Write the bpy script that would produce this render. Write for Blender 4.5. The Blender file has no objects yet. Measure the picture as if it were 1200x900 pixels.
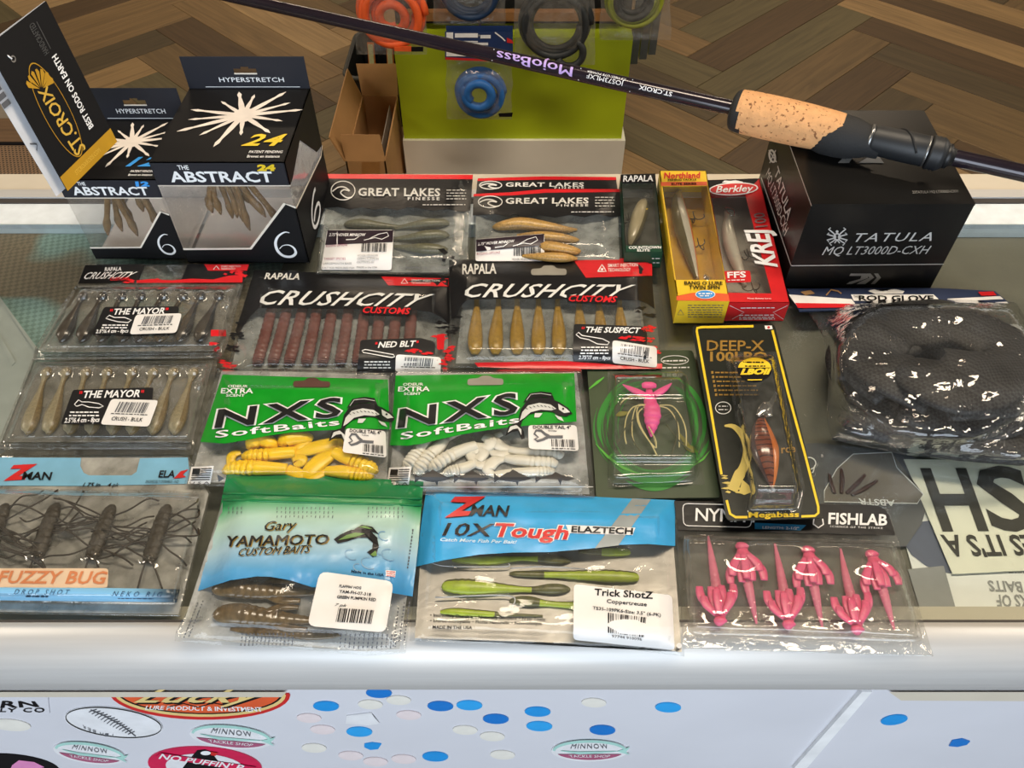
import bpy, bmesh, math, random
from mathutils import Vector, Matrix, noise
random.seed(7)
SC = bpy.context.scene
COL = SC.collection

# ---------------------------------------------------------------- camera, light, exposure
F = 915.0                      # focal length in pixels of the 1200x900 frame
PITCH = math.radians(48.5)
CAM = Vector((0.0, 0.0, 1.45))
GZ = 1.0                       # height of the glass counter top
FW = Vector((0, math.cos(PITCH), -math.sin(PITCH)))
UP = Vector((0, math.sin(PITCH), math.cos(PITCH)))
cd = bpy.data.cameras.new('camera')
cd.sensor_fit = 'HORIZONTAL'; cd.sensor_width = 36.0; cd.lens = F / 1200 * 36.0; cd.clip_start = 0.02
cam = bpy.data.objects.new('camera', cd); COL.objects.link(cam)
cam.location = CAM; cam.rotation_euler = (math.pi / 2 - PITCH, 0, 0)
SC.camera = cam
vs = SC.view_settings
vs.view_transform = 'Standard'; vs.look = 'None'; vs.gamma = 1.0; vs.use_curve_mapping = False
vs.exposure = 0.0
try:
    SC.cycles.transparent_max_bounces = 32
except Exception:
    pass
w = bpy.data.worlds.new('world'); SC.world = w; w.use_nodes = True
w.node_tree.nodes['Background'].inputs[0].default_value = (0.75, 0.85, 1.0, 1)
w.node_tree.nodes['Background'].inputs[1].default_value = 1.0

def area_light(name, loc, target, sx, sy, power, col):
    l = bpy.data.lights.new(name, 'AREA'); l.shape = 'RECTANGLE'; l.size = sx; l.size_y = sy
    l.energy = power; l.color = col
    o = bpy.data.objects.new(name, l); COL.objects.link(o); o.location = loc
    d = Vector(target) - Vector(loc)
    o.rotation_euler = d.to_track_quat('-Z', 'Y').to_euler()
    return o
# shop window behind the photographer (daylight) with warm ceiling fittings and two added stand fills
area_light('window_daylight', (0.0, -2.7, 1.75), (0, 0.4, 1.0), 4.2, 1.7, 110, (0.80, 0.90, 1.0))
area_light('stand_fill_left', (-3.3, 1.1, 2.93), (-2.4, 1.5, 0), 0.5, 2.4, 85, (1.0, 0.88, 0.72))  # unseen fill, added to brighten the floor stand from the left
area_light('stand_fill_right', (3.3, 1.1, 2.93), (2.4, 1.5, 0), 0.5, 2.4, 85, (1.0, 0.88, 0.72))  # matching added fill on the right, lighting stand and floor
area_light('ceiling_lamp_near', (0.35, 0.75, 2.93), (0.35, 0.75, 0), 1.5, 0.30, 40, (1.0, 0.84, 0.64))
area_light('ceiling_lamp_far', (-1.2, 4.7, 2.93), (-1.2, 4.7, 0), 1.4, 0.25, 34, (1.0, 0.80, 0.58))
area_light('ceiling_lamp_side', (1.9, 4.7, 2.93), (1.9, 4.7, 0), 1.4, 0.25, 34, (1.0, 0.80, 0.58))

# ---------------------------------------------------------------- pixel -> ray helpers
def ray(px, py):
    return FW + Vector((1, 0, 0)) * ((px - 600.0) / F) + UP * ((450.0 - py) / F)
def hit_z(px, py, z):
    r = ray(px, py); return CAM + r * ((z - CAM.z) / r.z)
def hit_y(px, py, y):
    r = ray(px, py); return CAM + r * (y / r.y)
def depth(p):
    return (p - CAM).dot(FW)
def at_depth(px, py, d):
    return CAM + ray(px, py) * d

class Plane:
    """flat face through three world points; normal turned to the camera"""
    def __init__(s, a, b, c):
        s.p = a; s.n = (b - a).cross(c - a).normalized()
        if s.n.dot(CAM - a) < 0: s.n = -s.n
    def P(s, px, py, lift=0.0):
        r = ray(px, py); q = s.p + s.n * lift
        return CAM + r * ((q - CAM).dot(s.n) / r.dot(s.n))
class Bed:
    """surface lying on the glass: height field over the photo's pixel grid"""
    def __init__(s, z, h=None):
        s.z = z; s.h = h
    def P(s, px, py, lift=0.0):
        return hit_z(px, py, s.z + (s.h(px, py) if s.h else 0.0) + lift)

# ---------------------------------------------------------------- materials
def lin(c):
    if isinstance(c, str):
        c = c.lstrip('#'); c = [int(c[i:i + 2], 16) for i in (0, 2, 4)]
    return tuple(((v / 255) / 12.92 if v / 255 <= .04045 else ((v / 255 + .055) / 1.055) ** 2.4) for v in c)
MATS = {}
def nd(t, typ, **kw):
    n = t.nodes.new(typ)
    for k, v in kw.items(): setattr(n, k, v)
    return n
def mat(name, col, rough=.5, metal=0.0, alpha=1.0, var=.08, vscale=60, bump=0.0, bscale=80, spec=.5, emit=0, coat=0, stretch=None, trans=0.0):
    if name in MATS: return MATS[name]
    m = bpy.data.materials.new(name); m.use_nodes = True; t = m.node_tree
    b = t.nodes['Principled BSDF']; c = lin(col)
    tc = nd(t, 'ShaderNodeTexCoord'); nz = nd(t, 'ShaderNodeTexNoise'); nz.inputs['Scale'].default_value = vscale; nz.inputs['Detail'].default_value = 3
    src = tc.outputs['Object']
    if stretch:
        mp = nd(t, 'ShaderNodeMapping'); mp.inputs['Scale'].default_value = stretch; t.links.new(src, mp.inputs[0]); src = mp.outputs[0]
    t.links.new(src, nz.inputs['Vector'])
    rp = nd(t, 'ShaderNodeMapRange'); rp.inputs[1].default_value = .3; rp.inputs[2].default_value = .7
    rp.inputs[3].default_value = 1 - var; rp.inputs[4].default_value = 1 + var
    t.links.new(nz.outputs[0], rp.inputs[0])
    mx = nd(t, 'ShaderNodeVectorMath', operation='SCALE'); mx.inputs[0].default_value = c
    t.links.new(rp.outputs[0], mx.inputs['Scale']); t.links.new(mx.outputs[0], b.inputs['Base Color'])
    b.inputs['Roughness'].default_value = rough; b.inputs['Metallic'].default_value = metal
    b.inputs['Alpha'].default_value = alpha; b.inputs['Specular IOR Level'].default_value = spec
    if coat: b.inputs['Coat Weight'].default_value = coat; b.inputs['Coat Roughness'].default_value = .08
    if trans: b.inputs['Subsurface Weight'].default_value = trans; b.inputs['Subsurface Radius'].default_value = (1, 1, 1); b.inputs['Subsurface Scale'].default_value = .003
    if bump:
        n2 = nd(t, 'ShaderNodeTexNoise'); n2.inputs['Scale'].default_value = bscale; n2.inputs['Detail'].default_value = 4
        bp = nd(t, 'ShaderNodeBump'); bp.inputs['Strength'].default_value = bump; bp.inputs['Distance'].default_value = .004
        t.links.new(src, n2.inputs['Vector']); t.links.new(n2.outputs[0], bp.inputs['Height']); t.links.new(bp.outputs[0], b.inputs['Normal'])
    MATS[name] = m; return m
def film(name, tint=(1, 1, 1), haze=.04, hcol=(200, 205, 205), rough=.06, bump=.25, bscale=90, ior=1.45, boost=1.0):
    """thin clear plastic: transparent + a little haze + Fresnel gloss"""
    if name in MATS: return MATS[name]
    m = bpy.data.materials.new(name); m.use_nodes = True; t = m.node_tree
    t.nodes.remove(t.nodes['Principled BSDF']); out = t.nodes['Material Output']
    tr = nd(t, 'ShaderNodeBsdfTransparent'); tr.inputs[0].default_value = (*tint, 1)
    df = nd(t, 'ShaderNodeBsdfDiffuse'); df.inputs[0].default_value = (*lin(hcol), 1)
    gl = nd(t, 'ShaderNodeBsdfGlossy'); gl.inputs['Roughness'].default_value = rough
    fr = nd(t, 'ShaderNodeFresnel'); fr.inputs[0].default_value = ior
    ge = nd(t, 'ShaderNodeNewGeometry'); im = nd(t, 'ShaderNodeMapRange')          # thin wall: same reflectance from both sides
    im.inputs[3].default_value = ior; im.inputs[4].default_value = 1 / ior
    t.links.new(ge.outputs['Backfacing'], im.inputs[0]); t.links.new(im.outputs[0], fr.inputs[0])
    m1 = nd(t, 'ShaderNodeMixShader'); m2 = nd(t, 'ShaderNodeMixShader')
    tc = nd(t, 'ShaderNodeTexCoord'); nz = nd(t, 'ShaderNodeTexNoise'); nz.inputs['Scale'].default_value = bscale; nz.inputs['Detail'].default_value = 4
    t.links.new(tc.outputs['Object'], nz.inputs['Vector'])
    bp = nd(t, 'ShaderNodeBump'); bp.inputs['Strength'].default_value = bump; bp.inputs['Distance'].default_value = .004
    t.links.new(nz.outputs[0], bp.inputs['Height'])
    for n in (gl, df): t.links.new(bp.outputs[0], n.inputs['Normal'])
    t.links.new(bp.outputs[0], fr.inputs['Normal'])
    mr = nd(t, 'ShaderNodeMapRange'); mr.inputs[1].default_value = .3; mr.inputs[2].default_value = .8
    mr.inputs[3].default_value = haze * .4; mr.inputs[4].default_value = min(1, haze * 1.8)
    t.links.new(nz.outputs[0], mr.inputs[0]); t.links.new(mr.outputs[0], m1.inputs[0])
    t.links.new(tr.outputs[0], m1.inputs[1]); t.links.new(df.outputs[0], m1.inputs[2])
    ml = nd(t, 'ShaderNodeMath', operation='MULTIPLY'); ml.inputs[1].default_value = boost; ml.use_clamp = True
    t.links.new(fr.outputs[0], ml.inputs[0]); t.links.new(ml.outputs[0], m2.inputs[0])
    t.links.new(m1.outputs[0], m2.inputs[1]); t.links.new(gl.outputs[0], m2.inputs[2])
    t.links.new(m2.outputs[0], out.inputs['Surface'])
    MATS[name] = m; return m
def ramp_mat(name, stops, axis=1, lo=0.0, hi=1.0, rough=.3, bump=.1):
    """printed colour gradient along one object axis"""
    if name in MATS: return MATS[name]
    m = bpy.data.materials.new(name); m.use_nodes = True; t = m.node_tree; b = t.nodes['Principled BSDF']
    tc = nd(t, 'ShaderNodeTexCoord'); sp = nd(t, 'ShaderNodeSeparateXYZ'); t.links.new(tc.outputs['Object'], sp.inputs[0])
    mr = nd(t, 'ShaderNodeMapRange'); mr.inputs[1].default_value = lo; mr.inputs[2].default_value = hi
    t.links.new(sp.outputs[axis], mr.inputs[0])
    cr = nd(t, 'ShaderNodeValToRGB'); e = cr.color_ramp.elements
    e[0].position = stops[0][0]; e[0].color = (*lin(stops[0][1]), 1); e[1].position = stops[-1][0]; e[1].color = (*lin(stops[-1][1]), 1)
    for p, c in stops[1:-1]:
        k = e.new(p); k.color = (*lin(c), 1)
    t.links.new(mr.outputs[0], cr.inputs[0]); t.links.new(cr.outputs[0], b.inputs['Base Color'])
    nz = nd(t, 'ShaderNodeTexNoise'); nz.inputs['Scale'].default_value = 70
    bp = nd(t, 'ShaderNodeBump'); bp.inputs['Strength'].default_value = bump; bp.inputs['Distance'].default_value = .004
    t.links.new(tc.outputs['Object'], nz.inputs['Vector']); t.links.new(nz.outputs[0], bp.inputs['Height']); t.links.new(bp.outputs[0], b.inputs['Normal'])
    b.inputs['Roughness'].default_value = rough
    MATS[name] = m; return m

# ---------------------------------------------------------------- object helpers
ORG = {}
def empty(name, loc, label=None, cat=None, group=None):
    o = bpy.data.objects.new(name, None); COL.objects.link(o); o.location = loc; o.empty_display_size = .02
    ORG[o.name] = Vector(loc)
    tag(o, label, cat, group); return o
def tag(o, label=None, cat=None, group=None, kind=None):
    if label: o['label'] = label
    if cat: o['category'] = cat
    if group: o['group'] = group
    if kind: o['kind'] = kind
    return o
def mk(name, verts, faces, mt, parent=None, smooth=False, midx=None, origin=None):
    """mesh object from WORLD coordinates; origin at the parent's root or the base of the mesh"""
    verts = [Vector(v) for v in verts]
    if parent is not None: org = ORG[parent.name]
    elif origin is not None: org = Vector(origin)
    else:
        n = len(verts); org = Vector((sum(v.x for v in verts) / n, sum(v.y for v in verts) / n, min(v.z for v in verts)))
    me = bpy.data.meshes.new(name); me.from_pydata([v - org for v in verts], [], faces); me.validate()
    for m in (mt if isinstance(mt, (list, tuple)) else [mt]): me.materials.append(m)
    if midx: me.polygons.foreach_set('material_index', midx[:len(me.polygons)])
    if smooth: me.polygons.foreach_set('use_smooth', [True] * len(me.polygons))
    me.update()
    o = bpy.data.objects.new(name, me); COL.objects.link(o)
    ORG[o.name] = org
    if parent is None: o.location = org
    else: o.parent = parent
    return o
def grid_poly(pts, step):
    """polygon in pixel space cut on a grid -> (2-D verts, tris)"""
    bm = bmesh.new()
    vs_ = [bm.verts.new((p[0], p[1], 0)) for p in pts]
    bm.faces.new(vs_)
    if step:
        for ax in (0, 1):
            lo = min(p[ax] for p in pts); hi = max(p[ax] for p in pts); k = int((hi - lo) / step)
            for i in range(1, k + 1):
                co = [0, 0, 0]; no = [0, 0, 0]; co[ax] = lo + (hi - lo) * i / (k + 1); no[ax] = 1
                bmesh.ops.bisect_plane(bm, geom=bm.verts[:] + bm.edges[:] + bm.faces[:], plane_co=co, plane_no=no, dist=1e-4)
    bmesh.ops.triangulate(bm, faces=[f for f in bm.faces if len(f.verts) > 4 or not step], ngon_method='EAR_CLIP')
    for f in bm.faces:
        if f.normal.z > 0: f.normal_flip()          # pixel y points down
    bm.verts.index_update()
    v = [(x.co.x, x.co.y) for x in bm.verts]; f = [[q.index for q in x.verts] for x in bm.faces]
    bnd = [[e.verts[0].index, e.verts[1].index] for e in bm.edges if e.is_boundary]
    bm.free(); return v, f, bnd
def ell(cx, cy, rx, ry, n=24, rot=0.0, a0=0.0, a1=2 * math.pi):
    c, s = math.cos(rot), math.sin(rot); out = []
    full = abs(a1 - a0 - 2 * math.pi) < 1e-6
    for i in range(n if full else n + 1):
        a = a0 + (a1 - a0) * i / n; x, y = rx * math.cos(a), ry * math.sin(a)
        out.append((cx + x * c - y * s, cy + x * s + y * c))
    return out
def rounded(pts, r, n=3):
    """round the corners of a pixel polygon"""
    out = []; k = len(pts)
    for i in range(k):
        p = Vector(pts[i]); a = Vector(pts[i - 1]); b = Vector(pts[(i + 1) % k])
        da = (a - p); db = (b - p); ra = min(r, da.length * .45); rb = min(r, db.length * .45)
        s = p + da.normalized() * ra; e = p + db.normalized() * rb
        for j in range(n + 1):
            t = j / n; q = s * (1 - t) ** 2 + p * 2 * t * (1 - t) + e * t * t; out.append((q.x, q.y))
    return out
_TX = {}
def text_mesh(s, bold=0.0, shear=0.0, space=1.0):
    r = text_raw(s, bold, shear, space)
    if bold:                      # an offset outline can throw spikes: compare with the plain glyphs
        p = text_raw(s, 0.0, shear, space)[0]
        for _ in range(5):
            v = r[0]; e = bold + .02
            if max(q[0] for q in v) <= max(q[0] for q in p) + e and min(q[0] for q in v) >= min(q[0] for q in p) - e and max(q[1] for q in v) <= max(q[1] for q in p) + e and min(q[1] for q in v) >= min(q[1] for q in p) - e: break
            bold = round(bold * .7, 4); r = text_raw(s, bold, shear, space)
        else: r = text_raw(s, 0.0, shear, space)
    return r
def text_raw(s, bold=0.0, shear=0.0, space=1.0):
    key = (s, bold, shear, space)
    if key in _TX: return _TX[key]
    c = bpy.data.curves.new('tmp', 'FONT'); c.body = s; c.resolution_u = 2; c.offset = bold; c.shear = shear; c.space_character = space
    o = bpy.data.objects.new('tmp', c); COL.objects.link(o)
    dg = bpy.context.evaluated_depsgraph_get() if False else None
    me = bpy.data.meshes.new_from_object(o)
    v = [(x.co.x, x.co.y) for x in me.vertices]; f = [list(p.vertices) for p in me.polygons]
    bpy.data.objects.remove(o); bpy.data.curves.remove(c); bpy.data.meshes.remove(me)
    _TX[key] = (v, f); return v, f
_CAP = None
def subdiv2(v, f, n):
    """cut every triangle into four, n times (2-D)"""
    tris = [[q[0], q[i], q[i + 1]] for q in f for i in range(1, len(q) - 1)]; v = list(v)
    for _ in range(n):
        mid = {}; out = []
        def m(a, b):
            k = (min(a, b), max(a, b))
            if k not in mid: mid[k] = len(v); v.append(((v[a][0] + v[b][0]) / 2, (v[a][1] + v[b][1]) / 2))
            return mid[k]
        for a, b, c in tris:
            ab, bc, ca = m(a, b), m(b, c), m(c, a); out += [[a, ab, ca], [ab, b, bc], [ca, bc, c], [ab, bc, ca]]
        tris = out
    return v, tris
def cap_h():
    global _CAP
    if _CAP is None: _CAP = max(y for x, y in text_mesh('H')[0])
    return _CAP

class Art:
    """flat print of one colour on one surface, gathered into a single mesh"""
    def __init__(s, surf, mt, lift=.0006):
        s.surf = surf; s.mt = mt; s.lift = lift; s.v = []; s.f = []; s.k = 0; s.words = []; s.sub = 0
    def add(s, v, f):
        n = len(s.v); s.k += 1; lf = s.lift + 4e-6 * (s.k % 40); s.v += [s.surf.P(x, y, lf) for x, y in v]; s.f += [[i + n for i in q] for q in f]; return s
    def poly(s, pts, step=12):
        if isinstance(s.surf, Bed) and s.surf.h and not step: step = 5
        v, f, _ = grid_poly(pts, step); return s.add(v, f)
    def rect(s, x0, y0, x1, y1, step=14): return s.poly([(x0, y0), (x1, y0), (x1, y1), (x0, y1)], step)
    def ell(s, *a, **k): return s.poly(ell(*a, **k), 12)
    def ring(s, cx, cy, rx, ry, wd, n=28, rot=0.0, a0=0.0, a1=2 * math.pi):
        return s.line(ell(cx, cy, rx, ry, n, rot, a0, a1), wd, closed=abs(a1 - a0 - 2 * math.pi) < 1e-6)
    def line(s, pts, wd=1.0, closed=False):
        if isinstance(s.surf, Bed) and s.surf.h:           # follow the curved bag: no piece longer than 4 px
            q = []; w2 = []; k = len(pts); wl = wd if isinstance(wd, list) else [wd] * k
            for i in range(k if closed else k - 1):
                j = (i + 1) % k; a, b = Vector(pts[i]), Vector(pts[j]); m_ = max(1, int((b - a).length / 4))
                for e in range(m_): q.append(tuple(a.lerp(b, e / m_))); w2.append(wl[i] + (wl[j] - wl[i]) * e / m_)
            if not closed: q.append(tuple(pts[-1])); w2.append(wl[-1])
            pts, wd = q, w2
        k = len(pts); L = []; R = []
        for i in range(k):
            a = Vector(pts[i - 1] if (i or closed) else pts[i]); b = Vector(pts[(i + 1) % k] if (i < k - 1 or closed) else pts[i])
            d = b - a
            if d.length < 1e-6: d = Vector((1, 0))
            d.normalize(); nn = Vector((-d.y, d.x)) * (wd[i] if isinstance(wd, list) else wd) * .5; p = Vector(pts[i])
            L.append(tuple(p + nn)); R.append(tuple(p - nn))
        v = L + R; f = []
        for i in range(k if closed else k - 1):
            j = (i + 1) % k; f.append([i, j, k + j, k + i])
        return s.add(v, f)
    def text(s, t, bl, br, tl, tr=None, bold=0.0, shear=0.0, space=1.0, bbox=False):
        if .026 < bold < .053: bold = .026
        v, f = text_mesh(t, bold, shear, space)
        if not v: return s
        n_ = s.sub if s.sub else (2 if isinstance(s.surf, Bed) and s.surf.h and (Vector(tl) - Vector(bl)).length > 9 else 0)
        if n_: v, f = subdiv2(v, f, n_)
        v0 = text_raw(t, 0.0, shear, space)[0]; x0 = min(p[0] for p in v0); x1 = max(p[0] for p in v0)
        y0, y1 = (min(p[1] for p in v), max(p[1] for p in v)) if bbox else (0.0, cap_h())
        bl, br, tl = Vector(bl), Vector(br), Vector(tl); tr = Vector(tr) if tr else br + tl - bl
        out = []
        for x, y in v:
            u = (x - x0) / (x1 - x0); w_ = (y - y0) / (y1 - y0)
            q = (bl * (1 - u) + br * u) * (1 - w_) + (tl * (1 - u) + tr * u) * w_; out.append((q.x, q.y))
        s.k += 1; lf = s.lift + 4e-6 * (s.k % 40); s.words.append(([s.surf.P(x, y, lf) for x, y in out], f)); return s
    def row(s, t, x0, y, x1, h, slope=0.0, lean=0.0, **k):
        """simple text row: baseline (x0,y)-(x1,y+slope), letter height h"""
        return s.text(t, (x0, y), (x1, y + slope), (x0 + lean, y - h), **k)
    def barcode(s, a, b, c, d, n=26, seed=1):
        """bars in the quad a(tl) b(tr) c(br) d(bl)"""
        rnd = random.Random(seed); a, b, c, d = map(Vector, (a, b, c, d)); t = 0.0
        ws = [rnd.choice((1, 1, 2, 3)) for _ in range(2 * n)]; tot = sum(ws)
        for i, w_ in enumerate(ws):
            if i % 2 == 0:
                u, w2 = t / tot, (t + w_) / tot
                s.add([tuple(a.lerp(b, u)), tuple(a.lerp(b, w2)), tuple(d.lerp(c, w2)), tuple(d.lerp(c, u))], [[3, 2, 1, 0]])
            t += w_
        return s
    def dashes(s, x0, y0, x1, y1, h=1.4, seed=1, frac=.75):
        """a row of print too small to read"""
        rnd = random.Random(seed); a, b = Vector((x0, y0)), Vector((x1, y1)); L = (b - a).length; d = (b - a).normalized(); n = Vector((-d.y, d.x)) * h * .5; t = 0
        while t < L:
            w_ = min(rnd.uniform(2, 6), L - t); p, q = a + d * t, a + d * (t + w_)
            s.add([tuple(p - n), tuple(q - n), tuple(q + n), tuple(p + n)], [[3, 2, 1, 0]]); t += w_ + rnd.uniform(.8, 1.6)
        return s
    def build(s, name, parent):
        for v, f in s.words: o = mk('lettering', v, f, s.mt, parent)
        if not s.f: return None
        o = mk(name if name != 'lettering' or not s.words else 'print_mark', s.v, s.f, s.mt, parent)
        if o.name.split('.')[0] in ('small_print', 'splatter_print', 'print_mark', 'barcode', 'header_print'): o['kind'] = 'stuff'      # specks too small to pick apart
        return o

def sheet(name, surf, pts, mt, parent, lift=0.0003, step=10, thick=0.0, smooth=True):
    """printed / card area following a surface; thick>0 gives it a real edge"""
    v, f, bnd = grid_poly(pts, step); n = len(v)
    V = [surf.P(x, y, lift) for x, y in v]; Fc = [list(q) for q in f]
    if thick:
        dn = surf.n if isinstance(surf, Plane) else Vector((0, 0, 1))
        V += [p - dn * thick for p in V[:n]]
        Fc += [[i + n for i in reversed(q)] for q in f] + [[a, b, b + n, a + n] for a, b in bnd]
    return mk(name, V, Fc, mt, parent, smooth=smooth and not thick)
def dist_edge(px, py, pts):
    d = 1e9; k = len(pts)
    for i in range(k):
        ax, ay = pts[i - 1]; bx, by = pts[i]; vx, vy = bx - ax, by - ay
        t = max(0, min(1, ((px - ax) * vx + (py - ay) * vy) / (vx * vx + vy * vy + 1e-9)))
        d = min(d, math.hypot(px - ax - vx * t, py - ay - vy * t))
    return d
def inside(px, py, pts):
    c = False; k = len(pts); j = k - 1
    for i in range(k):
        xi, yi = pts[i]; xj, yj = pts[j]
        if (yi > py) != (yj > py) and px < (xj - xi) * (py - yi) / (yj - yi + 1e-12) + xi: c = not c
        j = i
    return c
def sm(t): t = max(0.0, min(1.0, t)); return t * t * (3 - 2 * t)
def pillow(pts, H, edge, wr=.0006, sc=.03, seed=0):
    def h(px, py):
        if not inside(px, py, pts): return 0.0
        d = dist_edge(px, py, pts); e = sm(d / edge)
        return H * e + wr * noise.noise((px * sc + seed * 7.3, py * sc * 1.6, seed)) * min(1, d / 6)
    return h

class Pkg:
    def __init__(s, name, label, cat, outline, zb=.0006, h=None, group=None):
        s.out = outline; s.zb = GZ + zb; s.surf = Bed(s.zb, h); s.base = Bed(s.zb)
        cx = sum(p[0] for p in outline) / len(outline); cy = sum(p[1] for p in outline) / len(outline)
        s.root = empty(name, hit_z(cx, cy, s.zb), label, cat, group)
    def body(s, name, mt, step=6, bottom=True, pts=None, lift=0.0):
        v, f, bnd = grid_poly(pts or s.out, step); n = len(v)
        V = [s.surf.P(x, y, lift) for x, y in v]; Fc = [list(q) for q in f]
        if bottom:
            V += [hit_z(x, y, s.zb) - Vector((0, 0, .0003)) for x, y in v]
            Fc += [[i + n for i in reversed(q)] for q in f] + [[a, b, b + n, a + n] for a, b in bnd]
        return mk(name, V, Fc, mt, s.root, smooth=True)
    def backing(s, mt, k=.03, lift=.0005):
        cx = sum(p[0] for p in s.out) / len(s.out); cy = sum(p[1] for p in s.out) / len(s.out)
        return sheet('back_film', s.base, [(x + (cx - x) * k, y + (cy - y) * k) for x, y in s.out], mt, s.root, lift, 0)
    def area(s, name, pts, mt, lift=.0004, step=9, parent=None): return sheet(name, s.surf, pts, mt, parent or s.root, lift, step)
    def art(s, mt, lift=.0008): return Art(s.surf, mt, lift)
    def put(s, art, name='lettering', parent=None): return art.build(name, parent or s.root)

# ---------------------------------------------------------------- swept bodies
def cr(pts, n):
    """Catmull-Rom through tuples"""
    k = len(pts); out = []
    for i in range(n + 1):
        t = i / n * (k - 1); j = min(int(t), k - 2); u = t - j
        p0, p1, p2, p3 = pts[max(j - 1, 0)], pts[j], pts[j + 1], pts[min(j + 2, k - 1)]
        out.append(tuple(.5 * (2 * b + (c - a) * u + (2 * a - 5 * b + 4 * c - d) * u * u + (3 * b - a - 3 * c + d) * u ** 3) for a, b, c, d in zip(p0, p1, p2, p3)))
    return out
def sweep3(pts, rad, seg=8, flat=1.0, up=Vector((0, 0, 1))):
    """closed tube through 3-D points; rad per point; flat squashes along up"""
    V = []; Fc = []; k = len(pts)
    for i in range(k):
        d = (pts[min(i + 1, k - 1)] - pts[max(i - 1, 0)])
        d = d.normalized() if d.length > 1e-9 else Vector((0, 1, 0))
        sd = d.cross(up)
        sd = sd.normalized() if sd.length > 1e-4 else Vector((1, 0, 0))
        u2 = sd.cross(d).normalized()
        for j in range(seg):
            a = 2 * math.pi * j / seg
            V.append(pts[i] + sd * (math.cos(a) * rad[i]) + u2 * (math.sin(a) * rad[i] * flat))
    for i in range(k - 1):
        for j in range(seg):
            q = (j + 1) % seg; Fc.append([i * seg + j, i * seg + q, (i + 1) * seg + q, (i + 1) * seg + j])
    Fc.append(list(range(seg))[::-1]); Fc.append([(k - 1) * seg + j for j in range(seg)])
    return V, Fc
def lure(name, path, z, mt, parent=None, seg=10, n=18, flat=1.0, rib=0.0, ribs=0, lift=0.0, midx=None, rib_rng=(0, 1)):
    """soft bait: pixel path of (x, y, half-width px), lying on height z"""
    q = cr([tuple(p[:3]) for p in path], n); P3 = []; R = []
    for i, (x, y, r) in enumerate(q):
        r = max(r, .15); d = depth(hit_z(x, y, z)); rw = r * d / F
        t = i / n
        if ribs and rib_rng[0] <= t <= rib_rng[1]: rw *= 1 + rib * math.cos(2 * math.pi * ribs * t)
        P3.append(hit_z(x, y, z + rw * flat + lift)); R.append(rw)
    V, Fc = sweep3(P3, R, seg, flat)
    mi = None
    if midx: mi = [midx(i % seg, i // seg / n) for i in range(seg * n)] + [0, 0]
    return mk(name, V, Fc, mt, parent, smooth=True, midx=mi)
def wire(name, P3, r, mt, parent, seg=6, n=None, smooth=True):
    if n: P3 = [Vector(t) for t in cr([tuple(p) for p in P3], n)]
    V, Fc = sweep3(P3, r if isinstance(r, list) else [r] * len(P3), seg)
    return mk(name, V, Fc, mt, parent, smooth=smooth)
def join(parts):
    V = []; Fc = []
    for v, f in parts:
        n = len(V); V += v; Fc += [[i + n for i in q] for q in f]
    return V, Fc
def boxvf(lo, hi):
    x0, y0, z0 = lo; x1, y1, z1 = hi
    V = [Vector(p) for p in ((x0, y0, z0), (x1, y0, z0), (x1, y1, z0), (x0, y1, z0), (x0, y0, z1), (x1, y0, z1), (x1, y1, z1), (x0, y1, z1))]
    return V, [[3, 2, 1, 0], [4, 5, 6, 7], [0, 1, 5, 4], [1, 2, 6, 5], [2, 3, 7, 6], [3, 0, 4, 7]]
def box(name, lo, hi, mt, parent=None):
    V, Fc = boxvf(lo, hi); return mk(name, V, Fc, mt, parent)
def panel(name, quad, mt, parent, t=.0006, out=None):
    """flat card through world points with thickness t away from the viewer side (along -normal)"""
    n = (quad[1] - quad[0]).cross(quad[2] - quad[0]).normalized()
    if out is not None and n.dot(out) < 0: n = -n
    k = len(quad); V = list(quad) + [p - n * t for p in quad]
    Fc = [list(range(k)), [k + i for i in reversed(range(k))]] + [[i, (i + 1) % k, k + (i + 1) % k, k + i] for i in range(k)]
    return mk(name, V, Fc, mt, parent)
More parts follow.
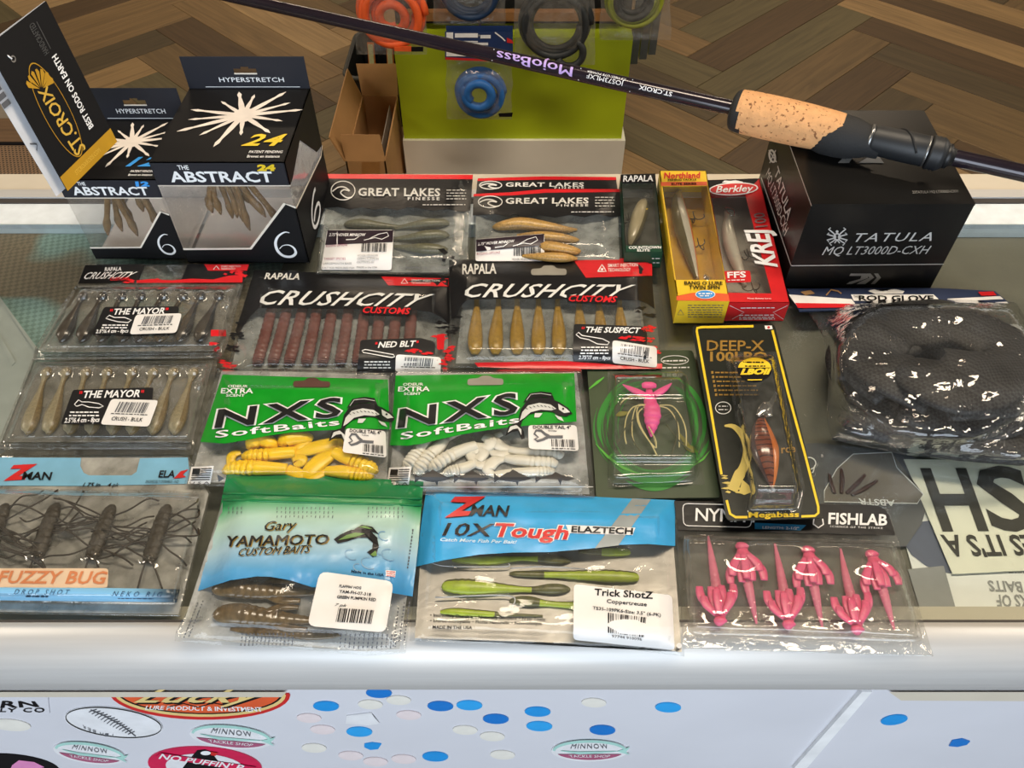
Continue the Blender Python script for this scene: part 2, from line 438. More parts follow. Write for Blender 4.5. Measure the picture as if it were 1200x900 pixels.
# ================================================================ THE ROOM
def wood_mat():
    m = bpy.data.materials.new('vinyl_plank'); m.use_nodes = True; t = m.node_tree; b = t.nodes['Principled BSDF']
    tc = nd(t, 'ShaderNodeTexCoord'); oi = nd(t, 'ShaderNodeObjectInfo')
    mp = nd(t, 'ShaderNodeMapping'); mp.inputs['Scale'].default_value = (1.6, 26, 1)
    ad = nd(t, 'ShaderNodeVectorMath', operation='ADD'); sc = nd(t, 'ShaderNodeVectorMath', operation='SCALE')
    sc.inputs[0].default_value = (37, 91, 13); t.links.new(oi.outputs['Random'], sc.inputs['Scale'])
    t.links.new(tc.outputs['Object'], mp.inputs[0]); t.links.new(mp.outputs[0], ad.inputs[0]); t.links.new(sc.outputs[0], ad.inputs[1])
    nz = nd(t, 'ShaderNodeTexNoise'); nz.inputs['Scale'].default_value = 1.6; nz.inputs['Detail'].default_value = 6; nz.inputs['Distortion'].default_value = 1.2
    t.links.new(ad.outputs[0], nz.inputs['Vector'])
    cr_ = nd(t, 'ShaderNodeValToRGB'); cr_.color_ramp.interpolation = 'CONSTANT'; e = cr_.color_ramp.elements
    pal = [(0, (112, 90, 58)), (.16, (86, 66, 42)), (.3, (150, 121, 80)), (.45, (100, 89, 60)), (.58, (128, 102, 66)), (.72, (84, 70, 47)), (.86, (160, 131, 90))]
    e[0].position = 0; e[0].color = (*lin(pal[0][1]), 1); e[1].position = pal[-1][0]; e[1].color = (*lin(pal[-1][1]), 1)
    for p, c in pal[1:-1]:
        k = e.new(p); k.color = (*lin(c), 1)
    t.links.new(oi.outputs['Random'], cr_.inputs[0])
    mr = nd(t, 'ShaderNodeMapRange'); mr.inputs[1].default_value = .3; mr.inputs[2].default_value = .7; mr.inputs[3].default_value = .72; mr.inputs[4].default_value = 1.2
    t.links.new(nz.outputs[0], mr.inputs[0])
    mx = nd(t, 'ShaderNodeVectorMath', operation='SCALE'); t.links.new(cr_.outputs[0], mx.inputs[0]); t.links.new(mr.outputs[0], mx.inputs['Scale'])
    t.links.new(mx.outputs[0], b.inputs['Base Color']); b.inputs['Roughness'].default_value = .55
    return m
WOOD = wood_mat()
M_sub = mat('subfloor', (70, 58, 44), .8)
M_wall = mat('wall_paint', (188, 182, 170), .8, vscale=4)
M_ceil = mat('ceiling_boards', (84, 74, 58), .7, vscale=8, stretch=(.4, 6, 1), var=.25)
floor = box('floor', (-5, -3, -.02), (5, 7, -.004), M_sub); tag(floor, kind='structure')
# herringbone of vinyl planks, 45 degrees to the counter
PW, PL = .1703, 1.022
pm = bpy.data.meshes.new('plank')
def plank_mesh():
    g = .0009; bm = bmesh.new(); bmesh.ops.create_cube(bm, size=1)
    for v in bm.verts: v.co = Vector((v.co.x * (PL - 2 * g), v.co.y * (PW - 2 * g), v.co.z * .006 - .003))
    bmesh.ops.bevel(bm, geom=[e for e in bm.edges if e.verts[0].co.z > -.001 and e.verts[1].co.z > -.001], offset=.0012, segments=1, affect='EDGES')
    bm.to_mesh(pm); bm.free(); pm.materials.append(WOOD)
plank_mesh()
S2 = math.sqrt(.5); OX, OY = 1.532 - PL * S2, 3.366
def uv2w(u, v):   # u runs up-right, v up-left
    return OX + (u - v) * S2, OY + (u + v - PL - 2 * PW) * S2
nplank = 0
for j in range(-6, 6):
    for i in range(-40, 40):
        for kind in (0, 1):
            u0 = i * PW + j * PL; v0 = i * PW - j * PL
            if kind == 0: u, v = u0 + PL / 2, v0 + PW / 2
            else: u, v = u0 + PL + PW / 2, v0 + PW - PL / 2
            x, y = uv2w(u, v)
            if not (-3.3 < x < 3.3 and 1.35 < y < 5.0): continue
            o = bpy.data.objects.new('plank', pm); COL.objects.link(o); o.parent = floor
            o.location = Vector((x, y, 0)) - floor.location
            o.rotation_euler.z = math.pi / 4 if kind == 0 else -math.pi / 4
            nplank += 1
print('planks', nplank)
tag(box('wall_back', (-5, 7, 0), (5, 7.1, 3), M_wall), kind='structure')
tag(box('wall_left', (-5.1, -3, 0), (-5, 7, 3), M_wall), kind='structure')
tag(box('wall_right', (5, -3, 0), (5.1, 7, 3), M_wall), kind='structure')
tag(box('ceiling', (-5, -3, 3), (5, 7, 3.1), M_ceil), kind='structure')
V, Fc = join([boxvf((-5, -3.1, 0), (5, -3, .85)), boxvf((-5, -3.1, 2.65), (5, -3, 3)), boxvf((-5, -3.1, .85), (-2.2, -3, 2.65)), boxvf((2.2, -3.1, .85), (5, -3, 2.65))])
tag(mk('wall_front', V, Fc, M_wall), kind='structure')

# ================================================================ THE COUNTER
M_alu = mat('brushed_aluminium', (208, 206, 203), .42, .25, vscale=30, var=.05, stretch=(.3, 8, 8))
M_cream = mat('cream_trim', (206, 196, 178), .5, vscale=20, var=.05)
M_gap = mat('dark_gasket', (60, 54, 50), .7)
M_panel = mat('white_panel', (214, 214, 220), .42, vscale=10, var=.03)
M_grey = mat('grey_blue_liner', (232, 240, 246), .5)
M_glass = film('counter_glass', (.965, .985, .975), .012, (190, 200, 195), .0, 0.0, 5, 1.5)
M_deck = mat('grey_deck', (110, 106, 95), .7, vscale=14, var=.12, bump=.15, bscale=300)
counter = empty('display_counter', (0, .46, 0), 'white and aluminium glass-topped display counter holding all the fishing tackle', 'counter')
GY0, GY1 = hit_z(600, 729, GZ).y, hit_z(600, 262, GZ).y        # glass front / back
RB = hit_z(600, 205, GZ).y                                       # back edge of the rear rail
XL, XR = -1.15, 1.15
V, Fc = boxvf((XL, GY0, GZ - .006), (XR, GY1, GZ)); mk('glass_top', V, Fc, M_glass, counter)
# front rail: extruded rounded profile
prof = [(GY0, GZ - .03), (GY0, GZ + .0005)]
cx_, cz_, rr = GY0 - .004, GZ - .0295, .030
for i in range(15):
    a = math.pi / 2 + (math.pi / 2) * i / 14
    prof.append((cx_ + .022 * math.cos(a) * 1.0, cz_ + rr * math.sin(a)))
prof += [(cx_ - .022, GZ - .040), (cx_ - .018, GZ - .044), (GY0 - .012, GZ - .044), (GY0, GZ - .044)]
def extrude_x(name, prof, x0, x1, mt, parent, smooth=False):
    k = len(prof); V = [Vector((x0, y, z)) for y, z in prof] + [Vector((x1, y, z)) for y, z in prof]
    Fc = [[i, (i + 1) % k, k + (i + 1) % k, k + i] for i in range(k)] + [list(range(k))[::-1], [k + i for i in range(k)]]
    o = mk(name, V, Fc, mt, parent, smooth=smooth)
    return o
fr_ = extrude_x('front_rail', prof, XL, XR, M_alu, counter)
for p in fr_.data.polygons:
    if len(p.vertices) == 4 and abs(p.normal.x) < .1: p.use_smooth = True
yl = hit_z(600, 712, GZ - .008).y
box('gasket', (XL, GY0 - .0004, GZ - .003), (XR, GY0 + .0012, GZ + .0006), M_gap, counter)
box('glass_ledge', (XL, GY0, GZ - .02), (XR, yl, GZ - .0065), M_cream, counter)
# back rail with its stepped strips
yb1, yb2, yb3 = hit_z(600, 238, GZ).y, hit_z(600, 233, GZ).y, hit_z(600, 224, GZ).y
box('rear_liner', (XL, GY1, GZ - .03), (XR, yb1, GZ - .001), M_grey, counter)
box('rear_track', (XL, yb1, GZ - .03), (XR, yb2, GZ + .0005), M_gap, counter)
box('rear_edge_strip', (XL, yb2, GZ - .03), (XR, yb3, GZ + .002), M_alu, counter)
box('rear_rail', (XL, yb3, GZ - .04), (XR, RB, GZ + .001), M_cream, counter)
FPY = GY0 - .012                                                 # plane of the white front
front = box('front_panel', (XL, FPY, .02), (XR, FPY + .012, GZ - .044), M_panel, counter)
box('case_deck', (XL, GY0, .965), (XR, RB - .002, .984), M_deck, counter)
box('case_back', (XL, RB - .012, .02), (XR, RB - .001, GZ - .04), M_panel, counter)
box('case_side', (XL, GY0, .02), (XL + .012, RB - .012, GZ - .03), M_panel, counter)
box('case_side', (XR - .012, GY0, .02), (XR, RB - .012, GZ - .03), M_panel, counter)
DECK = .984
# alloy channel lying on the deck, close to the left edge of the view
for pts, hh in (([(-90, 270), (0, 349), (43, 408), (37, 428), (0, 522), (-90, 560)], .0078), ([(-4, 345), (0, 348), (44, 408), (40, 411)], .0092), ([(-6, 392), (-2, 390), (18, 424), (14, 428)], .0088)):
    sheet('case_channel', Bed(DECK + .0002), pts, mat('channel_grey', (176, 180, 178), .45, .2), counter, hh, 0, hh)
# woven camouflage cloth lying in the case
def camo():
    m = bpy.data.materials.new('camo_cloth'); m.use_nodes = True; t = m.node_tree; b = t.nodes['Principled BSDF']
    tc = nd(t, 'ShaderNodeTexCoord'); mp = nd(t, 'ShaderNodeMapping'); mp.inputs['Scale'].default_value = (5, 8, 1); mp.inputs['Rotation'].default_value = (0, 0, .6)
    t.links.new(tc.outputs['Object'], mp.inputs[0])
    nz = nd(t, 'ShaderNodeTexNoise'); nz.inputs['Scale'].default_value = 1.6; nz.inputs['Detail'].default_value = 1
    t.links.new(mp.outputs[0], nz.inputs['Vector'])
    cr_ = nd(t, 'ShaderNodeValToRGB'); e = cr_.color_ramp.elements
    e[0].position = .47; e[0].color = (*lin((124, 112, 96)), 1); e[1].position = .52; e[1].color = (*lin((128, 154, 152)), 1)
    t.links.new(nz.outputs[0], cr_.inputs[0])
    wv = nd(t, 'ShaderNodeTexChecker'); wv.inputs['Scale'].default_value = 260
    m2 = nd(t, 'ShaderNodeMapping'); m2.inputs['Rotation'].default_value = (0, 0, .5); t.links.new(tc.outputs['Object'], m2.inputs[0]); t.links.new(m2.outputs[0], wv.inputs[0])
    mr = nd(t, 'ShaderNodeMapRange'); mr.inputs[3].default_value = .8; mr.inputs[4].default_value = 1.12; t.links.new(wv.outputs['Fac'], mr.inputs[0])
    mx = nd(t, 'ShaderNodeVectorMath', operation='SCALE'); t.links.new(cr_.outputs[0], mx.inputs[0]); t.links.new(mr.outputs[0], mx.inputs['Scale'])
    t.links.new(mx.outputs[0], b.inputs['Base Color']); b.inputs['Roughness'].default_value = .85
    bp = nd(t, 'ShaderNodeBump'); bp.inputs['Strength'].default_value = .5; bp.inputs['Distance'].default_value = .002; t.links.new(wv.outputs['Fac'], bp.inputs['Height']); t.links.new(bp.outputs[0], b.inputs['Normal'])
    return m
nx, ny = 50, 40; V = []; Fc = []
x0, x1, y0, y1 = -.78, -.21, .42, RB - .02
for j in range(ny + 1):
    for i in range(nx + 1):
        x = x0 + (x1 - x0) * i / nx; y = y0 + (y1 - y0) * j / ny
        V.append(Vector((x, y, DECK + .0028 + .004 * (noise.noise((x * 14, y * 14, 3)) * .5 + .5))))
for j in range(ny):
    for i in range(nx):
        a = j * (nx + 1) + i; Fc.append([a, a + 1, a + nx + 2, a + nx + 1])
n0 = len(V); V += [v - Vector((0, 0, .0025)) for v in V]; Fc += [[i + n0 for i in reversed(f)] for f in Fc]
tag(mk('camouflage_cloth', V, Fc, camo(), None, True), 'teal and brown camouflage woven cloth under the glass, inside the counter', 'cloth')

# ---- stickers on the white front
FRONT = Plane(Vector((0, FPY, .9)), Vector((1, FPY, .9)), Vector((0, FPY, .5)))
M_dotb = [mat('dot_blue_%d' % i, c, .35) for i, c in enumerate([(30, 150, 225), (20, 120, 205), (45, 165, 235)])]
M_dotp = mat('dot_residue', (226, 212, 212), .6); M_dotw = mat('dot_cream', (226, 222, 212), .6); M_paper = mat('sticker_white', (232, 232, 234), .4)
M_ink = mat('ink_black', (22, 20, 22), .75, spec=.12); M_white = mat('ink_white', (238, 238, 238), .4)
blue = [(382, 828), (444, 812.5), (421, 858), (437, 875, .6), (516, 828), (550, 827), (630, 834.5), (581, 843), (632, 851.5), (510, 887), (706, 856), (783, 829.5), (1048, 844, 1.1), (1126, 872, .7)]
for i, d in enumerate(blue):
    s_ = d[2] if len(d) > 2 else 1.0
    if d[2:] == (.6,): pts = [(427, 872), (436, 870.5), (447, 872), (443, 878), (434, 879), (427, 876)]
    elif d[2:] == (.7,): pts = [(1112, 874.5), (1116, 868), (1128, 866), (1137, 869), (1133, 873), (1122, 875.5)]
    else: pts = ell(d[0], d[1], 15.2 * (1 if s_ < 1.05 else 1.05), 5.6, 20, rot=-.15 if s_ > 1.05 else .03)
    o = sheet('dot_sticker', FRONT, pts, M_dotb[i % 3], None, .0008, 0, .0007)
    lb = {3: 'torn blue dot sticker with a peeled white corner on the white counter front',
          13: 'half-peeled blue dot sticker on the counter front, right of the seam strip',
          12: 'tilted blue dot sticker just right of the seam strip on the counter front',
          10: 'blue dot sticker stuck over the edge of the round minnow sticker'}.get(i, 'round blue dot sticker on the white counter front, left of the seam strip')
    tag(o, lb, 'sticker', None if i in (3, 13, 12, 10) else 'whole blue dots on the counter front')
for i, (x, y, k) in enumerate([(362, 842, 0), (378, 855.5, 0), (467, 821, 1), (368, 877, 1), (479, 838.5, 0), (473, 890, 0), (411, 886, 0), (696, 824, 1), (545, 856, 1), (577, 863.5, 1), (589, 885, 1), (440, 893, 0), (434, 826, 1)]):
    o = sheet('dot_residue', FRONT, ell(x, y, 14.5, 5.2, 20, rot=.05), M_dotw if k else M_dotp, None, .0008, 0, .0007)
    tag(o, 'faint cream ghost of a removed dot sticker on the counter front' if k else 'faint pink ghost of a removed dot sticker on the counter front', 'sticker', 'cream dot ghosts' if k else 'pink dot ghosts')
def sticker(name, label, pts, mt, step=0, thick=.0007):
    cx = sum(p[0] for p in pts) / len(pts); cy = sum(p[1] for p in pts) / len(pts)
    r = empty(name, FRONT.P(cx, cy), label, 'sticker'); sheet('backing', FRONT, pts, mt, r, .0008, step, thick); return r
M_red = mat('print_red', (205, 40, 40), .4); M_orange = mat('print_orange', (222, 92, 50), .4); M_gold = mat('print_gold', (228, 200, 130), .4)
M_mint = mat('print_mint', (170, 215, 205), .4); M_plum = mat('print_plum', (170, 90, 120), .4); M_crim = mat('print_crimson', (210, 30, 80), .4); M_inkg = mat('ink_grey', (90, 92, 98), .5)
def clip_top(pts, ymin=813): return [(x, max(y, ymin)) for x, y in pts]
r = sticker('logo_sticker', 'large orange and gold oval sticker tucked under the counter rail', clip_top(ell(234, 813, 106, 30.5, 40, .02)), M_red)
Art(FRONT, M_gold, .0010).poly(clip_top(ell(234, 813, 101, 27, 40, .02)), 0).build('border', r)
Art(FRONT, M_ink, .0011).poly(clip_top(ell(234, 812, 97, 25, 40, .02)), 0).build('border', r)
Art(FRONT, M_orange, .0012).poly(clip_top(ell(234, 811.5, 94.5, 24, 40, .02)), 0).build('panel', r)
a = Art(FRONT, M_gold, .0015); a.text('Lucky', (158, 823), (300, 823), (175, 808.5), (312, 808.5), bold=.03, shear=.3); a.build('lettering', r)
a = Art(FRONT, M_ink, .0014); a.text('Lucky', (160, 825), (302, 825), (177, 811), (314, 811), bold=.045, shear=.3); a.line([(196, 829), (215, 824.5), (232, 829), (250, 824), (268, 827)], 1.0); a.build('lettering', r)
Art(FRONT, M_white, .0013).text('LURE PRODUCT & INVESTMENT', (170, 831.5), (308, 834), (172, 827), (306, 829), bold=.02).build('lettering', r)
r = sticker('logo_sticker', 'round white sticker with black feather ring and slanted lettering', ell(133, 847, 58, 17.5, 36, .12), M_paper)
Art(FRONT, M_ink, .0012).ring(133, 847, 56.5, 16.5, .9, 36, .12).build('border', r)
a = Art(FRONT, M_inkg, .0012); a.line([(106, 832), (122, 839), (142, 850), (159, 863)], 1.1)
for (x, y, c_, an) in [(134, 860.5, 'T', .05), (127, 860, 'I', .1), (121, 859, 'M', .2), (112, 856, 'B', .35), (106, 854, 'E', .45), (100, 851.5, 'R', .6)]:
    ca, sa = math.cos(math.pi + an), math.sin(math.pi + an); a.text(c_, (x, y), (x + 4 * ca, y + 3.2 * sa), (x - 3 * sa * .3, y + 3.4))
for i in range(14):
    t = i / 13; x, y = 108 + 46 * t, 833 + 26 * t; a.line([(x, y), (x - 4, y + 3.5 * (1 - abs(t - .5)))], .9); a.line([(x, y), (x + 9 * (1 - abs(t - .4)), y - 1.5)], .9)
a.build('feather_print', r)
def minnow_sticker(label, cx, cy, rx, ry, rot, flip):
    r = sticker('minnow_sticker', label, ell(cx, cy, rx, ry, 32, rot), M_paper)
    a = Art(FRONT, M_mint, .0012); a.ring(cx, cy, rx * .93, ry * .88, 3.0, 24, rot, math.pi * 1.0, math.pi * 2.0)
    p = lambda u, v: (cx + u * rx * math.cos(rot) - v * ry * math.sin(rot), cy + u * rx * math.sin(rot) + v * ry * math.cos(rot))
    a.line([p(-.75, .0), p(-.3, .2), p(.2, .15), p(.7, 0.05)], [.6, 3.2, 2.6, .8]); a.poly([p(.7, .05), p(1.05, -.35), p(.95, .1), p(1.05, .4)], 0); a.build('fish_print', r)
    b = Art(FRONT, M_plum, .0012); b.poly([p(math.cos(t) * .9, math.sin(t) * .85) for t in [math.pi * (.12 + .76 * i / 14) for i in range(15)]], 0); b.build('base_print', r)
    Art(FRONT, M_inkg, .0013).text('MINNOW', p(-.5, -.2), p(.5, -.2), p(-.45, -.62), p(.45, -.62), space=1.2).build('lettering', r)
    Art(FRONT, M_white, .0014).text('TACKLE SHOP', p(-.5, .62), p(.5, .62), p(-.55, .38), p(.55, .38)).build('lettering', r)
minnow_sticker('round mint and plum minnow sticker under the orange oval one', 271, 864, 49, 13.5, .1, 0)
minnow_sticker('small mint and plum minnow sticker rotated sideways, left of the crimson ring', 105, 883, 43, 12, .14, 0)
minnow_sticker('worn minnow sticker in the middle of the scattered blue dots', 691, 880, 45, 12.5, .0, 0)
r = sticker('puffin_sticker', 'crimson ring sticker showing a puffin under a banner', ell(240, 897, 67, 21.5, 40, .06), M_crim)
Art(FRONT, M_paper, .0010).ell(240, 899, 46, 15.5, 32, .06).build('panel', r)
a = Art(FRONT, M_ink, .0012); a.poly([(214, 900), (222, 893), (226, 885), (231, 879.5), (240, 878.5), (247, 881), (249, 885), (243, 887), (248, 893), (262, 900), (264, 912), (214, 912)], 0); a.build('puffin_print', r)
a = Art(FRONT, M_white, .0014); a.ell(241, 882.6, 6, 2.4); a.build('puffin_face', r)
a = Art(FRONT, M_red, .0015); a.poly([(247, 881), (256, 882.5), (252, 886), (247, 885)], 0); a.build('beak_print', r)
a = Art(FRONT, M_crim, .0016); a.poly([(182, 887), (188, 882.5), (300, 899), (296, 905)], 0); a.build('banner', r)
Art(FRONT, M_white, .0018).text("NO PUFFIN' P", (186, 889), (283, 902.5), (190, 883.6), (287, 897), bold=.02).build('lettering', r)
r = sticker('logo_sticker', 'white sticker with navy company lettering beside the left end of the counter', [(-40, 813.5), (56, 815), (58, 836), (-40, 836)], M_panel, thick=.0004)
a = Art(FRONT, M_ink, .0012); a.text('RN', (1, 829.5), (45, 828.5), (3, 822), (40, 822.5), bold=.04, space=1.1); a.text('LY CO', (0, 834.5), (52, 835), (1, 830.5), (52, 829.8), bold=.02, space=1.2); a.build('lettering', r)
r = sticker('dark_sticker', 'black round sticker with pink print at the foot of the counter front', ell(16, 899, 54, 14.5, 32, .1), M_ink)
a = Art(FRONT, mat('print_pink', (225, 140, 190), .4), .0012); a.poly([(14, 897), (22, 891), (40, 893), (52, 899), (40, 902), (12, 902)], 0); a.build('pink_print', r)
o = sheet('cream_sticker', FRONT, ell(12, 850, 24, 6.5, 24, .1), M_dotw, None, .0008, 0, .0007); tag(o, 'blank cream oval sticker left of the feather sticker', 'sticker')
o = sheet('peeled_label', FRONT, [(406, 839), (435, 835.5), (438, 840), (445, 848), (432, 850), (405, 848)], M_paper, None, .0008, 0, .0007); tag(o, 'torn white paper label remnant among the blue dots on the counter front', 'sticker')
# seam strip and the ragged upper edge of the panel
V = []
st = [(1010, 811), (1022, 811), (944, 902), (929, 902)]
o = sheet('seam_strip', FRONT, st, M_white, counter, .003, 0, .003)
e = [(0, 806), (330, 806)]
lip = Art(FRONT, M_cream, .0016); lip.poly([(-60, 811), (-60, 817), (330, 817), (336, 811)], 0); lip.build('rail_lip', counter)
lip = Art(FRONT, M_cream, .0016); lip.poly([(1042, 811), (1056, 821), (1260, 822), (1260, 811)], 0); lip.build('rail_lip', counter)
# ================================================================ BEHIND THE COUNTER
SY = 2.147
M_lime = mat('lime_laminate', (186, 206, 30), .45, var=.04, vscale=8); M_base = mat('white_plinth', (242, 238, 228), .55, var=.04, vscale=6)
M_blk = mat('black_metal', (22, 22, 24), .45); M_steel = mat('steel_wire', (150, 150, 150), .3, .9); M_woodbar = mat('wood_bar', (150, 104, 60), .6, var=.2, stretch=(2, 20, 20))
M_clear = film('hanging_bag_film', (.97, .97, .96), .10, (215, 210, 200), .08, .7, 55, boost=1.6)
st = empty('display_stand', (hit_y(602, 165, SY).x, SY + .2, 0), 'lime green and white floor stand hung with bagged coils behind the counter', 'display stand')
xl, xr = hit_y(472, 165, SY).x, hit_y(733, 165, SY).x; zb = hit_y(600, 165, SY).z
box('plinth', (xl, SY, 0), (xr, SY + .42, zb), M_base, st)
gl, gr = hit_y(474, 164, SY + .012).x, hit_y(728, 164, SY + .012).x; zg = hit_y(600, 44, SY + .012).z
box('green_panel', (gl, SY + .012, zb), (gr, SY + .40, zg), M_lime, st)
box('back_board', (gl, SY + .10, zg), (gr, SY + .13, zg + .75), M_blk, st)
box('back_board', (gl + .01, SY + .27, zg), (gr - .01, SY + .29, zg + .75), M_blk, st)
for x in (gl + .01, gr - .03): box('upright', (x, SY + .08, zg), (x + .02, SY + .10, zg + .75), M_blk, st)
zbar = hit_y(600, 18, SY + .06).z
box('wood_bar', (gl + .02, SY + .05, zbar - .012), (gr - .03, SY + .075, zbar + .012), M_woodbar, st)
for k in range(3):
    x0 = hit_y(737 + k * 14, 60, SY + .2).x
    box('side_slat', (gr + .006 + k * .034, SY + .06 + k * .05, zg - .10 - .01 * k), (gr + .028 + k * .034, SY + .085 + k * .05, zg + .6), mat('slate_grey', (70, 74, 76), .5), st)
HY = SY - .10
def hook(px, pyt):
    a = hit_y(px, pyt, HY)
    wire('hook', [Vector((a.x, SY + .10, a.z + .02)), Vector((a.x, SY, a.z + .012)), Vector((a.x, HY - .03, a.z)), Vector((a.x, HY - .035, a.z + .015))], .0035, M_steel, st)
hook(562, 40); hook(457, -40); hook(550, -45); hook(650, -40); hook(743, -42)
def coil(name, cx, cy, rpx, Y, turns, tube, mt, parent, r_in=.55, flat=1.0, seed=0):
    c = hit_y(cx, cy, Y); R = rpx * depth(c) / F; n = int(36 * turns); P = []
    rnd = random.Random(seed)
    for i in range(n + 1):
        t = i / n; a = 2 * math.pi * turns * t + seed; r_ = R * (1 - (1 - r_in) * t)
        P.append(c + Vector((math.cos(a) * r_, .012 * math.sin(a * .37 + seed) - .01 * t, math.sin(a) * r_)))
    V, Fc = sweep3(P, [tube] * len(P), 8, flat, up=Vector((0, 1, 0)))
    return mk(name, V, Fc, mt, parent, True)
def hang_bag(name, label, px0, py0, px1, py1, Y, seed=0, D=.03):
    """bulging clear pouch hanging in the vertical plane Y"""
    r = empty(name, hit_y((px0 + px1) / 2, py1, Y), label, 'bag', 'bagged coils hanging on the stand')
    n, m = 16, 18; V = []; Fc = []
    for side in (-1, 1):
        b = len(V)
        for j in range(m + 1):
            for i in range(n + 1):
                u, v = i / n, j / m; p = hit_y(px0 + (px1 - px0) * u, py0 + (py1 - py0) * v, Y)
                e = min(1, 4 * min(u, 1 - u)) * min(1, 4 * min(v, 1 - v))
                q = noise.noise((u * 5 + seed, v * 5, seed * 3.1)); V.append(p + Vector((.006 * noise.noise((v * 4, seed, 1)) * (u - .5) * 2, side * (D * sm(e) + .006 * q * sm(e)), 0)))
        for j in range(m):
            for i in range(n):
                a = b + j * (n + 1) + i; Fc.append([a, a + 1, a + n + 2, a + n + 1] if side < 0 else [a, a + n + 1, a + n + 2, a + 1])
    mk('pouch', V, Fc, M_clear, r, True)
    return r
M_or = mat('sleeve_orange', (238, 96, 40), .5, bump=.2, bscale=900); M_bl = mat('sleeve_blue', (40, 110, 190), .45, bump=.2, bscale=900); M_nv = mat('sleeve_navy', (26, 52, 84), .45, bump=.2, bscale=900)
M_ch = mat('sleeve_charcoal', (40, 44, 46), .5, bump=.2, bscale=900); M_yg = mat('sleeve_yellow', (150, 158, 40), .5, bump=.2, bscale=900)
r = hang_bag('sleeve_bag', 'clear bag with a bright orange coiled sleeve on the green stand', 418, -55, 500, 64, HY, 1)
coil('coil', 459, 17, 39, HY, 3, .011, M_or, r, .72); coil('inner_coil', 459, 17, 20, HY, 1.5, .012, M_or, r, .6, seed=2)
sheet('tag', Plane(hit_y(480, 57, HY), hit_y(490, 57, HY), hit_y(480, 62, HY)), [(482, 55), (496, 55), (496, 60.5), (482, 60.5)], M_ink, r, .036, 0, .001)
sheet('sleeve_end', Plane(hit_y(480, 57, HY), hit_y(490, 57, HY), hit_y(480, 62, HY)), [(462, 55.5), (482, 54.5), (482, 60.5), (462, 60)], M_or, r, .034, 0, .003)
r = hang_bag('sleeve_bag', 'clear bag with a navy blue coiled sleeve above the blue header card', 508, -70, 592, 29, HY + .02, 2); coil('coil', 551, -14, 36, HY + .02, 4, .010, M_nv, r, .7)
r = hang_bag('sleeve_bag', 'crumpled clear bag with a charcoal coiled sleeve on the green stand', 603, -60, 697, 76, HY, 3); coil('coil', 651, 28, 41, HY, 4, .010, M_ch, r, .7)
coil('coil_tail', 668, 60, 16, HY - .01, .6, .010, M_ch, r, .9, seed=3.6)
r = hang_bag('sleeve_bag', 'clear bag with a yellow-green and black coiled sleeve on the stand', 703, -60, 786, 47, HY, 4); coil('coil', 745, -2, 36, HY, 4, .006, M_yg, r, .62); coil('inner_coil', 743, -2, 26, HY, 3, .008, M_ch, r, .6, seed=1)
# blue coil bag with its printed header
r = hang_bag('sleeve_bag', 'clear bag with a bright blue rolled sleeve under a navy header card', 523, 70, 600, 140, HY, 5)
coil('coil', 563, 109, 27, HY, 4, .010, M_bl, r, .8); coil('inner_coil', 561, 108, 17, HY - .01, 1.2, .013, M_bl, r, .75, seed=2.6)
HP = Plane(hit_y(560, 60, HY - .036), hit_y(580, 60, HY - .036), hit_y(560, 70, HY - .036))
sheet('header_card', HP, [(521.5, 37), (601, 38), (601, 73), (521.5, 70)], mat('card_navy', (30, 52, 98), .45), r, 0, 0, .002)
a = Art(HP, M_white, .0012); a.rect(523, 38, 531, 46); a.rect(533, 39, 560, 44); a.rect(523, 48, 560, 49.5); a.rect(563, 41, 575, 45); a.rect(538, 50, 572, 53); a.rect(523, 60, 572, 66); a.line([(580, 38), (588, 44), (592, 48)], 1.5); a.build('card_print', r)
a = Art(HP, M_red, .0014); a.poly([(522, 67), (600, 71), (600, 73), (522, 70)], 0); a.poly([(594, 44), (600, 47), (602, 51), (594, 50)], 0); a.build('card_print', r)
box('header_card', (hit_y(523, 30, HY).x, HY - .012, hit_y(523, 37, HY).z), (hit_y(601, 30, HY).x, HY - .010, hit_y(523, 28, HY).z), mat('card_navy', (30, 52, 98), .45), r)
sheet('tag', HP, [(584, 133), (601, 132), (600, 137), (585, 137)], M_ink, r, .002, 0, .001)
# cardboard box with open flaps
M_cb = mat('cardboard', (176, 132, 84), .8, var=.08, vscale=12); M_cbi = mat('cardboard_inside', (150, 110, 70), .85, var=.08, vscale=12)
RZ = .25
bl_, br_, fr2, fl2 = hit_z(427, 112, RZ), hit_z(471, 112, RZ), hit_z(464.5, 189, RZ), hit_z(402, 189, RZ)
yb_ = bl_.y; yf_ = fl2.y; x0, x1 = min(bl_.x, fl2.x), min(fr2.x, xl - .012)
x0 = (bl_.x + fl2.x) / 2
cb = empty('cardboard_box', ((x0 + x1) / 2, (yb_ + yf_) / 2, 0), 'open brown cardboard box with raised flaps on the floor beside the green stand', 'box')
t = .004
box('bottom', (x0, yf_, .001), (x1, yb_, .006), M_cbi, cb); box('packing_layer', (x0 + .004, yf_ + .004, .110), (x1 - .004, yb_ - .004, .118), M_cbi, cb)
box('wall', (x0, yf_, .001), (x0 + t, yb_, RZ), M_cb, cb); box('wall', (x1 - t, yf_, .001), (x1, yb_, RZ), M_cb, cb)
box('wall', (x0, yf_, .001), (x1, yf_ + t, RZ), M_cb, cb); box('wall', (x0, yb_ - t, .001), (x1, yb_, RZ), M_cb, cb)
def flap(a, b, da, db, mt): panel('flap', [a, b, b + db, a + da], mt, cb, .004)
flap(Vector((x0, yb_, RZ)), Vector((x1, yb_, RZ)), Vector((-.01, .03, .085)), Vector((.0, .03, .085)), M_cb)
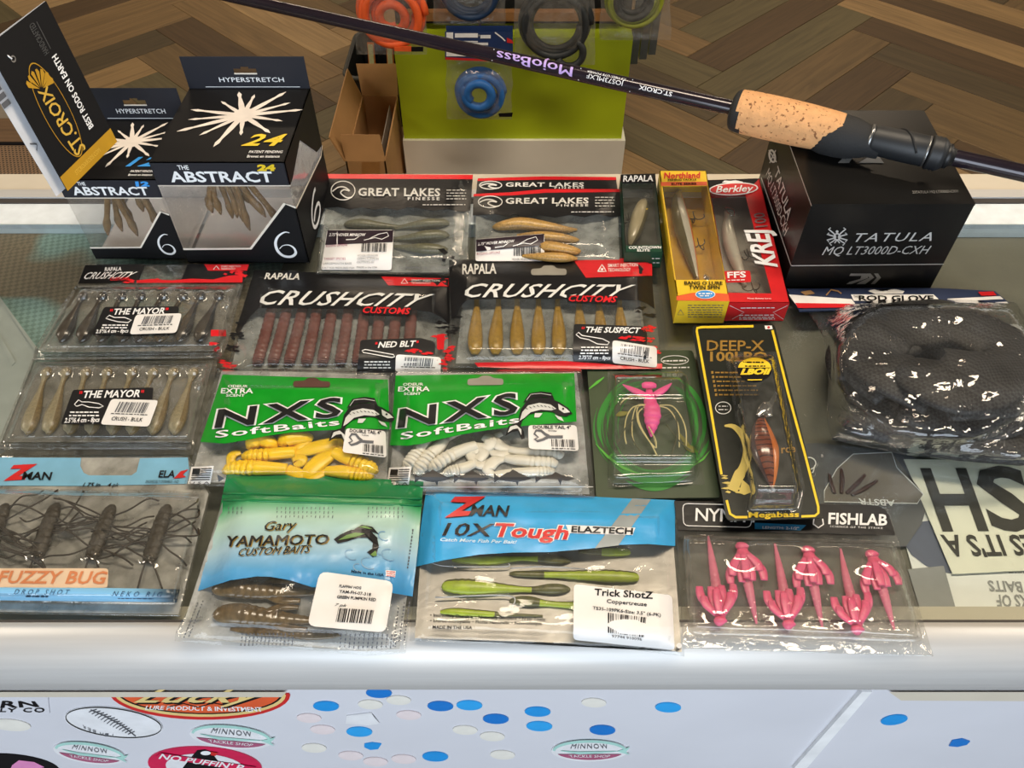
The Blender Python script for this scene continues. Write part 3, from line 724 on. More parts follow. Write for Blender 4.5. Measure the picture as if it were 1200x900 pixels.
flap(Vector((x0, yf_, RZ)), Vector((x1, yf_, RZ)), Vector((-.006, .02, .07)), Vector((-.01, .02, .068)), M_cb)
flap(Vector((x0, yf_, RZ)), Vector((x0, yb_, RZ)), Vector((-.03, -.0, .075)), Vector((-.03, .0, .085)), M_cb)
sheet('packing_tape', Plane(Vector((x0, yf_, .1)), Vector((x1, yf_, .1)), Vector((x0, yf_, .2))), [(424, 190), (445, 190), (445, 215), (424, 215)], mat('tape_tan', (160, 112, 62), .35), cb, .0006, 0, .0005)
c = hit_y(441, 158, 2.07); c.z = .1225
tg = empty('tape_dispenser', c, 'red tape dispenser lying inside the open cardboard box', 'tool')
V, Fc = boxvf(c + Vector((-.018, -.02, -.003)), c + Vector((.018, .05, .035))); mk('housing', V, Fc, mat('tool_red', (215, 62, 36), .45), tg)
wire('handle', [c + Vector((.01, .05, .03)), c + Vector((.02, .08, .05)), c + Vector((.026, .11, .055))], .008, mat('tool_dark_red', (110, 26, 22), .5), tg)
wire('roller', [c + Vector((-.022, -.02, .01)), c + Vector((-.02, -.03, .012))], .014, M_ink, tg, 12)
lt = empty('printed_leaflet', (x1 - .012, (yf_ + yb_) / 2, .12), 'white and maroon printed leaflet stuffed along the cardboard box wall', 'leaflet')
panel('sheet', [Vector((x1 - .012, yf_ + .06, .120)), Vector((x1 - .012, yb_ - .04, .120)), Vector((x1 - .022, yb_ - .04, .24)), Vector((x1 - .022, yf_ + .06, .24))], mat('leaflet_grey', (150, 142, 132), .6), lt, .002)
for k in range(5):
    y = yf_ + .08 + k * .045; panel('maroon_print', [Vector((x1 - .0175, y, .14)), Vector((x1 - .0175, y + .02, .14)), Vector((x1 - .0240, y + .03, .23)), Vector((x1 - .0240, y + .01, .23))], mat('leaflet_maroon', (120, 26, 34), .6), lt, .001)
# black tub behind the box
tb = empty('plastic_tub', hit_z(432, 90, 0), 'black plastic tub with a grey rim behind the cardboard box', 'tub')
tz = .20; A, B, C_, D_ = hit_z(399, 90, tz), hit_z(478, 92, tz), hit_z(478, 36, tz), hit_z(411, 37, tz)
yn, yf3 = A.y, D_.y; xl2, xr2 = A.x + .01, gl - .016
def ring_rect(x0, y0, x1, y1, r, z):
    out = []
    for cx, cy, a0 in ((x1 - r, y1 - r, 0), (x0 + r, y1 - r, 90), (x0 + r, y0 + r, 180), (x1 - r, y0 + r, 270)):
        for k in range(5):
            a = math.radians(a0 + 22.5 * k); out.append(Vector((cx + r * math.cos(a), cy + r * math.sin(a), z)))
    return out
lo = ring_rect(xl2 + .03, yn + .03, xr2, yf3 - .03, .03, .004); hi = ring_rect(xl2, yn, xr2, yf3, .04, tz); hi2 = ring_rect(xl2 + .006, yn + .006, xr2 - .006, yf3 - .006, .036, tz); lo2 = ring_rect(xl2 + .036, yn + .036, xr2 - .006, yf3 - .036, .026, .012)
k = len(lo); V = lo + hi + hi2 + lo2; Fc = [list(range(k))[::-1], [3 * k + i for i in range(k)]]
for s_ in range(3): Fc += [[s_ * k + i, s_ * k + (i + 1) % k, (s_ + 1) * k + (i + 1) % k, (s_ + 1) * k + i] for i in range(k)]
mk('shell', V, Fc, mat('tub_black', (14, 15, 15), .5), tb)
P = ring_rect(xl2 - .004, yn - .004, xr2 + .002, yf3 + .004, .044, tz - .004); wire('rim', P + [P[0]], .006, mat('tub_rim', (62, 62, 58), .5), tb)
M_oran = mat('tag_orange', (214, 120, 50), .5); M_pale = mat('tag_pale', (196, 190, 140), .5); M_dkg = mat('net_green', (20, 70, 40), .5)
for px, py in ((434, 62), (456, 62)):
    g = empty('tagged_packet', hit_z(px, py + 12, .16), 'black packet with an orange and pale hang tag in the black tub', 'packet', 'tagged packets in the tub')
    c = hit_z(px, py, .24); V, Fc = boxvf(c + Vector((-.022, .012, -.20)), c + Vector((.022, .03, -.01))); mk('packet', V, Fc, M_ink, g)
    panel('hang_tag', [c + Vector((-.012, 0, -.06)), c + Vector((.012, 0, -.06)), c + Vector((.014, .01, .03)), c + Vector((-.008, .01, .03))], M_oran, g, .002)
    panel('hang_tag_print', [c + Vector((-.008, -.0025, -.04)), c + Vector((.008, -.0025, -.04)), c + Vector((.010, .0068, .025)), c + Vector((-.006, .0068, .025))], M_pale, g, .001)
    q = c + Vector((0, .01, -.08)); wire('green_loop', [q + Vector((.03 * math.cos(u), -.01, .018 * math.sin(u))) for u in [math.pi * (.15 + .7 * i / 8) for i in range(9)]], .0025, M_dkg, g)
# floor mat at the left
def mesh_mat():
    m = bpy.data.materials.new('woven_mat'); m.use_nodes = True; t = m.node_tree; b = t.nodes['Principled BSDF']
    tc = nd(t, 'ShaderNodeTexCoord'); br = nd(t, 'ShaderNodeTexBrick'); br.inputs['Scale'].default_value = 1
    br.inputs['Brick Width'].default_value = .012; br.inputs['Row Height'].default_value = .012; br.inputs['Mortar Size'].default_value = .003
    br.inputs['Color1'].default_value = (*lin((38, 32, 28)), 1); br.inputs['Color2'].default_value = (*lin((44, 36, 30)), 1); br.inputs['Mortar'].default_value = (*lin((140, 112, 84)), 1)
    t.links.new(tc.outputs['Object'], br.inputs[0]); t.links.new(br.outputs[0], b.inputs['Base Color']); b.inputs['Roughness'].default_value = .8
    return m
mt_ = empty('floor_mat', hit_z(0, 185, 0), 'dark woven floor mat with a brown and grey border on the floor behind the counter', 'mat')
yA, yB, yC, yD = hit_z(0, 215, .02).y, hit_z(0, 168, .02).y, hit_z(0, 138, .02).y, hit_z(0, 120, .02).y
xA, xB = hit_z(-130, 190, 0).x, hit_z(98, 190, 0).x
box('woven_field', (xA, yA - .2, .001), (xB, yB, .016), mesh_mat(), mt_); box('brown_border', (xA, yB, .001), (xB, yC, .018), mat('mat_brown', (112, 86, 60), .7, var=.2, vscale=6, stretch=(1, 10, 1)), mt_)
box('dark_edge', (xA, yB - .006, .001), (xB, yB + .008, .021), M_ink, mt_); box('grey_border', (xA, yC, .001), (xB, yD, .014), mat('mat_grey', (140, 130, 116), .7), mt_)
# ================================================================ BOXES ON THE GLASS, ROD AND TAG
M_card = mat('card_black', (18, 18, 20), .5, var=.05, vscale=25, spec=.22); M_cardg = mat('card_charcoal', (38, 38, 44), .5, spec=.25, var=.05, vscale=25)
M_cin = mat('card_inner', (250, 242, 234), .7, var=.04); M_edge = mat('card_edge', (226, 216, 200), .7)
M_win = film('window_film', (.98, .98, .98), .02, (210, 210, 205), .03, .25, 45)
M_squid = mat('bait_squid', (134, 104, 66), .35, alpha=.9, var=.25, vscale=300, trans=.2)
M_yel = mat('print_yellow', (236, 200, 36), .4); M_blue = mat('print_blue', (58, 150, 226), .4)
def squid_box(name, label, num, numcol, F4, band_y, head, card, dig, body):
    """F4: front quad px (tl,tr,br,bl); head: header px (back_l, back_r, top_y)"""
    tl, tr, br, bl = F4
    Y0 = hit_z((bl[0] + br[0]) / 2, (bl[1] + br[1]) / 2, GZ + .0008).y
    z0 = GZ + .0008; z1 = hit_y((tl[0] + tr[0]) / 2, (tl[1] + tr[1]) / 2, Y0).z
    xa, xb = (hit_y(*tl, Y0).x + hit_y(*bl, Y0).x) / 2, (hit_y(*tr, Y0).x + hit_y(*br, Y0).x) / 2
    Yb = (hit_z(*head[0], z1).y + hit_z(*head[1], z1).y) / 2
    r = empty(name, ((xa + xb) / 2, (Y0 + Yb) / 2, z0), label, 'box', 'boxed squid lures at the back of the counter')
    t = .0007
    FR = Plane(Vector((xa, Y0, z0)), Vector((xb, Y0, z0)), Vector((xa, Y0, z1))); TP = Plane(Vector((xa, Y0, z1)), Vector((xb, Y0, z1)), Vector((xa, Yb, z1)))
    box('top_panel', (xa, Y0, z1 - t), (xb, Yb, z1), M_card, r)
    zband = hit_y((tl[0] + tr[0]) / 2, band_y, Y0).z
    box('front_band', (xa, Y0, zband), (xb, Y0 + t, z1), M_cardg, r)
    box('band_edge', (xa, Y0 - .0003, zband - .0008), (xb, Y0 + t, zband), M_edge, r)
    box('floor_panel', (xa, Y0, z0), (xb, Yb, z0 + t), M_cin, r)
    box('back_panel', (xa, Yb - t, z0), (xb, Yb, z1), M_cin, r)
    # header flap with a hang slot
    zt = hit_y((tl[0] + tr[0]) / 2 + 20, head[2], Yb).z
    Hh = zt - z1; xm = (xa + xb) / 2; sw = .010; sz0, sz1 = z1 + Hh * .50, z1 + Hh * .63
    V, Fc = join([boxvf((xa, Yb - t, z1), (xb, Yb, sz0)), boxvf((xa, Yb - t, sz0), (xm - sw, Yb, sz1)), boxvf((xm + sw, Yb - t, sz0), (xb, Yb, sz1)), boxvf((xa, Yb - t, sz1), (xm - sw * .35, Yb, zt)), boxvf((xm + sw * .35, Yb - t, sz1), (xb, Yb, zt)), boxvf((xm - sw * .35, Yb - t, sz1 + Hh * .06), (xm + sw * .35, Yb, zt))])
    mk('hang_header', V, Fc, M_cardg, r)
    box('slot_edge', (xm - sw, Yb - t - .0004, sz0 - .0012), (xm + sw, Yb, sz0), M_edge, r)
    HD = Plane(Vector((xa, Yb - t, z1)), Vector((xb, Yb - t, z1)), Vector((xa, Yb - t, zt)))
    W3 = lambda s, x, z, pl: None
    # helpers placing print by fractions of a face
    class Face:
        def __init__(s, o, ux, uy, n): s.o, s.ux, s.uy, s.n = o, ux, uy, n
        def P(s, u, v, lift=0): return s.o + s.ux * u + s.uy * v + s.n * lift
    fT = Face(Vector((xa, Y0, z1)), Vector((xb - xa, 0, 0)), Vector((0, Yb - Y0, 0)), Vector((0, 0, 1)))
    fF = Face(Vector((xa, Y0, z0)), Vector((xb - xa, 0, 0)), Vector((0, 0, z1 - z0)), Vector((0, -1, 0)))
    fH = Face(Vector((xa, Yb - t, z1)), Vector((xb - xa, 0, 0)), Vector((0, 0, zt - z1)), Vector((0, -1, 0)))
    fS = Face(Vector((xb, Y0, z0)), Vector((0, Yb - Y0, 0)), Vector((0, 0, z1 - z0)), Vector((1, 0, 0)))
    fL = Face(Vector((xa, Yb, z0)), Vector((0, Y0 - Yb, 0)), Vector((0, 0, z1 - z0)), Vector((-1, 0, 0)))
    a = Art(fH, M_white, .0004); a.text('HYPERSTRETCH', (.27, .22), (.80, .22), (.27, .36), bold=.01, space=1.05); a.build('lettering', r)
    Art(fH, M_white, .0004).line([(.14, .06), (.92, .06)], .02).build('rule', r)
    # starburst of hyper-stretched squid on top
    a = Art(fT, mat('print_bone', (232, 222, 212), .5), .0004); cx, cy = .545, .60
    for k, (dx, dy, wd) in enumerate([(-.12, .34, .05), (.02, .30, .04), (.27, .34, .05), (.34, .18, .04), (.46, .08, .045), (.33, -.08, .04), (.27, -.24, .045), (.05, -.27, .04), (-.12, -.42, .05), (-.27, -.27, .04), (-.46, -.22, .05), (-.42, -.06, .04), (-.44, .08, .045), (-.23, .20, .035)]):
        q = Vector((dx, dy)).normalized(); nn = Vector((-q.y, q.x)) * wd * .5; L = Vector((dx, dy)); c0 = Vector((cx, cy))
        pts = [c0 - nn, c0 + L * .45 - nn * .9, c0 + L * .75 - nn * .45, c0 + L * .87 - nn * .75, c0 + L, c0 + L * .87 + nn * .75, c0 + L * .75 + nn * .45, c0 + L * .45 + nn * .9, c0 + nn]
        a.add([tuple(p) for p in pts], [list(range(9))])
    a.poly(ell(cx, cy, .09, .10, 14), 0); a.build('starburst_print', r)
    a = Art(fT, numcol, .0006); a.text(num, (.64, .20), (.92, .20), (.66, .34), bold=.05, shear=.25, space=1.1); a.build('lettering', r)
    a = Art(fT, M_white, .0006); a.text('PATENT PENDING', (.71, .105), (.96, .105), (.71, .135), shear=.15, bold=.02); a.text('Brevet en instance', (.71, .05), (.95, .05), (.71, .08), bold=.02); a.build('lettering', r)
    vb = (zband - z0) / (z1 - z0); bh = 1 - vb
    a = Art(fF, M_white, .0004); a.text('ABSTRACT', (.12, vb + bh * .16), (.88, vb + bh * .16), (.12, vb + bh * .60), bold=.05, space=1.0); a.text('THE', (.20, vb + bh * .70), (.28, vb + bh * .70), (.20, vb + bh * .88), bold=.02); a.build('lettering', r)
    a = Art(fF, numcol, .0005); a.text(num, (.79, vb + bh * .66), (.91, vb + bh * .66), (.80, vb + bh * .90), bold=.06); a.build('lettering', r)
    # stepped lower card: strip along the foot, rising to the right corner
    def card(fc, pts, nm):
        V = [fc.P(u, v) for u, v in pts]; panel(nm, V, M_card, r, .0007, out=fc.n)
        e = Art(fc, M_edge, .0003); e.line(pts[2:], .02); e.build('cut_edge', r)
    card(fF, [(0, 0), (1, 0), (1, .58), (.92, .62), (.55, .16), (0, .155)], 'lower_card')
    if num == '24': card(fS, [(0, 0), (1, 0), (1, .44), (.9, .40), (.0, .58)], 'side_card')
    if num == '24': panel('side_card', [fS.P(0, 1), fS.P(0, vb), fS.P(.10, vb), fS.P(.45, .88), fS.P(.82, .50), fS.P(1, .44), fS.P(1, 1)], M_card, r, .0007, out=fS.n)
    a = Art(fF, M_white, .0006)
    six = [(.90, .33), (.86, .335), (.80, .29), (.765, .22), (.765, .14), (.80, .085), (.86, .075), (.905, .11), (.905, .165), (.87, .20), (.82, .195), (.785, .16)]
    a.line([tuple(p) for p in cr(six, 40)], [.006 + .020 * math.sin(math.pi * min(1, i / 40 * 1.1)) for i in range(41)]); a.build('numeral', r)
    if num == '24': a = Art(fS, M_white, .0006); a.line([tuple(p) for p in cr([(.28 + (x - .76) * 1.9, y) for x, y in six], 30)], .035); a.build('numeral', r)
    for fc, pts in ((fF, [(0, 0), (1, 0), (1, .57), (.92, .60), (.55, .15), (0, .145)]), (fS, [(0, 0), (1, 0), (1, .43), (.9, .39), (0, .57)]), (fS, [(0, 1), (0, vb), (.10, vb), (.45, .88), (.82, .50), (1, .44), (1, 1)]), (fF, [(0, 1), (0, vb), (1, vb), (1, 1)])):
        if fc is fS and num != '24': continue
        panel('white_lining', [fc.P(u, v) - fc.n * .0009 for u, v in pts], M_cin, r, .0002, out=fc.n)
    box('white_lining', (xa + .001, Y0 + .002, z1 - .0013), (xb - .001, Yb - .001, z1 - .0009), M_cin, r)
    # clear window sleeve: front and left side
    for fc, nm in ((fF, 'front_window'), (fL, 'side_window'), (fS, 'side_window')):
        panel(nm, [fc.P(.0, 0.0) - fc.n * .0012, fc.P(1, 0) - fc.n * .0012, fc.P(1, 1) - fc.n * .0012, fc.P(0, 1) - fc.n * .0012], M_win, r, .0002, out=fc.n)
    # squid tentacle baits hanging inside
    for k in range(11 if num == '24' else 8):
        rnd = random.Random(k + len(num) * 3 + int(num)); u = .22 + .62 * k / (10 if num == '24' else 7); yy = Y0 + .012 + rnd.uniform(0, .02)
        L = rnd.uniform(.045, .072); zz = zband + .012; sp = (u - .5) * .5
        P = []; R = []
        for i in range(11):
            q = i / 10; P.append(Vector((xa + (xb - xa) * (.36 + .3 * (u - .2)) + sp * L * 1.9 * q + .002 * math.sin(q * 5 + k), yy, zz - L * q))); R.append(0.0032 * (1 - .4 * q) + (.0016 * math.exp(-((q - .82) / .08) ** 2)) - (.0012 if q > .95 else 0))
        V, Fc = sweep3(P, R, 8, 1.0, up=Vector((0, 1, 0))); o = mk('squid_bait', V, Fc, M_squid, None, True)
        tag(o, 'brown stretchy squid bait hanging inside the %s box' % body, 'lure', 'squid baits in the %s box' % body)
    return xa, xb, Y0, Yb, z0, z1
squid_box('squid_lure_box', 'taller black box with clear window and yellow 24 print', '24', M_yel, [(174.6, 190.2), (332.3, 190.2), (364.3, 308.5), (221, 308)], 217, [(219.5, 104), (361.6, 102.5), 66], None, '6', 'yellow 24')
B12 = squid_box('squid_lure_box', 'smaller black box with clear window and blue 12 print', '12', M_blue, [(70, 209), (184, 212), (218, 304), (107, 303)], 231.5, [(112, 140), (210, 140), 103], None, '6', 'blue 12')

# ---- reel box
z0 = GZ + .0008; Y0 = hit_z(1005, 337.5, z0).y
z1 = hit_y(1046, 240.3, Y0).z
FL, FR_ = Vector((hit_y(951, 240.3, Y0).x, Y0, z1)), Vector((hit_y(1142, 240.3, Y0).x, Y0, z1))
BL, BR = hit_z(911, 131, z1), hit_z(1082, 131, z1); BL.y = BR.y = (BL.y + BR.y) / 2
rb = empty('reel_box', ((FL.x + FR_.x) / 2, (Y0 + BL.y) / 2, z0), 'glossy black fishing reel carton standing under the rod handle', 'box')
dn = Vector((0, 0, z1 - z0)); V = [FL, FR_, BR, BL, FL - dn, FR_ - dn, BR - dn, BL - dn]
M_reel = mat('reel_carton', (18, 17, 16), .34, spec=.3, var=.05, vscale=20)
mk('carton', V, [[0, 3, 2, 1][::-1], [4, 5, 6, 7][::-1], [0, 1, 5, 4][::-1], [1, 2, 6, 5][::-1], [2, 3, 7, 6][::-1], [3, 0, 4, 7][::-1]], M_reel, rb)
V2 = [p + (p - (FL + BR) / 2) * .004 + Vector((0, 0, .0012)) for p in (FL, FR_, BR, BL)]; mk('lid', V2 + [p - Vector((0, 0, .0012)) for p in V2], [[0, 1, 2, 3], [7, 6, 5, 4], [0, 4, 5, 1], [1, 5, 6, 2], [2, 6, 7, 3], [3, 7, 4, 0]], M_reel, rb)
RF = Plane(FL, FR_, FL - dn); RT = Plane(FL + Vector((0, 0, .0012)), FR_ + Vector((0, 0, .0012)), BR + Vector((0, 0, .0012))); RS = Plane(FL, BL, FL - dn)
M_silv = mat('print_silver', (196, 194, 190), .35, .2)
a = Art(RF, M_silv, .0005); a.text('TATULA', (1001, 283.5), (1091.5, 282.3), (1003.5, 273.5), (1094, 272.3), bold=.0, shear=.3, space=1.15); a.text('MQ LT3000D-CXH', (963, 298.8), (1088, 297.5), (966, 289.2), (1092, 288), shear=.25, bold=.015); a.build('lettering', rb)
a = Art(RF, M_silv, .0005); a.line([(927.5, 311.4), (1106, 309.6)], 1.0)
for s_ in (-1, 1):      # spider emblem
    for k, (x, y, x2, y2) in enumerate([(4, -4, 10, -9), (5, -1, 12, -3), (5, 2, 12, 4), (3, 4, 9, 8)]): a.line([(981 + s_ * 1.5, 277.5), (981 + s_ * x, 277.5 + y), (981 + s_ * x2, 277.5 + y2), (981 + s_ * (x2 - 2.5), 277.5 + y2 + (2 if y > 0 else -1.5))], 1.5)
    a.line([(981, 281), (981 + s_ * 3, 285)], 1.4)
a.ring(981, 277.5, 3.6, 3.6, 1.6); a.ell(981, 271.5, 1.6, 1.6); a.build('spider_emblem', rb)
def dlogo(a, f):
    a.add([f(.10, 0), f(.55, 0), f(.50, .22), f(.07, .22)][::-1], [[0, 1, 2, 3]])
    a.add([f(.55, 0), f(.62, .18), f(.62, .42), f(.16, 1), f(0, 1), f(.10, .78), f(.40, .50), f(.42, .22)], [list(range(8))])
    a.add([f(.30, 1), f(.40, .78), f(.66, .40), f(.56, 0), f(.68, 0), f(.80, .38), f(.56, 1)], [list(range(7))])
    a.add([f(.72, 1), f(.88, .40), f(.78, 0), f(.90, 0), f(1.0, .40), f(.84, 1)], [list(range(6))])
a = Art(RF, mat('print_grey', (140, 138, 134), .4), .0005); dlogo(a, lambda u, v: (993 + 40 * u - 1.5 * v, 320.5 + 12.5 * v)); a.build('wing_logo', rb)
a = Art(RT, mat('print_grey', (140, 138, 134), .4), .0005); a.poly([(982, 191), (995, 177.5), (1004, 177.5), (995, 191)], 0); a.poly([(1006, 191), (1018, 183.5), (1030, 183), (1036, 191)], 0); a.text('23TATULA MQ LT3000D-CXH', (1069.4, 226.8), (1122.5, 225.4), (1069, 223.8)); a.build('lettering', rb)
a = Art(RS, M_silv, .0005); a.text('TATULA', (908, 205), (922.5, 259), (911.5, 194), (927.5, 247), bold=.01, shear=.2); a.text('MQ LT3000D-CXH', (897.5, 205), (919.5, 278), (901, 195.5), (924, 267), shear=.2)
a.line([(927, 311.2), (892, 208)], 1.0); a.line([(951, 241.5), (912, 133)], .9); a.ring(905, 183, 3.2, 7, 2.2, rot=-.2); a.line([(901, 176), (910, 190)], 1.2); a.line([(909, 176), (902, 191)], 1.2); a.build('lettering', rb)

# ---- fishing rod resting on the reel box
M_blank = mat('rod_blank', (40, 32, 40), .22, .3, var=.1, coat=.5); M_eva = mat('eva_foam', (30, 30, 31), .75, bump=.15, bscale=700); M_seat = mat('reel_seat', (28, 30, 33), .5)
M_lil = mat('print_lilac', (188, 160, 220), .4)
def cork():
    m = mat('cork', (214, 160, 108), .85, var=.10, vscale=120, bump=.3, bscale=300); t = m.node_tree; b = t.nodes['Principled BSDF']
    tc = nd(t, 'ShaderNodeTexCoord'); vo = nd(t, 'ShaderNodeTexNoise'); vo.inputs['Scale'].default_value = 330; vo.inputs['Detail'].default_value = 2
    t.links.new(tc.outputs['Object'], vo.inputs['Vector']); mr = nd(t, 'ShaderNodeMapRange'); mr.inputs[1].default_value = .60; mr.inputs[2].default_value = .68; t.links.new(vo.outputs[0], mr.inputs[0])
    old = b.inputs['Base Color'].links[0].from_socket; mx = nd(t, 'ShaderNodeMix', data_type='RGBA'); mx.inputs['B'].default_value = (*lin((130, 84, 50)), 1)
    t.links.new(mr.outputs[0], mx.inputs['Factor']); t.links.new(old, mx.inputs['A']); t.links.new(mx.outputs['Result'], b.inputs['Base Color']); return m
M_cork = cork()
RC = hit_z(1052, 170, z1 + .0206); RA = at_depth(300, 2.5, .80)
rdir = (RA - RC).normalized()
def rod_at(px):      # point of the rod axis seen at image column px
    best = None
    lo, hi = -.6, 1.6
    for _ in range(50):
        m_ = (lo + hi) / 2; p = RC + rdir * m_; d = p - CAM; x = 600 + F * d.x / d.dot(FW)
        if x > px: lo = m_
        else: hi = m_
    return lo
rod = empty('fishing_rod', RC, 'dark purple fishing rod with cork and foam grip resting across the reel carton', 'fishing rod')
def rod_body(name, segs, mt, seg=20, off=None, par=rod):
    P = []; R = []
    for s_, r_ in segs:
        p = RC + rdir * s_ + (off or Vector()); P.append(p); R.append(r_)
    V, Fc = sweep3(P, R, seg); return mk(name, V, Fc, mt, par, True)
sF = rod_at(858)                                     # front of the fore grip
rod_body('blank', [(-.55, .0064), (sF, .0066), (sF + .2, .0064), (sF + .6, .0058), (sF + 1.5, .0036)], M_blank)
sG = rod_at(995)
# shaped fore grip: cork with black foam, swept with an oval section
P = []; R = []
for px, r_ in [(857, .0105), (862, .0165), (880, .0178), (910, .0180), (940, .0176), (965, .0168), (985, .0158)]:
    P.append(RC + rdir * rod_at(px) + Vector((0, 0, -.001))); R.append(r_)
V, Fc = sweep3([Vector(p) for p in cr([tuple(q) for q in P], 24)], [q[0] for q in cr([(x,) for x in R], 24)], 28)
seg = 28; mi = []
for i in range(24):
    for j in range(seg):
        a_ = 2 * math.pi * (j + .5) / seg; tt = (i + .5) / 24
        mi.append(0 if (tt > .20 + .05 * (1 - math.sin(a_))) else 1)
mk('cork_grip', V, Fc, [M_cork, M_eva], rod, True, mi + [1, 0])
g = [(rod_at(x), r_) for x, r_ in [(955, .0150), (968, .0172), (985, .0175), (1000, .0165), (1012, .0140), (1022, .0118), (1034, .0112)]]
P = [RC + rdir * s_ + Vector((0, 0, -.003)) for s_, r_ in g]; V, Fc = sweep3(P, [r_ for s_, r_ in g], 24); mk('foam_grip', V, Fc, M_eva, rod, True)
a_ = []
sp = [(rod_at(x), r_) for x, r_ in [(1018, .0110), (1024, .0118), (1058, .0122), (1062, .0122), (1085, .0120), (1087, .0114)]]
rod_body('reel_seat', sp, M_seat, 24)
rod_body('seat_ring', [(rod_at(1084), .0121), (rod_at(1086.5), .0121)], M_steel, 24)
rod_body('winding_check', [(rod_at(1017.5), .0116), (rod_at(1021), .0116)], M_steel, 24)
s0, s1 = rod_at(1088), rod_at(1108)
P = [RC + rdir * (s0 + (s1 - s0) * i / 8) for i in range(9)]; V, Fc = sweep3(P, [.0128, .0135, .0128, .0135, .0128, .0135, .0125, .0115, .0095], 24); mk('locking_nut', V, Fc, M_seat, rod, True)
rod_body('locking_collar', [(rod_at(1106), .0098), (rod_at(1112), .0098), (rod_at(1114), .0075), (rod_at(1118), .0066)], M_blk, 20)
# curved reel-seat hood edge
hood = []
for i in range(13):
    q = i / 12; s_ = rod_at(1036 + 38 * q); a2 = math.radians(205 - 190 * q); side = rdir.cross(Vector((0, 0, 1))).normalized(); up2 = side.cross(rdir).normalized()
    hood.append(RC + rdir * s_ + (-side * math.cos(a2) * 1.0 + up2 * abs(math.sin(a2))) * .0126)
wire('seat_hood', hood, .0009, M_eva, rod, 6)
class RodSurf:       # print wrapped on the blank, u along the rod (image column), v around it
    def __init__(s, r_): s.r = r_
    def P(s, u, v, lift=0):
        s_ = rod_at(u); p = RC + rdir * s_; vd = (CAM - p).normalized(); side = rdir.cross(vd).normalized(); vd = side.cross(rdir).normalized()
        if side.z < 0: side = -side
        rr_ = s.r + lift; return p + side * (v * rr_) + vd * (math.sqrt(max(.05, 1 - v * v)) * rr_)
RS2 = RodSurf(.0067)
a = Art(RS2, M_lil, .0002); a.sub = 3; 
for o_ in (0, .7): a.text('MojoBass', (672 + o_, .66), (584 + o_, .66), (673 + o_, -.5), (586 + o_, -.5))
a.build('lettering', rod)
a = Art(RS2, M_white, .0002); a.sub = 2; a.text('JOS73MLXF', (733, .30), (690, .30), (733, -.25), (690, -.25)); a.text('ST.CROIX', (789, .30), (751, .30), (789, -.2), (751, -.2), bold=.02)
for u in (580, 681, 741): a.line([(u, -.75), (u, .75)], .9)
a.text('7.3 MED. LITE POWER', (734, .68), (689, .68), (734, .44), (689, .44)); a.build('lettering', rod)
# ---- hang tag of the rod, leaning on the smaller squid box
tA, tB, tC, tD = at_depth(54, 1, .575), at_depth(137, 166, .634), at_depth(79, 224, .600), None
# keep the four corners in one plane and rectangular
ux = (tB - tA); uy = (tC - tB)
tC = tB + uy; tD = tA + uy
tn = ux.cross(uy).normalized(); tn = tn if tn.dot(CAM - tA) > 0 else -tn
tgm = empty('rod_hang_tag', tC, 'black and gold folded cardboard rod tag on a string leaning on the smaller squid box', 'tag')
class TagF:
    def P(s, u, v, lift=0): return tA + ux * u + uy * v + tn * lift      # u down the long side, v across
TG = TagF()
panel('front_leaf', [tA, tB, tC, tD], M_card, tgm, .0006, out=tn)
bk = -tn * .007
panel('back_leaf', [tA - tn * .0015, tB - tn * .0015, tC + bk + uy.normalized() * .006, tD + bk + uy.normalized() * .009], mat('tag_white', (206, 208, 214), .5), tgm, .0005, out=tn)
class LeafF:
    def P(s, u, v, lift=0): return tD + bk + uy.normalized() * (.013 - .007 * u - v * .012) + ux * u + tn * (.001 + lift)
lf_ = Art(LeafF(), M_inkg, .0003)
for k in range(4): lf_.add([(.17 + k * .05, .15), (.205 + k * .05, .15), (.205 + k * .05, .75), (.17 + k * .05, .75)], [[0, 1, 2, 3]])
lf_.line([(.62, .35), (.65, .75), (.68, .5)], .012); lf_.build('print_mark', tgm)
M_tgold = mat('tag_gold', (196, 148, 34), .35, .2); M_tlet = mat('tag_gold_light', (224, 182, 74), .35, .2)
Art(TG, M_tgold, .0004).poly([(.895, 0), (1, 0), (1, 1), (.895, 1)], 0).build('gold_band', tgm)
Art(TG, M_tlet, .0005).text('STCROIXRODS.COM', (.965, .78), (.965, .30), (.935, .78)).build('lettering', tgm)
a = Art(TG, M_tgold, .0005); a.ring(.56, .60, .325, .185, .008, 40, .0); a.build('oval_rule', tgm)
a = Art(TG, M_tlet, .0006); a.text('ST.CROIX', (.875, .475), (.395, .55), (.872, .655), (.385, .70), bold=.03, space=.95); a.build('lettering', tgm)
a = Art(TG, M_tgold, .0006)
for k in range(7):
    an = math.radians(205 + 22 * k - 70); c0 = Vector((.395, .64)); d = Vector((math.cos(an) * .12, math.sin(an) * .20)); nn = Vector((-d.y, d.x)).normalized() * .024
    a.add([tuple(c0 + d * .12), tuple(c0 + d * .95 - nn), tuple(c0 + d * 1.05), tuple(c0 + d * .95 + nn)], [[0, 1, 2, 3]])
a.build('shell_emblem', tgm)
a = Art(TG, M_white, .0005); a.text('BEST RODS ON EARTH', (.80, .22), (.285, .22), (.80, .30), bold=.03); a.build('lettering', tgm)
a = Art(TG, mat('print_dim', (74, 74, 74), .5), .0005); a.text('HANDCRAFTED', (.25, .30), (.05, .30), (.25, .38)); a.line([(.06, .26), (.24, .26)], .01); a.build('lettering', tgm)
Art(TG, M_steel, .0006).ring(.145, .78, .016, .03, .010).build('eyelet', tgm)
hp = TG.P(.14, .80, .001); rp = RC + rdir * rod_at(60)
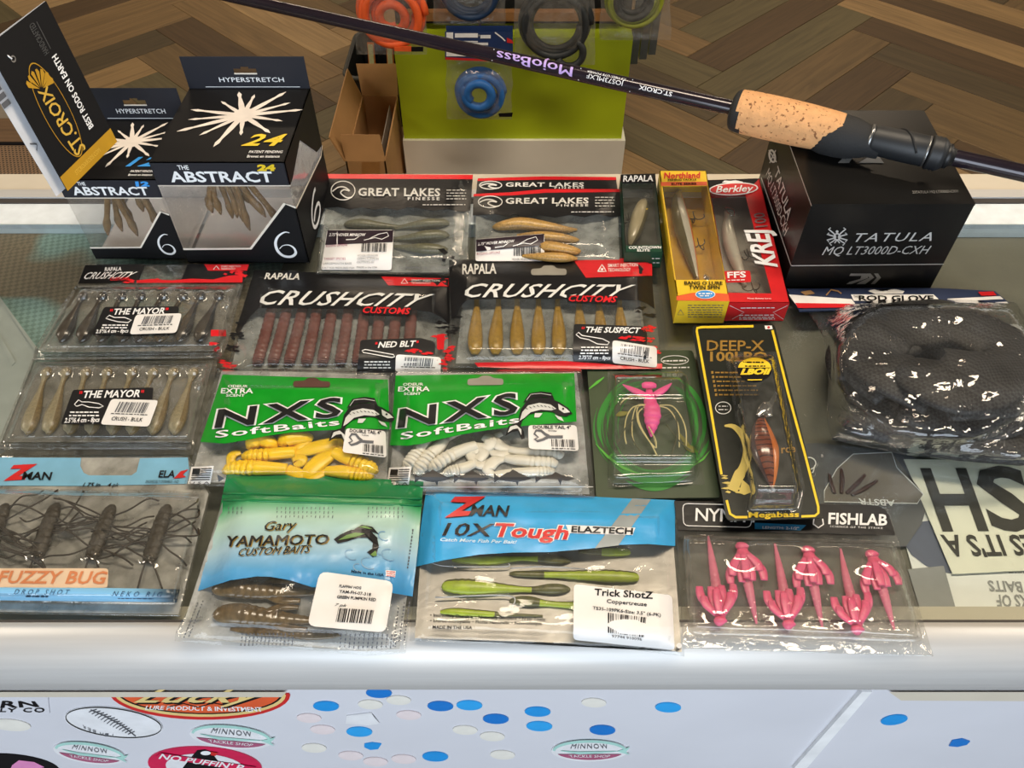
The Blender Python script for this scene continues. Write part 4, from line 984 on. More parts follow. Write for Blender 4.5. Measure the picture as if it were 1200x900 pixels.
wire('string', [hp, hp + Vector((-.02, .005, .022)), hp + Vector((-.05, .03, .06)), rp + Vector((-.01, 0, -.02)), rp + Vector((0, 0, -.006))], .0006, M_white, tgm, 6, 24)
# ================================================================ PACKAGED LURES ON THE GLASS
M_bag = film('bag_film', (.97, .975, .975), .05, (205, 208, 205), .07, .22, 60, boost=1.0)
M_bagg = film('bag_film_grey', (.9, .92, .91), .5, (176, 180, 176), .10, .35, 60, boost=1.3)
M_bagw = film('bag_film_milky', (.92, .93, .93), .5, (214, 216, 214), .10, .35, 60, boost=1.3)
M_blis = film('blister_clear', (.97, .97, .96), .05, (215, 215, 210), .04, .12, 120, boost=2.4)
M_bback = film('blister_back', (.95, .95, .94), .38, (170, 168, 160), .1, .1, 60)
M_pblk = mat('print_black', (25, 25, 27), .32, bump=.12, bscale=60); M_pred = mat('bag_red', (214, 32, 40), .32, bump=.12, bscale=60)
M_pgrn = mat('bag_green', (14, 150, 34), .32, bump=.12, bscale=60); M_pblu = mat('bag_blue', (60, 166, 226), .32, bump=.12, bscale=60)
M_lab = mat('label_white', (232, 230, 228), .45, var=.03); M_lblk = mat('label_black', (24, 24, 26), .4); M_scr = mat('print_offwhite', (222, 222, 218), .45)
def quad_mid(a, b, t): return (a[0] + (b[0] - a[0]) * t, a[1] + (b[1] - a[1]) * t)
def label_part(pk, name, pts, mt, lift=.0010, r=4): return pk.area(name, rounded(pts, r), mt, lift, 10)

# ---------------------------------------------------------------- black-headed minnow bags (three)
def minnow_bag(label, out, zb, red, head, logo, title, sub, bait_mt, baits, lab, bar, bait_lb, group, body=True, seed=1):
    h = pillow(out, .0085, 26, .0007, seed=seed) if body else pillow(out, .0012, 10, .0006, seed=seed)
    pk = Pkg('minnow_bait_bag', label, 'bag', out, zb, h, 'black headed minnow bags')
    pk.body('pouch', M_bag, 7)
    if body: pk.backing(M_bagg)
    pk.area('printed_header', head, M_pblk, .0004)
    pk.area('red_top_strip', red, M_pred, .0006)
    a = pk.art(M_scr, .0009); a.ring(*logo, 1.1); cx, cy, rx, ry = logo
    a.line([tuple(p) for p in cr([(cx - rx * .9, cy + ry * .1), (cx - rx * .4, cy - ry * .35), (cx + rx * .15, cy - ry * .35), (cx + rx * .55, cy + ry * .05), (cx + rx * .1, cy - ry * .1), (cx - rx * .2, cy + ry * .25), (cx + rx * .3, cy + ry * .75), (cx + rx * .75, cy + ry * .7)], 24)], 1.5); pk.put(a, 'wave_logo')
    a = pk.art(M_scr, .0010); a.text('GREAT LAKES', *title, bold=.035, space=1.08); a.text('FINESSE', *sub, bold=.03, space=1.5); pk.put(a)
    if not body: return pk
    x1, y1 = title[1]; a = pk.art(M_scr, .0009)
    for k in range(4): a.dashes(x1 + 8, y1 - 7 + k * 3.4, x1 + 31, y1 - 7 + k * 3.4, .8, k)
    a.dashes(x1 - 20, y1 + 10.2, x1 + 30, y1 + 10, .9, 9); pk.put(a, 'small_print')
    for i, b in enumerate(baits):
        o = lure('minnow_bait', b, pk.zb, bait_mt, n=20, flat=.8, lift=.0006 + .0002 * i); tag(o, bait_lb, 'lure', group)
    L = label_part(pk, 'label', lab[0], M_lab, .0012, 3); pk.area('label_band', lab[1], mat('label_aubergine', (36, 20, 34), .4), .0015, parent=L)
    (ax, ay), (bx, by) = lab[0][0], lab[0][1]; sl = (by - ay)
    a = pk.art(M_white, .0018); a.text('2.75" HOVER MINNOW', (ax + 2, ay + 7.2), (ax + 44, ay + 7.2 + sl * .55), (ax + 3, ay + 4), bold=.02)
    a.line([(ax + 48, ay + 11 + sl * .6), (ax + 60, ay + 5 + sl * .75), (ax + 70, ay + 3 + sl * .9), (ax + 72, ay + 7 + sl * .9), (ax + 64, ay + 11 + sl * .8), (ax + 56, ay + 9 + sl * .7), (ax + 43, ay + 12 + sl * .6)], .8); a.line([(ax + 22, ay + 11.5 + sl * .3), (ax + 32, ay + 11 + sl * .4), (ax + 37, ay + 8 + sl * .5), (ax + 33, ay + 6 + sl * .5)], .9); pk.put(a, 'label_print', L)
    a = pk.art(M_pblk, .0018); a.barcode(*bar, 22, seed); pk.put(a, 'barcode', L)
    return pk
M_smoke = mat('bait_smoke', (104, 102, 80), .35, alpha=.9, var=.25, vscale=500); M_goldb = mat('bait_gold', (176, 138, 76), .35, var=.3, vscale=700, trans=.2)
pk = minnow_bag('black headed minnow bag with a full white label, smoke grey baits inside', [(383, 203.8), (554, 204.8), (549.5, 321), (370.5, 321)], .0042,
    [(383, 203.8), (554, 204.8), (553.8, 210), (382.3, 209.3)], [(382.3, 209), (553.8, 209.6), (551, 247), (540, 248.5), (525, 245), (508, 247), (494, 244.5), (478, 243), (466, 246.5), (452, 243.5), (438, 246), (424, 243), (410, 245.5), (396, 242.5), (379.5, 244)],
    (402, 223.3, 14, 11), ((420, 229.2), (515.3, 229.8), (420.3, 220.5)), ((478, 234.3), (514.9, 234.4), (478, 231)), M_smoke,
    [[(404, 263, 2), (410, 262, 5), (425, 262, 6.5), (445, 264, 4.5), (470, 266, 2), (480, 264, 1)], [(526, 262, 2), (520, 261, 5), (500, 262, 6.5), (478, 265, 4), (462, 268, 2)], [(526, 276, 2), (518, 275, 6), (498, 276, 7), (475, 279, 4), (460, 280, 2)], [(524, 292, 2), (516, 292, 6), (496, 291, 7), (476, 290, 4), (462, 289, 2)]],
    ([(383.5, 269.4), (461.5, 269.4), (458.7, 316.6), (376, 316.1)], [(384, 269.8), (461, 269.8), (460.2, 283.7), (381, 287)]), ((424, 285), (454, 285), (453.5, 295), (423, 295)), 'smoke grey minnow bait inside the black headed bag with the full label', 'smoke grey minnow baits')
a = pk.art(M_inkg, .0019)
for s_, x, y, x2 in (('HOVER MINNOW', 419, 300.5, 443), ('GREEN PUMPKIN', 418.5, 304.5, 443.5), ('OUTFITS-01', 418, 308.5, 438), ('MADE in the USA', 418, 314.3, 442), ('LARGEMOUTH BASS', 378.6, 309.8, 412), ('BUILT FOR PRESSURED FISH', 377, 315, 415)): a.row(s_, x, y, x2, 2.2)
pk.put(a, 'label_print')
a = pk.art(mat('print_purple', (150, 40, 84), .5), .0019); a.row('RIGGING OPTIONS', 382, 289.6, 407, 2.6, -1.5); a.row('TARGET SPECIES', 379.5, 304.5, 405, 2.6); pk.put(a, 'label_print')
a = pk.art(M_inkg, .0010); a.row('TOURNAMENT PROVEN FINESSE', 467, 315, 526, 2.6); pk.put(a)
a = pk.art(M_pblk, .0010); a.poly([(513, 292), (520, 291), (525, 296), (521, 299)], 0); a.poly([(519, 299), (524, 300), (521, 307), (518, 306)], 0); a.poly([(525, 299), (533, 300), (532, 304), (526, 302)], 0); pk.put(a, 'splash_print')
minnow_bag('black headed minnow bag behind another, with only its header showing', [(560, 209), (722, 207.3), (725, 232), (557, 236)], .0034,
    [(560, 209), (636, 206.6), (722, 207.5), (722.5, 211), (636, 210.5), (559.5, 212)], [(559.5, 211), (722, 210), (725, 232), (557, 236)], (575, 217, 13, 4.6), ((592.7, 218.6), (683.8, 218.6), (593, 214)), ((650, 221), (684, 221), (650, 219.2)), None, [], None, None, '', '', False, 2)
pk = minnow_bag('black headed minnow bag with glittery gold baits inside', [(555, 227.5), (600, 225), (640, 222), (726, 222), (729, 306), (555, 307)], .0062,
    [(555, 227.3), (598, 225.3), (638, 221.6), (726, 221.5), (726.2, 225), (640, 225.8), (600, 229), (554.8, 230)], [(554.8, 229.5), (600, 228), (640, 225), (726.2, 224.8), (727.5, 253), (715, 254.5), (700, 251), (685, 254.5), (668, 252), (650, 255), (632, 252), (616, 254.5), (602, 250.5), (596, 254), (580, 251), (554, 252.5)],
    (574.5, 236.5, 14, 6.8), ((592.7, 238.6), (689.3, 238.2), (593, 232.2)), ((652, 242), (689, 241.7), (652, 239.5)), M_goldb,
    [[(578, 266, 2), (586, 265, 6), (610, 262, 8.5), (640, 266, 7.5), (662, 269, 5), (676, 269, 1.5)], [(606, 276, 2), (630, 277, 7), (655, 279, 7), (672, 281, 4.5), (678, 281, 1.5)], [(612, 288, 2), (640, 289, 7.5), (660, 292, 7.5), (675, 294, 5), (680, 294, 1.5)], [(612, 300, 2), (640, 301, 6), (662, 302, 6), (676, 303, 2)]],
    ([(558, 280.5), (638, 273.7), (638, 306), (557, 306)], [(558.2, 280.7), (637.8, 274), (637, 287.6), (558, 294.8)]), ((602, 290), (634, 289), (634, 299.5), (602, 300)), 'gold glitter minnow bait inside the black headed bag', 'gold minnow baits', True, 3)
a = pk.art(mat('print_purple', (150, 40, 84), .5), .0019); a.row('RIGGING OPTIONS', 559, 299, 586, 2.6, -2); pk.put(a, 'label_print')
a = pk.art(M_inkg, .0019); a.row('HOVER MINNOW', 600, 305, 622, 2.4); pk.put(a, 'label_print')

# ---------------------------------------------------------------- boxed hard lures (lying window cartons)
def prism_from_px(top, foot_y, zb=.0008):
    """lying box: top face px quad (bl.. clockwise tl,tr,br,bl), its front foot at image row foot_y"""
    tl, tr, br, bl = top; lo, hi = .004, .06
    for _ in range(40):
        hgt = (lo + hi) / 2; y = hit_z((bl[0] + br[0]) / 2, (bl[1] + br[1]) / 2, GZ + zb + hgt).y
        yf = hit_z((bl[0] + br[0]) / 2, foot_y, GZ + zb).y
        if yf < y: lo = hgt          # foot too near: need a taller box
        else: hi = hgt
    z = GZ + zb + hgt
    P = [hit_z(*p, z) for p in top]; yn = (P[2].y + P[3].y) / 2
    P[2].y = P[3].y = yn
    return P, z, hgt
def carton(name, label, top, foot_y, faces, inner_mt, win, film_mt):
    P, z, hgt = prism_from_px(top, foot_y); d = Vector((0, 0, hgt)); r = empty(name, (P[0] + P[2]) / 2 - d, label, 'box', 'boxed hard lures')
    Q = [p - d for p in P]
    panel('bottom', Q, inner_mt, r, -.0006, out=Vector((0, 0, 1)))
    panel('side', [P[3], P[0], Q[0], Q[3]], faces['side'], r, .0006, out=Vector((-1, 0, 0))); panel('side', [P[1], P[2], Q[2], Q[1]], faces['side'], r, .0006, out=Vector((1, 0, 0)))
    panel('end', [P[2], P[3], Q[3], Q[2]], faces['end'], r, .0006, out=Vector((0, -1, 0))); panel('end', [P[0], P[1], Q[1], Q[0]], faces['end'], r, .0006, out=Vector((0, 1, 0)))
    T = Plane(P[0], P[1], P[2]); Ef = Plane(P[3], P[2], Q[2])
    # top card with the window cut out: quads between outline and window
    for k in range(4):
        j = (k + 1) % 4; q = [top[k], top[j], win[j], win[k]]; sheet('top_card', T, q, faces['top'][k], r, 0, 0, .0006)
    sheet('window', T, win, film_mt, r, -.0004, 0, .0002)
    return r, T, Ef, z, hgt
M_carty = mat('carton_yellow', (232, 192, 40), .4); M_cartyi = mat('carton_amber', (196, 152, 36), .5); M_cartr = mat('carton_red', (205, 26, 32), .38); M_cartg = mat('carton_green', (16, 66, 46), .4); M_greyi = mat('carton_grey', (150, 148, 140), .55)
M_wclr = film('carton_window', (.97, .97, .96), .03, (210, 208, 200), .03, .15, 60, boost=1.3)
M_hook = mat('hook_steel', (60, 56, 50), .3, .8)
def treble(name, px, py, z, s, parent, rot=0.0):
    c = hit_z(px, py, z); V = []; Fc = []
    parts = []
    for k in range(3):
        an = rot + k * 2.1; P = []
        for i in range(9):
            q = i / 8; a2 = math.pi * 1.15 * max(0, q - .3) / .7
            P.append(c + Vector((math.cos(an) * s * .45 * (1 - math.cos(a2)), -s * min(q, .3) / .3 * .8 - s * .4 * math.sin(a2), math.sin(an) * s * .22 * (1 - math.cos(a2)))))
        parts.append(sweep3(P, [.0005] * 9, 6))
    V, Fc = join(parts); return mk(name, V, Fc, M_hook, parent, True)
# red carton
r, T, Ef, z, hg = carton('hard_lure_box', 'red lure carton with grey window lying beside the reel carton', [(829, 211), (890, 209), (925.6, 354.5), (854.4, 354.5)], 376.5, {'side': M_cartr, 'end': M_cartr, 'top': [M_card, M_cartr, M_cartr, M_cartr]}, M_greyi, [(829.8, 223.5), (873, 226.5), (904.4, 344), (852.5, 343)], M_wclr)
a = Art(T, M_white, .0010); a.ell(859.6, 221.3, 29, 7.6, 30, -.05); a.poly([(846, 214), (849, 211.5), (856, 212), (862, 211), (870, 213), (873, 215.5)], 0); a.build('logo_border', r)
Art(T, M_cartr, .0012).ell(859.6, 221.3, 27.2, 6.3, 30, -.05).build('logo_oval', r)
a = Art(T, M_white, .0015); a.text('Berkley', (839, 225.6), (882, 224), (840, 218.2), bold=.04, shear=.15); a.text('KREJ', (910.6, 312), (899, 268.5), (886, 309.5), (873, 270), bold=.05, space=.95, shear=.1); a.build('lettering', r)
a = Art(T, mat('print_midgrey', (120, 96, 98), .4), .0012); a.text('100', (899.3, 265), (895.5, 249), (885.5, 266.5), (883, 250), bold=.01); a.build('lettering', r)
L = sheet('red_sticker', T, rounded([(846.7, 317.8), (879, 317), (880.4, 330.4), (849, 331)], 2), M_cartr, r, .0010, 0, .0003)
a = Art(T, M_white, .0014); a.text('FFS', (853, 325.6), (874, 324.8), (852.5, 319), bold=.04); a.dashes(853, 328.5, 874, 327.8, 1); a.text('Most fishing lures', (876, 350.5), (904, 350.5), (876, 348.8)); a.build('lettering', r)
a = Art(Ef, M_white, .0006)
for y in (361, 369.5, 372, 374): a.dashes(868 if y < 365 else 866, y, 908, y - .3, .9, int(y))
a.line([(855, 358), (872, 366), (858, 374)], .5); a.line([(923, 358), (906, 366), (918, 374)], .5); a.build('lettering', r)
M_pearl = mat('bait_pearl', (206, 202, 188), .22, .15, var=.08, coat=.5); M_olive = mat('bait_olive', (96, 88, 58), .28, var=.15, coat=.5); M_orl = mat('bait_orange', (220, 110, 44), .3, coat=.4)
zi = z - hg + .001
lr = empty('hard_lure', hit_z(858, 290, zi), 'white hard minnow lure inside the red carton', 'lure')
lure('body', [(850, 248, 2), (853, 256, 5), (853, 268, 7), (856, 285, 8), (861, 302, 7.2), (867, 318, 5.5), (873, 335, 2.5)], zi, M_pearl, lr, 14, 26, 1.0)
lure('metal_lip', [(850, 243, 2), (856, 247, 5), (858, 253, 3)], zi + .006, mat('chrome', (220, 220, 220), .12, .9), lr, 12, 8, .4)
treble('hook', 875, 292, zi + .008, .010, lr); treble('hook', 880, 330, zi + .008, .010, lr, 1.0)
# yellow carton
r, T, Ef, z, hg = carton('hard_lure_box', 'yellow lure carton with clear window and striped minnow inside', [(772.9, 200), (827.5, 200), (855, 353), (794.4, 352)], 379, {'side': M_carty, 'end': M_carty, 'top': [M_carty, M_cartyi, M_carty, M_cartyi]}, M_cartyi, [(774.5, 218), (828.5, 217.5), (850.2, 328), (790.3, 328)], M_wclr)
a = Art(T, M_cartr, .0008); a.text('Northland', (778.4, 209), (820, 208.4), (778.8, 202.4), bold=.04); a.build('lettering', r)
a = Art(T, M_orange, .0006); a.poly([(774.4, 213.3), (828.3, 212.8), (828.9, 217.5), (774.9, 217.9)], 0); a.build('orange_strip', r)
a = Art(T, M_ink, .0009); a.text('FISHING TACKLE', (783, 211.8), (816, 211.4), (783, 209.8), bold=.03); a.text('ELITE SERIES', (787, 216.8), (816, 216.4), (787, 214.4), bold=.03); a.text('BANG O LURE', (802, 333.4), (846.5, 333.6), (802, 329.6), bold=.045); a.text('TWIN SPIN', (807.5, 338.6), (843.5, 338.6), (807.3, 334.6), bold=.045); a.build('lettering', r)
a = Art(T, M_orange, .0007); a.poly([(793, 352), (792.5, 347), (806, 344.5), (812, 343), (842, 343.5), (853.5, 344.5), (855, 353)], 0); a.build('orange_strip', r)
Art(T, M_white, .0010).ell(826.5, 345, 11.8, 5.2, 24, .0).build('logo_border', r); Art(T, M_blue, .0012).ell(826.5, 345, 10.8, 4.5, 24).build('logo_oval', r)
Art(T, M_white, .0014).dashes(818.5, 344, 834.5, 344, 1.6, 3).dashes(820, 346.6, 833, 346.6, 1.2, 5).build('small_print', r)
a = Art(Ef, M_inkg, .0006)
for k in range(6): a.dashes(806, 358 + k * 2.7, 848 - k * .5, 358 + k * 2.7, .7, k)
a.line([(797.5, 363), (794, 369), (801.5, 369), (797.5, 363)], .6); a.build('lettering', r)
zi = z - hg + .001
lr = empty('hard_lure', hit_z(803, 280, zi), 'slim minnow lure with dark back and orange belly inside the yellow carton', 'lure')
def band(j, t): return 1 if j in (0, 1, 2, 13) else (2 if j in (5, 6) and t > .1 else 0)
lure('body', [(797, 222, 1.5), (794, 232, 6), (795, 244, 8.5), (799, 262, 10), (805, 284, 8.5), (811, 306, 6), (817, 327, 2.5)], zi, [M_pearl, M_olive, M_orl], lr, 14, 30, 1.0, midx=band)
lure('eye', [(793.4, 245, .6), (793.4, 246, 1.4), (793.4, 247, .6)], zi + .0115, M_ink, lr, 8, 6)
lure('metal_blade', [(826, 322, 2), (830, 327, 5), (834, 330, 2)], zi + .006, mat('chrome', (220, 220, 220), .12, .9), lr, 10, 8, .3)
treble('hook', 812, 248, zi + .007, .011, lr, .4); treble('hook', 817, 279, zi + .007, .011, lr, 1.1)
# small dark carton
r, T, Ef, z, hg = carton('hard_lure_box', 'small dark green and black lure carton beside the yellow one', [(727.3, 204.4), (767.8, 203.3), (776.7, 295), (732.7, 295.6)], 314, {'side': M_cartg, 'end': M_cartg, 'top': [M_card, M_cartg, M_cartg, M_cartg]}, mat('carton_dark', (60, 62, 54), .55), [(729, 214.5), (768.4, 213.5), (774.8, 287), (733, 288)], M_wclr)
a = Art(T, M_white, .0010); a.text('RAPALA', (730.4, 212.8), (765, 212.2), (731, 206), bold=.045); a.text('COUNTDOWN', (737, 291.6), (774.5, 291.2), (737, 288.6), bold=.05); a.text('ELITE', (747, 294.6), (761.5, 294.4), (747, 292.1), bold=.05); a.build('lettering', r)
a = Art(Ef, M_white, .0006); a.dashes(764, 303, 774, 303, .9); a.dashes(765, 308, 774, 308, .9, 3); a.build('lettering', r)
zi = z - hg + .001
lr = empty('hard_lure', hit_z(746, 262, zi), 'short pale minnow lure with yellow throat inside the small dark carton', 'lure')
lure('body', [(755, 234, 2), (753, 241, 7), (749, 254, 9.2), (745, 268, 8.5), (741, 280, 6), (738.5, 288, 2.5)], zi, [mat('bait_bone', (176, 164, 132), .3, coat=.4), M_olive, M_orl], lr, 14, 24, 1.0, midx=lambda j, t: 1 if j in (5, 6, 7) else 0)
lure('throat_patch', [(750, 243, 1), (755, 245, 2.2), (759, 244.5, 1)], zi + .011, M_yel, lr, 8, 8, .5)
wire('clear_lip', [hit_z(755, 236, zi + .008), hit_z(758, 230, zi + .009), hit_z(760, 227, zi + .009)], [.003, .004, .002], M_wclr, lr, 8)
treble('hook', 744, 252, zi + .009, .010, lr, .8); treble('hook', 736, 250, zi + .006, .010, lr, 2.0)

# ---------------------------------------------------------------- flat sticker used on the swimbait packs
def bulk_label(pk, quad, seed, lift=.0016, sub=True):
    L = label_part(pk, 'price_label', quad, M_lab, lift, 4); tl, tr, br, bl = quad
    P = lambda u, v: quad_mid(quad_mid(tl, tr, u), quad_mid(bl, br, u), v)
    a = pk.art(M_inkg, lift + .0004); a.barcode(P(.20, .10), P(.85, .10), P(.83, .50), P(.18, .50), 20, seed); pk.put(a, 'barcode', L)
    a = pk.art(M_ink, lift + .0004); a.text('CRUSH - BULK', P(.18, .82), P(.82, .82), P(.18, .68), P(.82, .68), bold=.01); a.dashes(*P(.12, .56), *P(.88, .56), .9, seed); pk.put(a, 'lettering', L)
def product_label(pk, pts, title, tq, lines, size, sq, shape, lift=.0011):
    L = label_part(pk, 'product_label', pts, M_lblk, lift, 3)
    a = pk.art(M_white, lift + .0004); a.text(title, *tq, bold=.05, shear=.15); a.text(size, *sq, bold=.03, shear=.1)
    for k, (x0, y, x1) in enumerate(lines): a.dashes(x0, y, x1, y, 1.5, k, .9)
    a.line(shape, 1.0, closed=True); pk.put(a, 'lettering', L)
    bl, br, tl = map(Vector, tq[:3]); a = pk.art(M_pred, lift + .0004); d = br - bl; u = (tl - bl)
    for o in (-.075, -.045, 1.03, 1.06): p = bl + d * o + u * 1.0; a.line([tuple(p), tuple(p - u * .42)], 1.3)
    pk.put(a, 'lettering', L); return L
# ---------------------------------------------------------------- zip bags with the brush lettering
def splat(a, pts, n, seed, sx=6, sy=4):
    rnd = random.Random(seed)
    for i in range(n):
        x, y = rnd.choice(pts); x += rnd.uniform(-sx, sx); y += rnd.uniform(-sy, sy); w_ = rnd.uniform(2, 6); a.poly([(x - w_, y), (x - w_ * .2, y - rnd.uniform(.8, 2)), (x + w_, y - rnd.uniform(0, .6)), (x + w_ * .4, y + rnd.uniform(.6, 1.8))], 0)
# --- reddish brown stick worms
out = [(298, 316.3), (400, 320), (527, 323), (531, 372), (530, 441), (264, 441), (272, 410), (284, 363)]
pk = Pkg('worm_bait_bag', 'black zip bag of reddish brown stick worms with brush lettering', 'bag', out, .0012, pillow(out, .0105, 24, .0006, seed=5), 'black brush-lettered zip bags')
pk.body('pouch', M_bag, 6); pk.backing(M_bagg, .04)
pk.area('printed_header', [(298, 316.5), (400, 320.2), (526.5, 323.2), (530.5, 372), (526, 380), (518, 372), (505, 366), (488, 363), (420, 362), (340, 361), (303, 361), (292, 372), (284, 384), (279, 392), (276, 388), (284, 363)], M_pblk)
pk.area('red_corner', [(446.8, 324), (525.5, 326.3), (525.8, 335.6), (455, 334.4)], M_pred, .0007)
a = pk.art(M_scr, .0010); a.text('RAPALA', (310, 326.8), (350.5, 327.5), (311.5, 319.8), bold=.04, shear=.1); a.text('CRUSHCITY', (303, 356.5), (493, 359.5), (310, 340), (508, 345), bold=.04, shear=.3, space=1.06); pk.put(a)
a = pk.art(M_white, .0010); a.text('SMART INJECTION', (482, 329.4), (515, 330), (482, 327.2)); a.text('TECHNOLOGY', (482, 332.4), (505, 332.8), (482, 330.3)); a.line([(470, 332), (474, 326.5), (478, 332), (470, 332)], .8); pk.put(a)
pk.area('title_shadow', [(424, 358), (483, 360), (482, 369.5), (424, 368)], M_pblk, .0012)
a = pk.art(M_pred, .0015); a.text('CUSTOMS', (425.2, 366.4), (480, 368.2), (426, 359.4), bold=.04, shear=.2); pk.put(a)
a = pk.art(M_pblk, .0008); splat(a, [(283, 380), (278, 394), (272, 408), (522, 386), (518, 380)], 40, 3); pk.put(a, 'splatter_print')
a = pk.art(M_pred, .0008); splat(a, [(266, 425), (268, 432), (516, 396), (520, 410), (522, 424), (525, 430)], 46, 4); a.poly([(512, 392), (521, 391), (520, 410), (512, 408)], 0); pk.put(a, 'splatter_print')
M_worm = mat('bait_brown', (102, 58, 50), .38, var=.15, vscale=150, trans=.2)
xt = [319, 337, 355, 372, 390, 409, 428, 446, 465, 483]; xb_ = [302, 320, 339, 359.5, 378, 399, 419, 438, 457.5, 477]
for i in range(10):
    o = lure('stick_worm', [(xt[i], 361, 4.5), (xt[i] * .93 + xb_[i] * .07, 365, 6.2), ((xt[i] + xb_[i]) / 2, 394, 6.8), (xb_[i] * .95 + xt[i] * .05, 421, 7), (xb_[i], 426, 5)], pk.zb, M_worm, n=56, seg=10, flat=.62, rib=.07, ribs=20, lift=.0008)
    tag(o, 'reddish brown ribbed stick worm inside the black brush-lettered bag', 'lure', 'reddish brown stick worms')
L = product_label(pk, [(422.5, 398.4), (493, 396), (510, 400.6), (509, 441), (417.6, 441)], 'NED BLT', ((443, 407.4), (486.6, 405.8), (444, 400.8)), [(427, 424, 457), (427, 427.5, 457), (426, 431, 458)], '3"/7,5 cm - 10pcs', ((424, 439), (458, 438), (425, 434.8)), [(424, 411), (428, 409.5), (461, 415.5), (462.5, 418), (459, 419), (426, 413)])
a = pk.art(M_pred, .0014); splat(a, [(480, 412), (490, 411), (500, 414)], 16, 8, 6, 2); pk.put(a, 'splatter_print', L)
bulk_label(pk, [(464, 415.3), (517, 418.6), (516, 441), (463, 441)], 3)
# --- amber minnow swimbaits
out = [(526.3, 304.5), (764, 301.3), (764.5, 331), (770, 380), (776, 432), (524.5, 431), (527, 380)]
pk = Pkg('swimbait_bag', 'black zip bag of amber minnow swimbaits with a red corner', 'bag', out, .0052, pillow(out, .0105, 24, .0006, seed=6), 'black brush-lettered zip bags')
pk.body('pouch', M_bag, 6)
sheet('back_film', pk.base, [(543, 346), (750, 349), (760, 426), (534, 426)], M_bagg, pk.root, .0005, 0)
hd = [(526.3, 304.5), (764, 301.3), (764.5, 331), (767, 362), (757, 355), (748, 352), (690, 350.5), (600, 350), (548, 351), (540, 358), (534, 372), (529, 374), (527, 340)]
pk.area('printed_header', hd, M_pblk)
pk.area('red_corner', [(671.9, 304.3), (764, 301.5), (764.3, 323), (686.5, 325.4)], M_pred, .0007)
pk.area('hang_slot', rounded([(622.4, 315), (634, 314.5), (637, 311), (649, 311), (652, 314.5), (664, 315), (664, 322.3), (622.4, 322.5)], 3), M_greyi, .0007)
a = pk.art(M_scr, .0010); a.text('RAPALA', (542, 321), (581.2, 320.2), (542.2, 309.8), bold=.045); a.text('CRUSHCITY', (543.6, 348), (730, 348.3), (548, 332.5), (744, 334), bold=.04, shear=.3, space=1.06); pk.put(a)
a = pk.art(M_white, .0010); a.text('SMART INJECTION', (712.4, 313), (747.3, 312), (712.4, 309.2), bold=.01); a.text('TECHNOLOGY', (712.4, 318.4), (739, 317.8), (712.4, 314.6), bold=.01); a.line([(700.5, 318), (705.5, 310), (710.5, 318), (700.5, 318)], 1.2); a.ell(705.5, 315.5, 1.6, 1.4); pk.put(a)
pk.area('title_shadow', [(664, 346), (725, 347), (723, 356), (665, 354)], M_pblk, .0012)
a = pk.art(M_pred, .0015); a.text('CUSTOMS', (666.3, 352.8), (722, 354.2), (667.5, 346), bold=.04, shear=.2); pk.put(a)
a = pk.art(M_pblk, .0008); splat(a, [(535, 370), (532, 378), (529, 388), (752, 362), (760, 370)], 26, 5); pk.put(a, 'splatter_print')
pk.area('red_foot_strip', [(556, 425), (620, 424), (660, 423), (730, 428), (776, 426), (776, 432), (700, 432.5), (600, 431.5), (560, 430)], M_pred, .0006)
a = pk.art(M_pred, .0007); splat(a, [(760, 386), (764, 398), (768, 410), (526, 420), (527, 410)], 40, 6, 4, 4); pk.put(a, 'splatter_print')
M_amber = mat('bait_amber', (156, 122, 40), .32, alpha=.88, var=.2, vscale=250, trans=.2)
xt = [558.7, 584, 606, 631, 653.5, 678.6, 702, 726]; xb_ = [557, 581, 606, 631, 655, 681, 705, 729]
for i in range(8):
    o = lure('minnow_swimbait', [(xt[i], 347, 3.2), (xt[i], 358, 3.2), (xt[i] * .6 + xb_[i] * .4, 374, 6), (xb_[i], 394, 8.6), (xb_[i], 407, 8), (xb_[i] - .5, 415, 4)], pk.zb, M_amber, n=24, flat=.6, lift=.0008)
    tag(o, 'amber minnow swimbait inside the black bag with the red corner', 'lure', 'amber minnow swimbaits')
L = product_label(pk, [(672.6, 379.4), (751.8, 382.3), (758.5, 389.5), (757, 423), (671.2, 423.2)], 'THE SUSPECT', ((686, 389.2), (749.5, 390.3), (687.5, 383)), [(681, 407, 712), (681, 410.5, 713), (680, 414, 713)], '2.75"/7 cm - 8pcs', ((678, 420.8), (715, 421.2), (678.5, 416.7)), [(675, 392), (678, 389.5), (682, 393), (694, 395), (706, 397), (714, 401), (712, 404), (700, 403), (690, 398), (680, 396)])
a = pk.art(M_pred, .0014); splat(a, [(733, 395), (742, 396), (748, 398)], 16, 9, 6, 2); pk.put(a, 'splatter_print', L)
bulk_label(pk, [(717.6, 398.5), (769.8, 406.4), (770, 431), (717.6, 425.5)], 4)
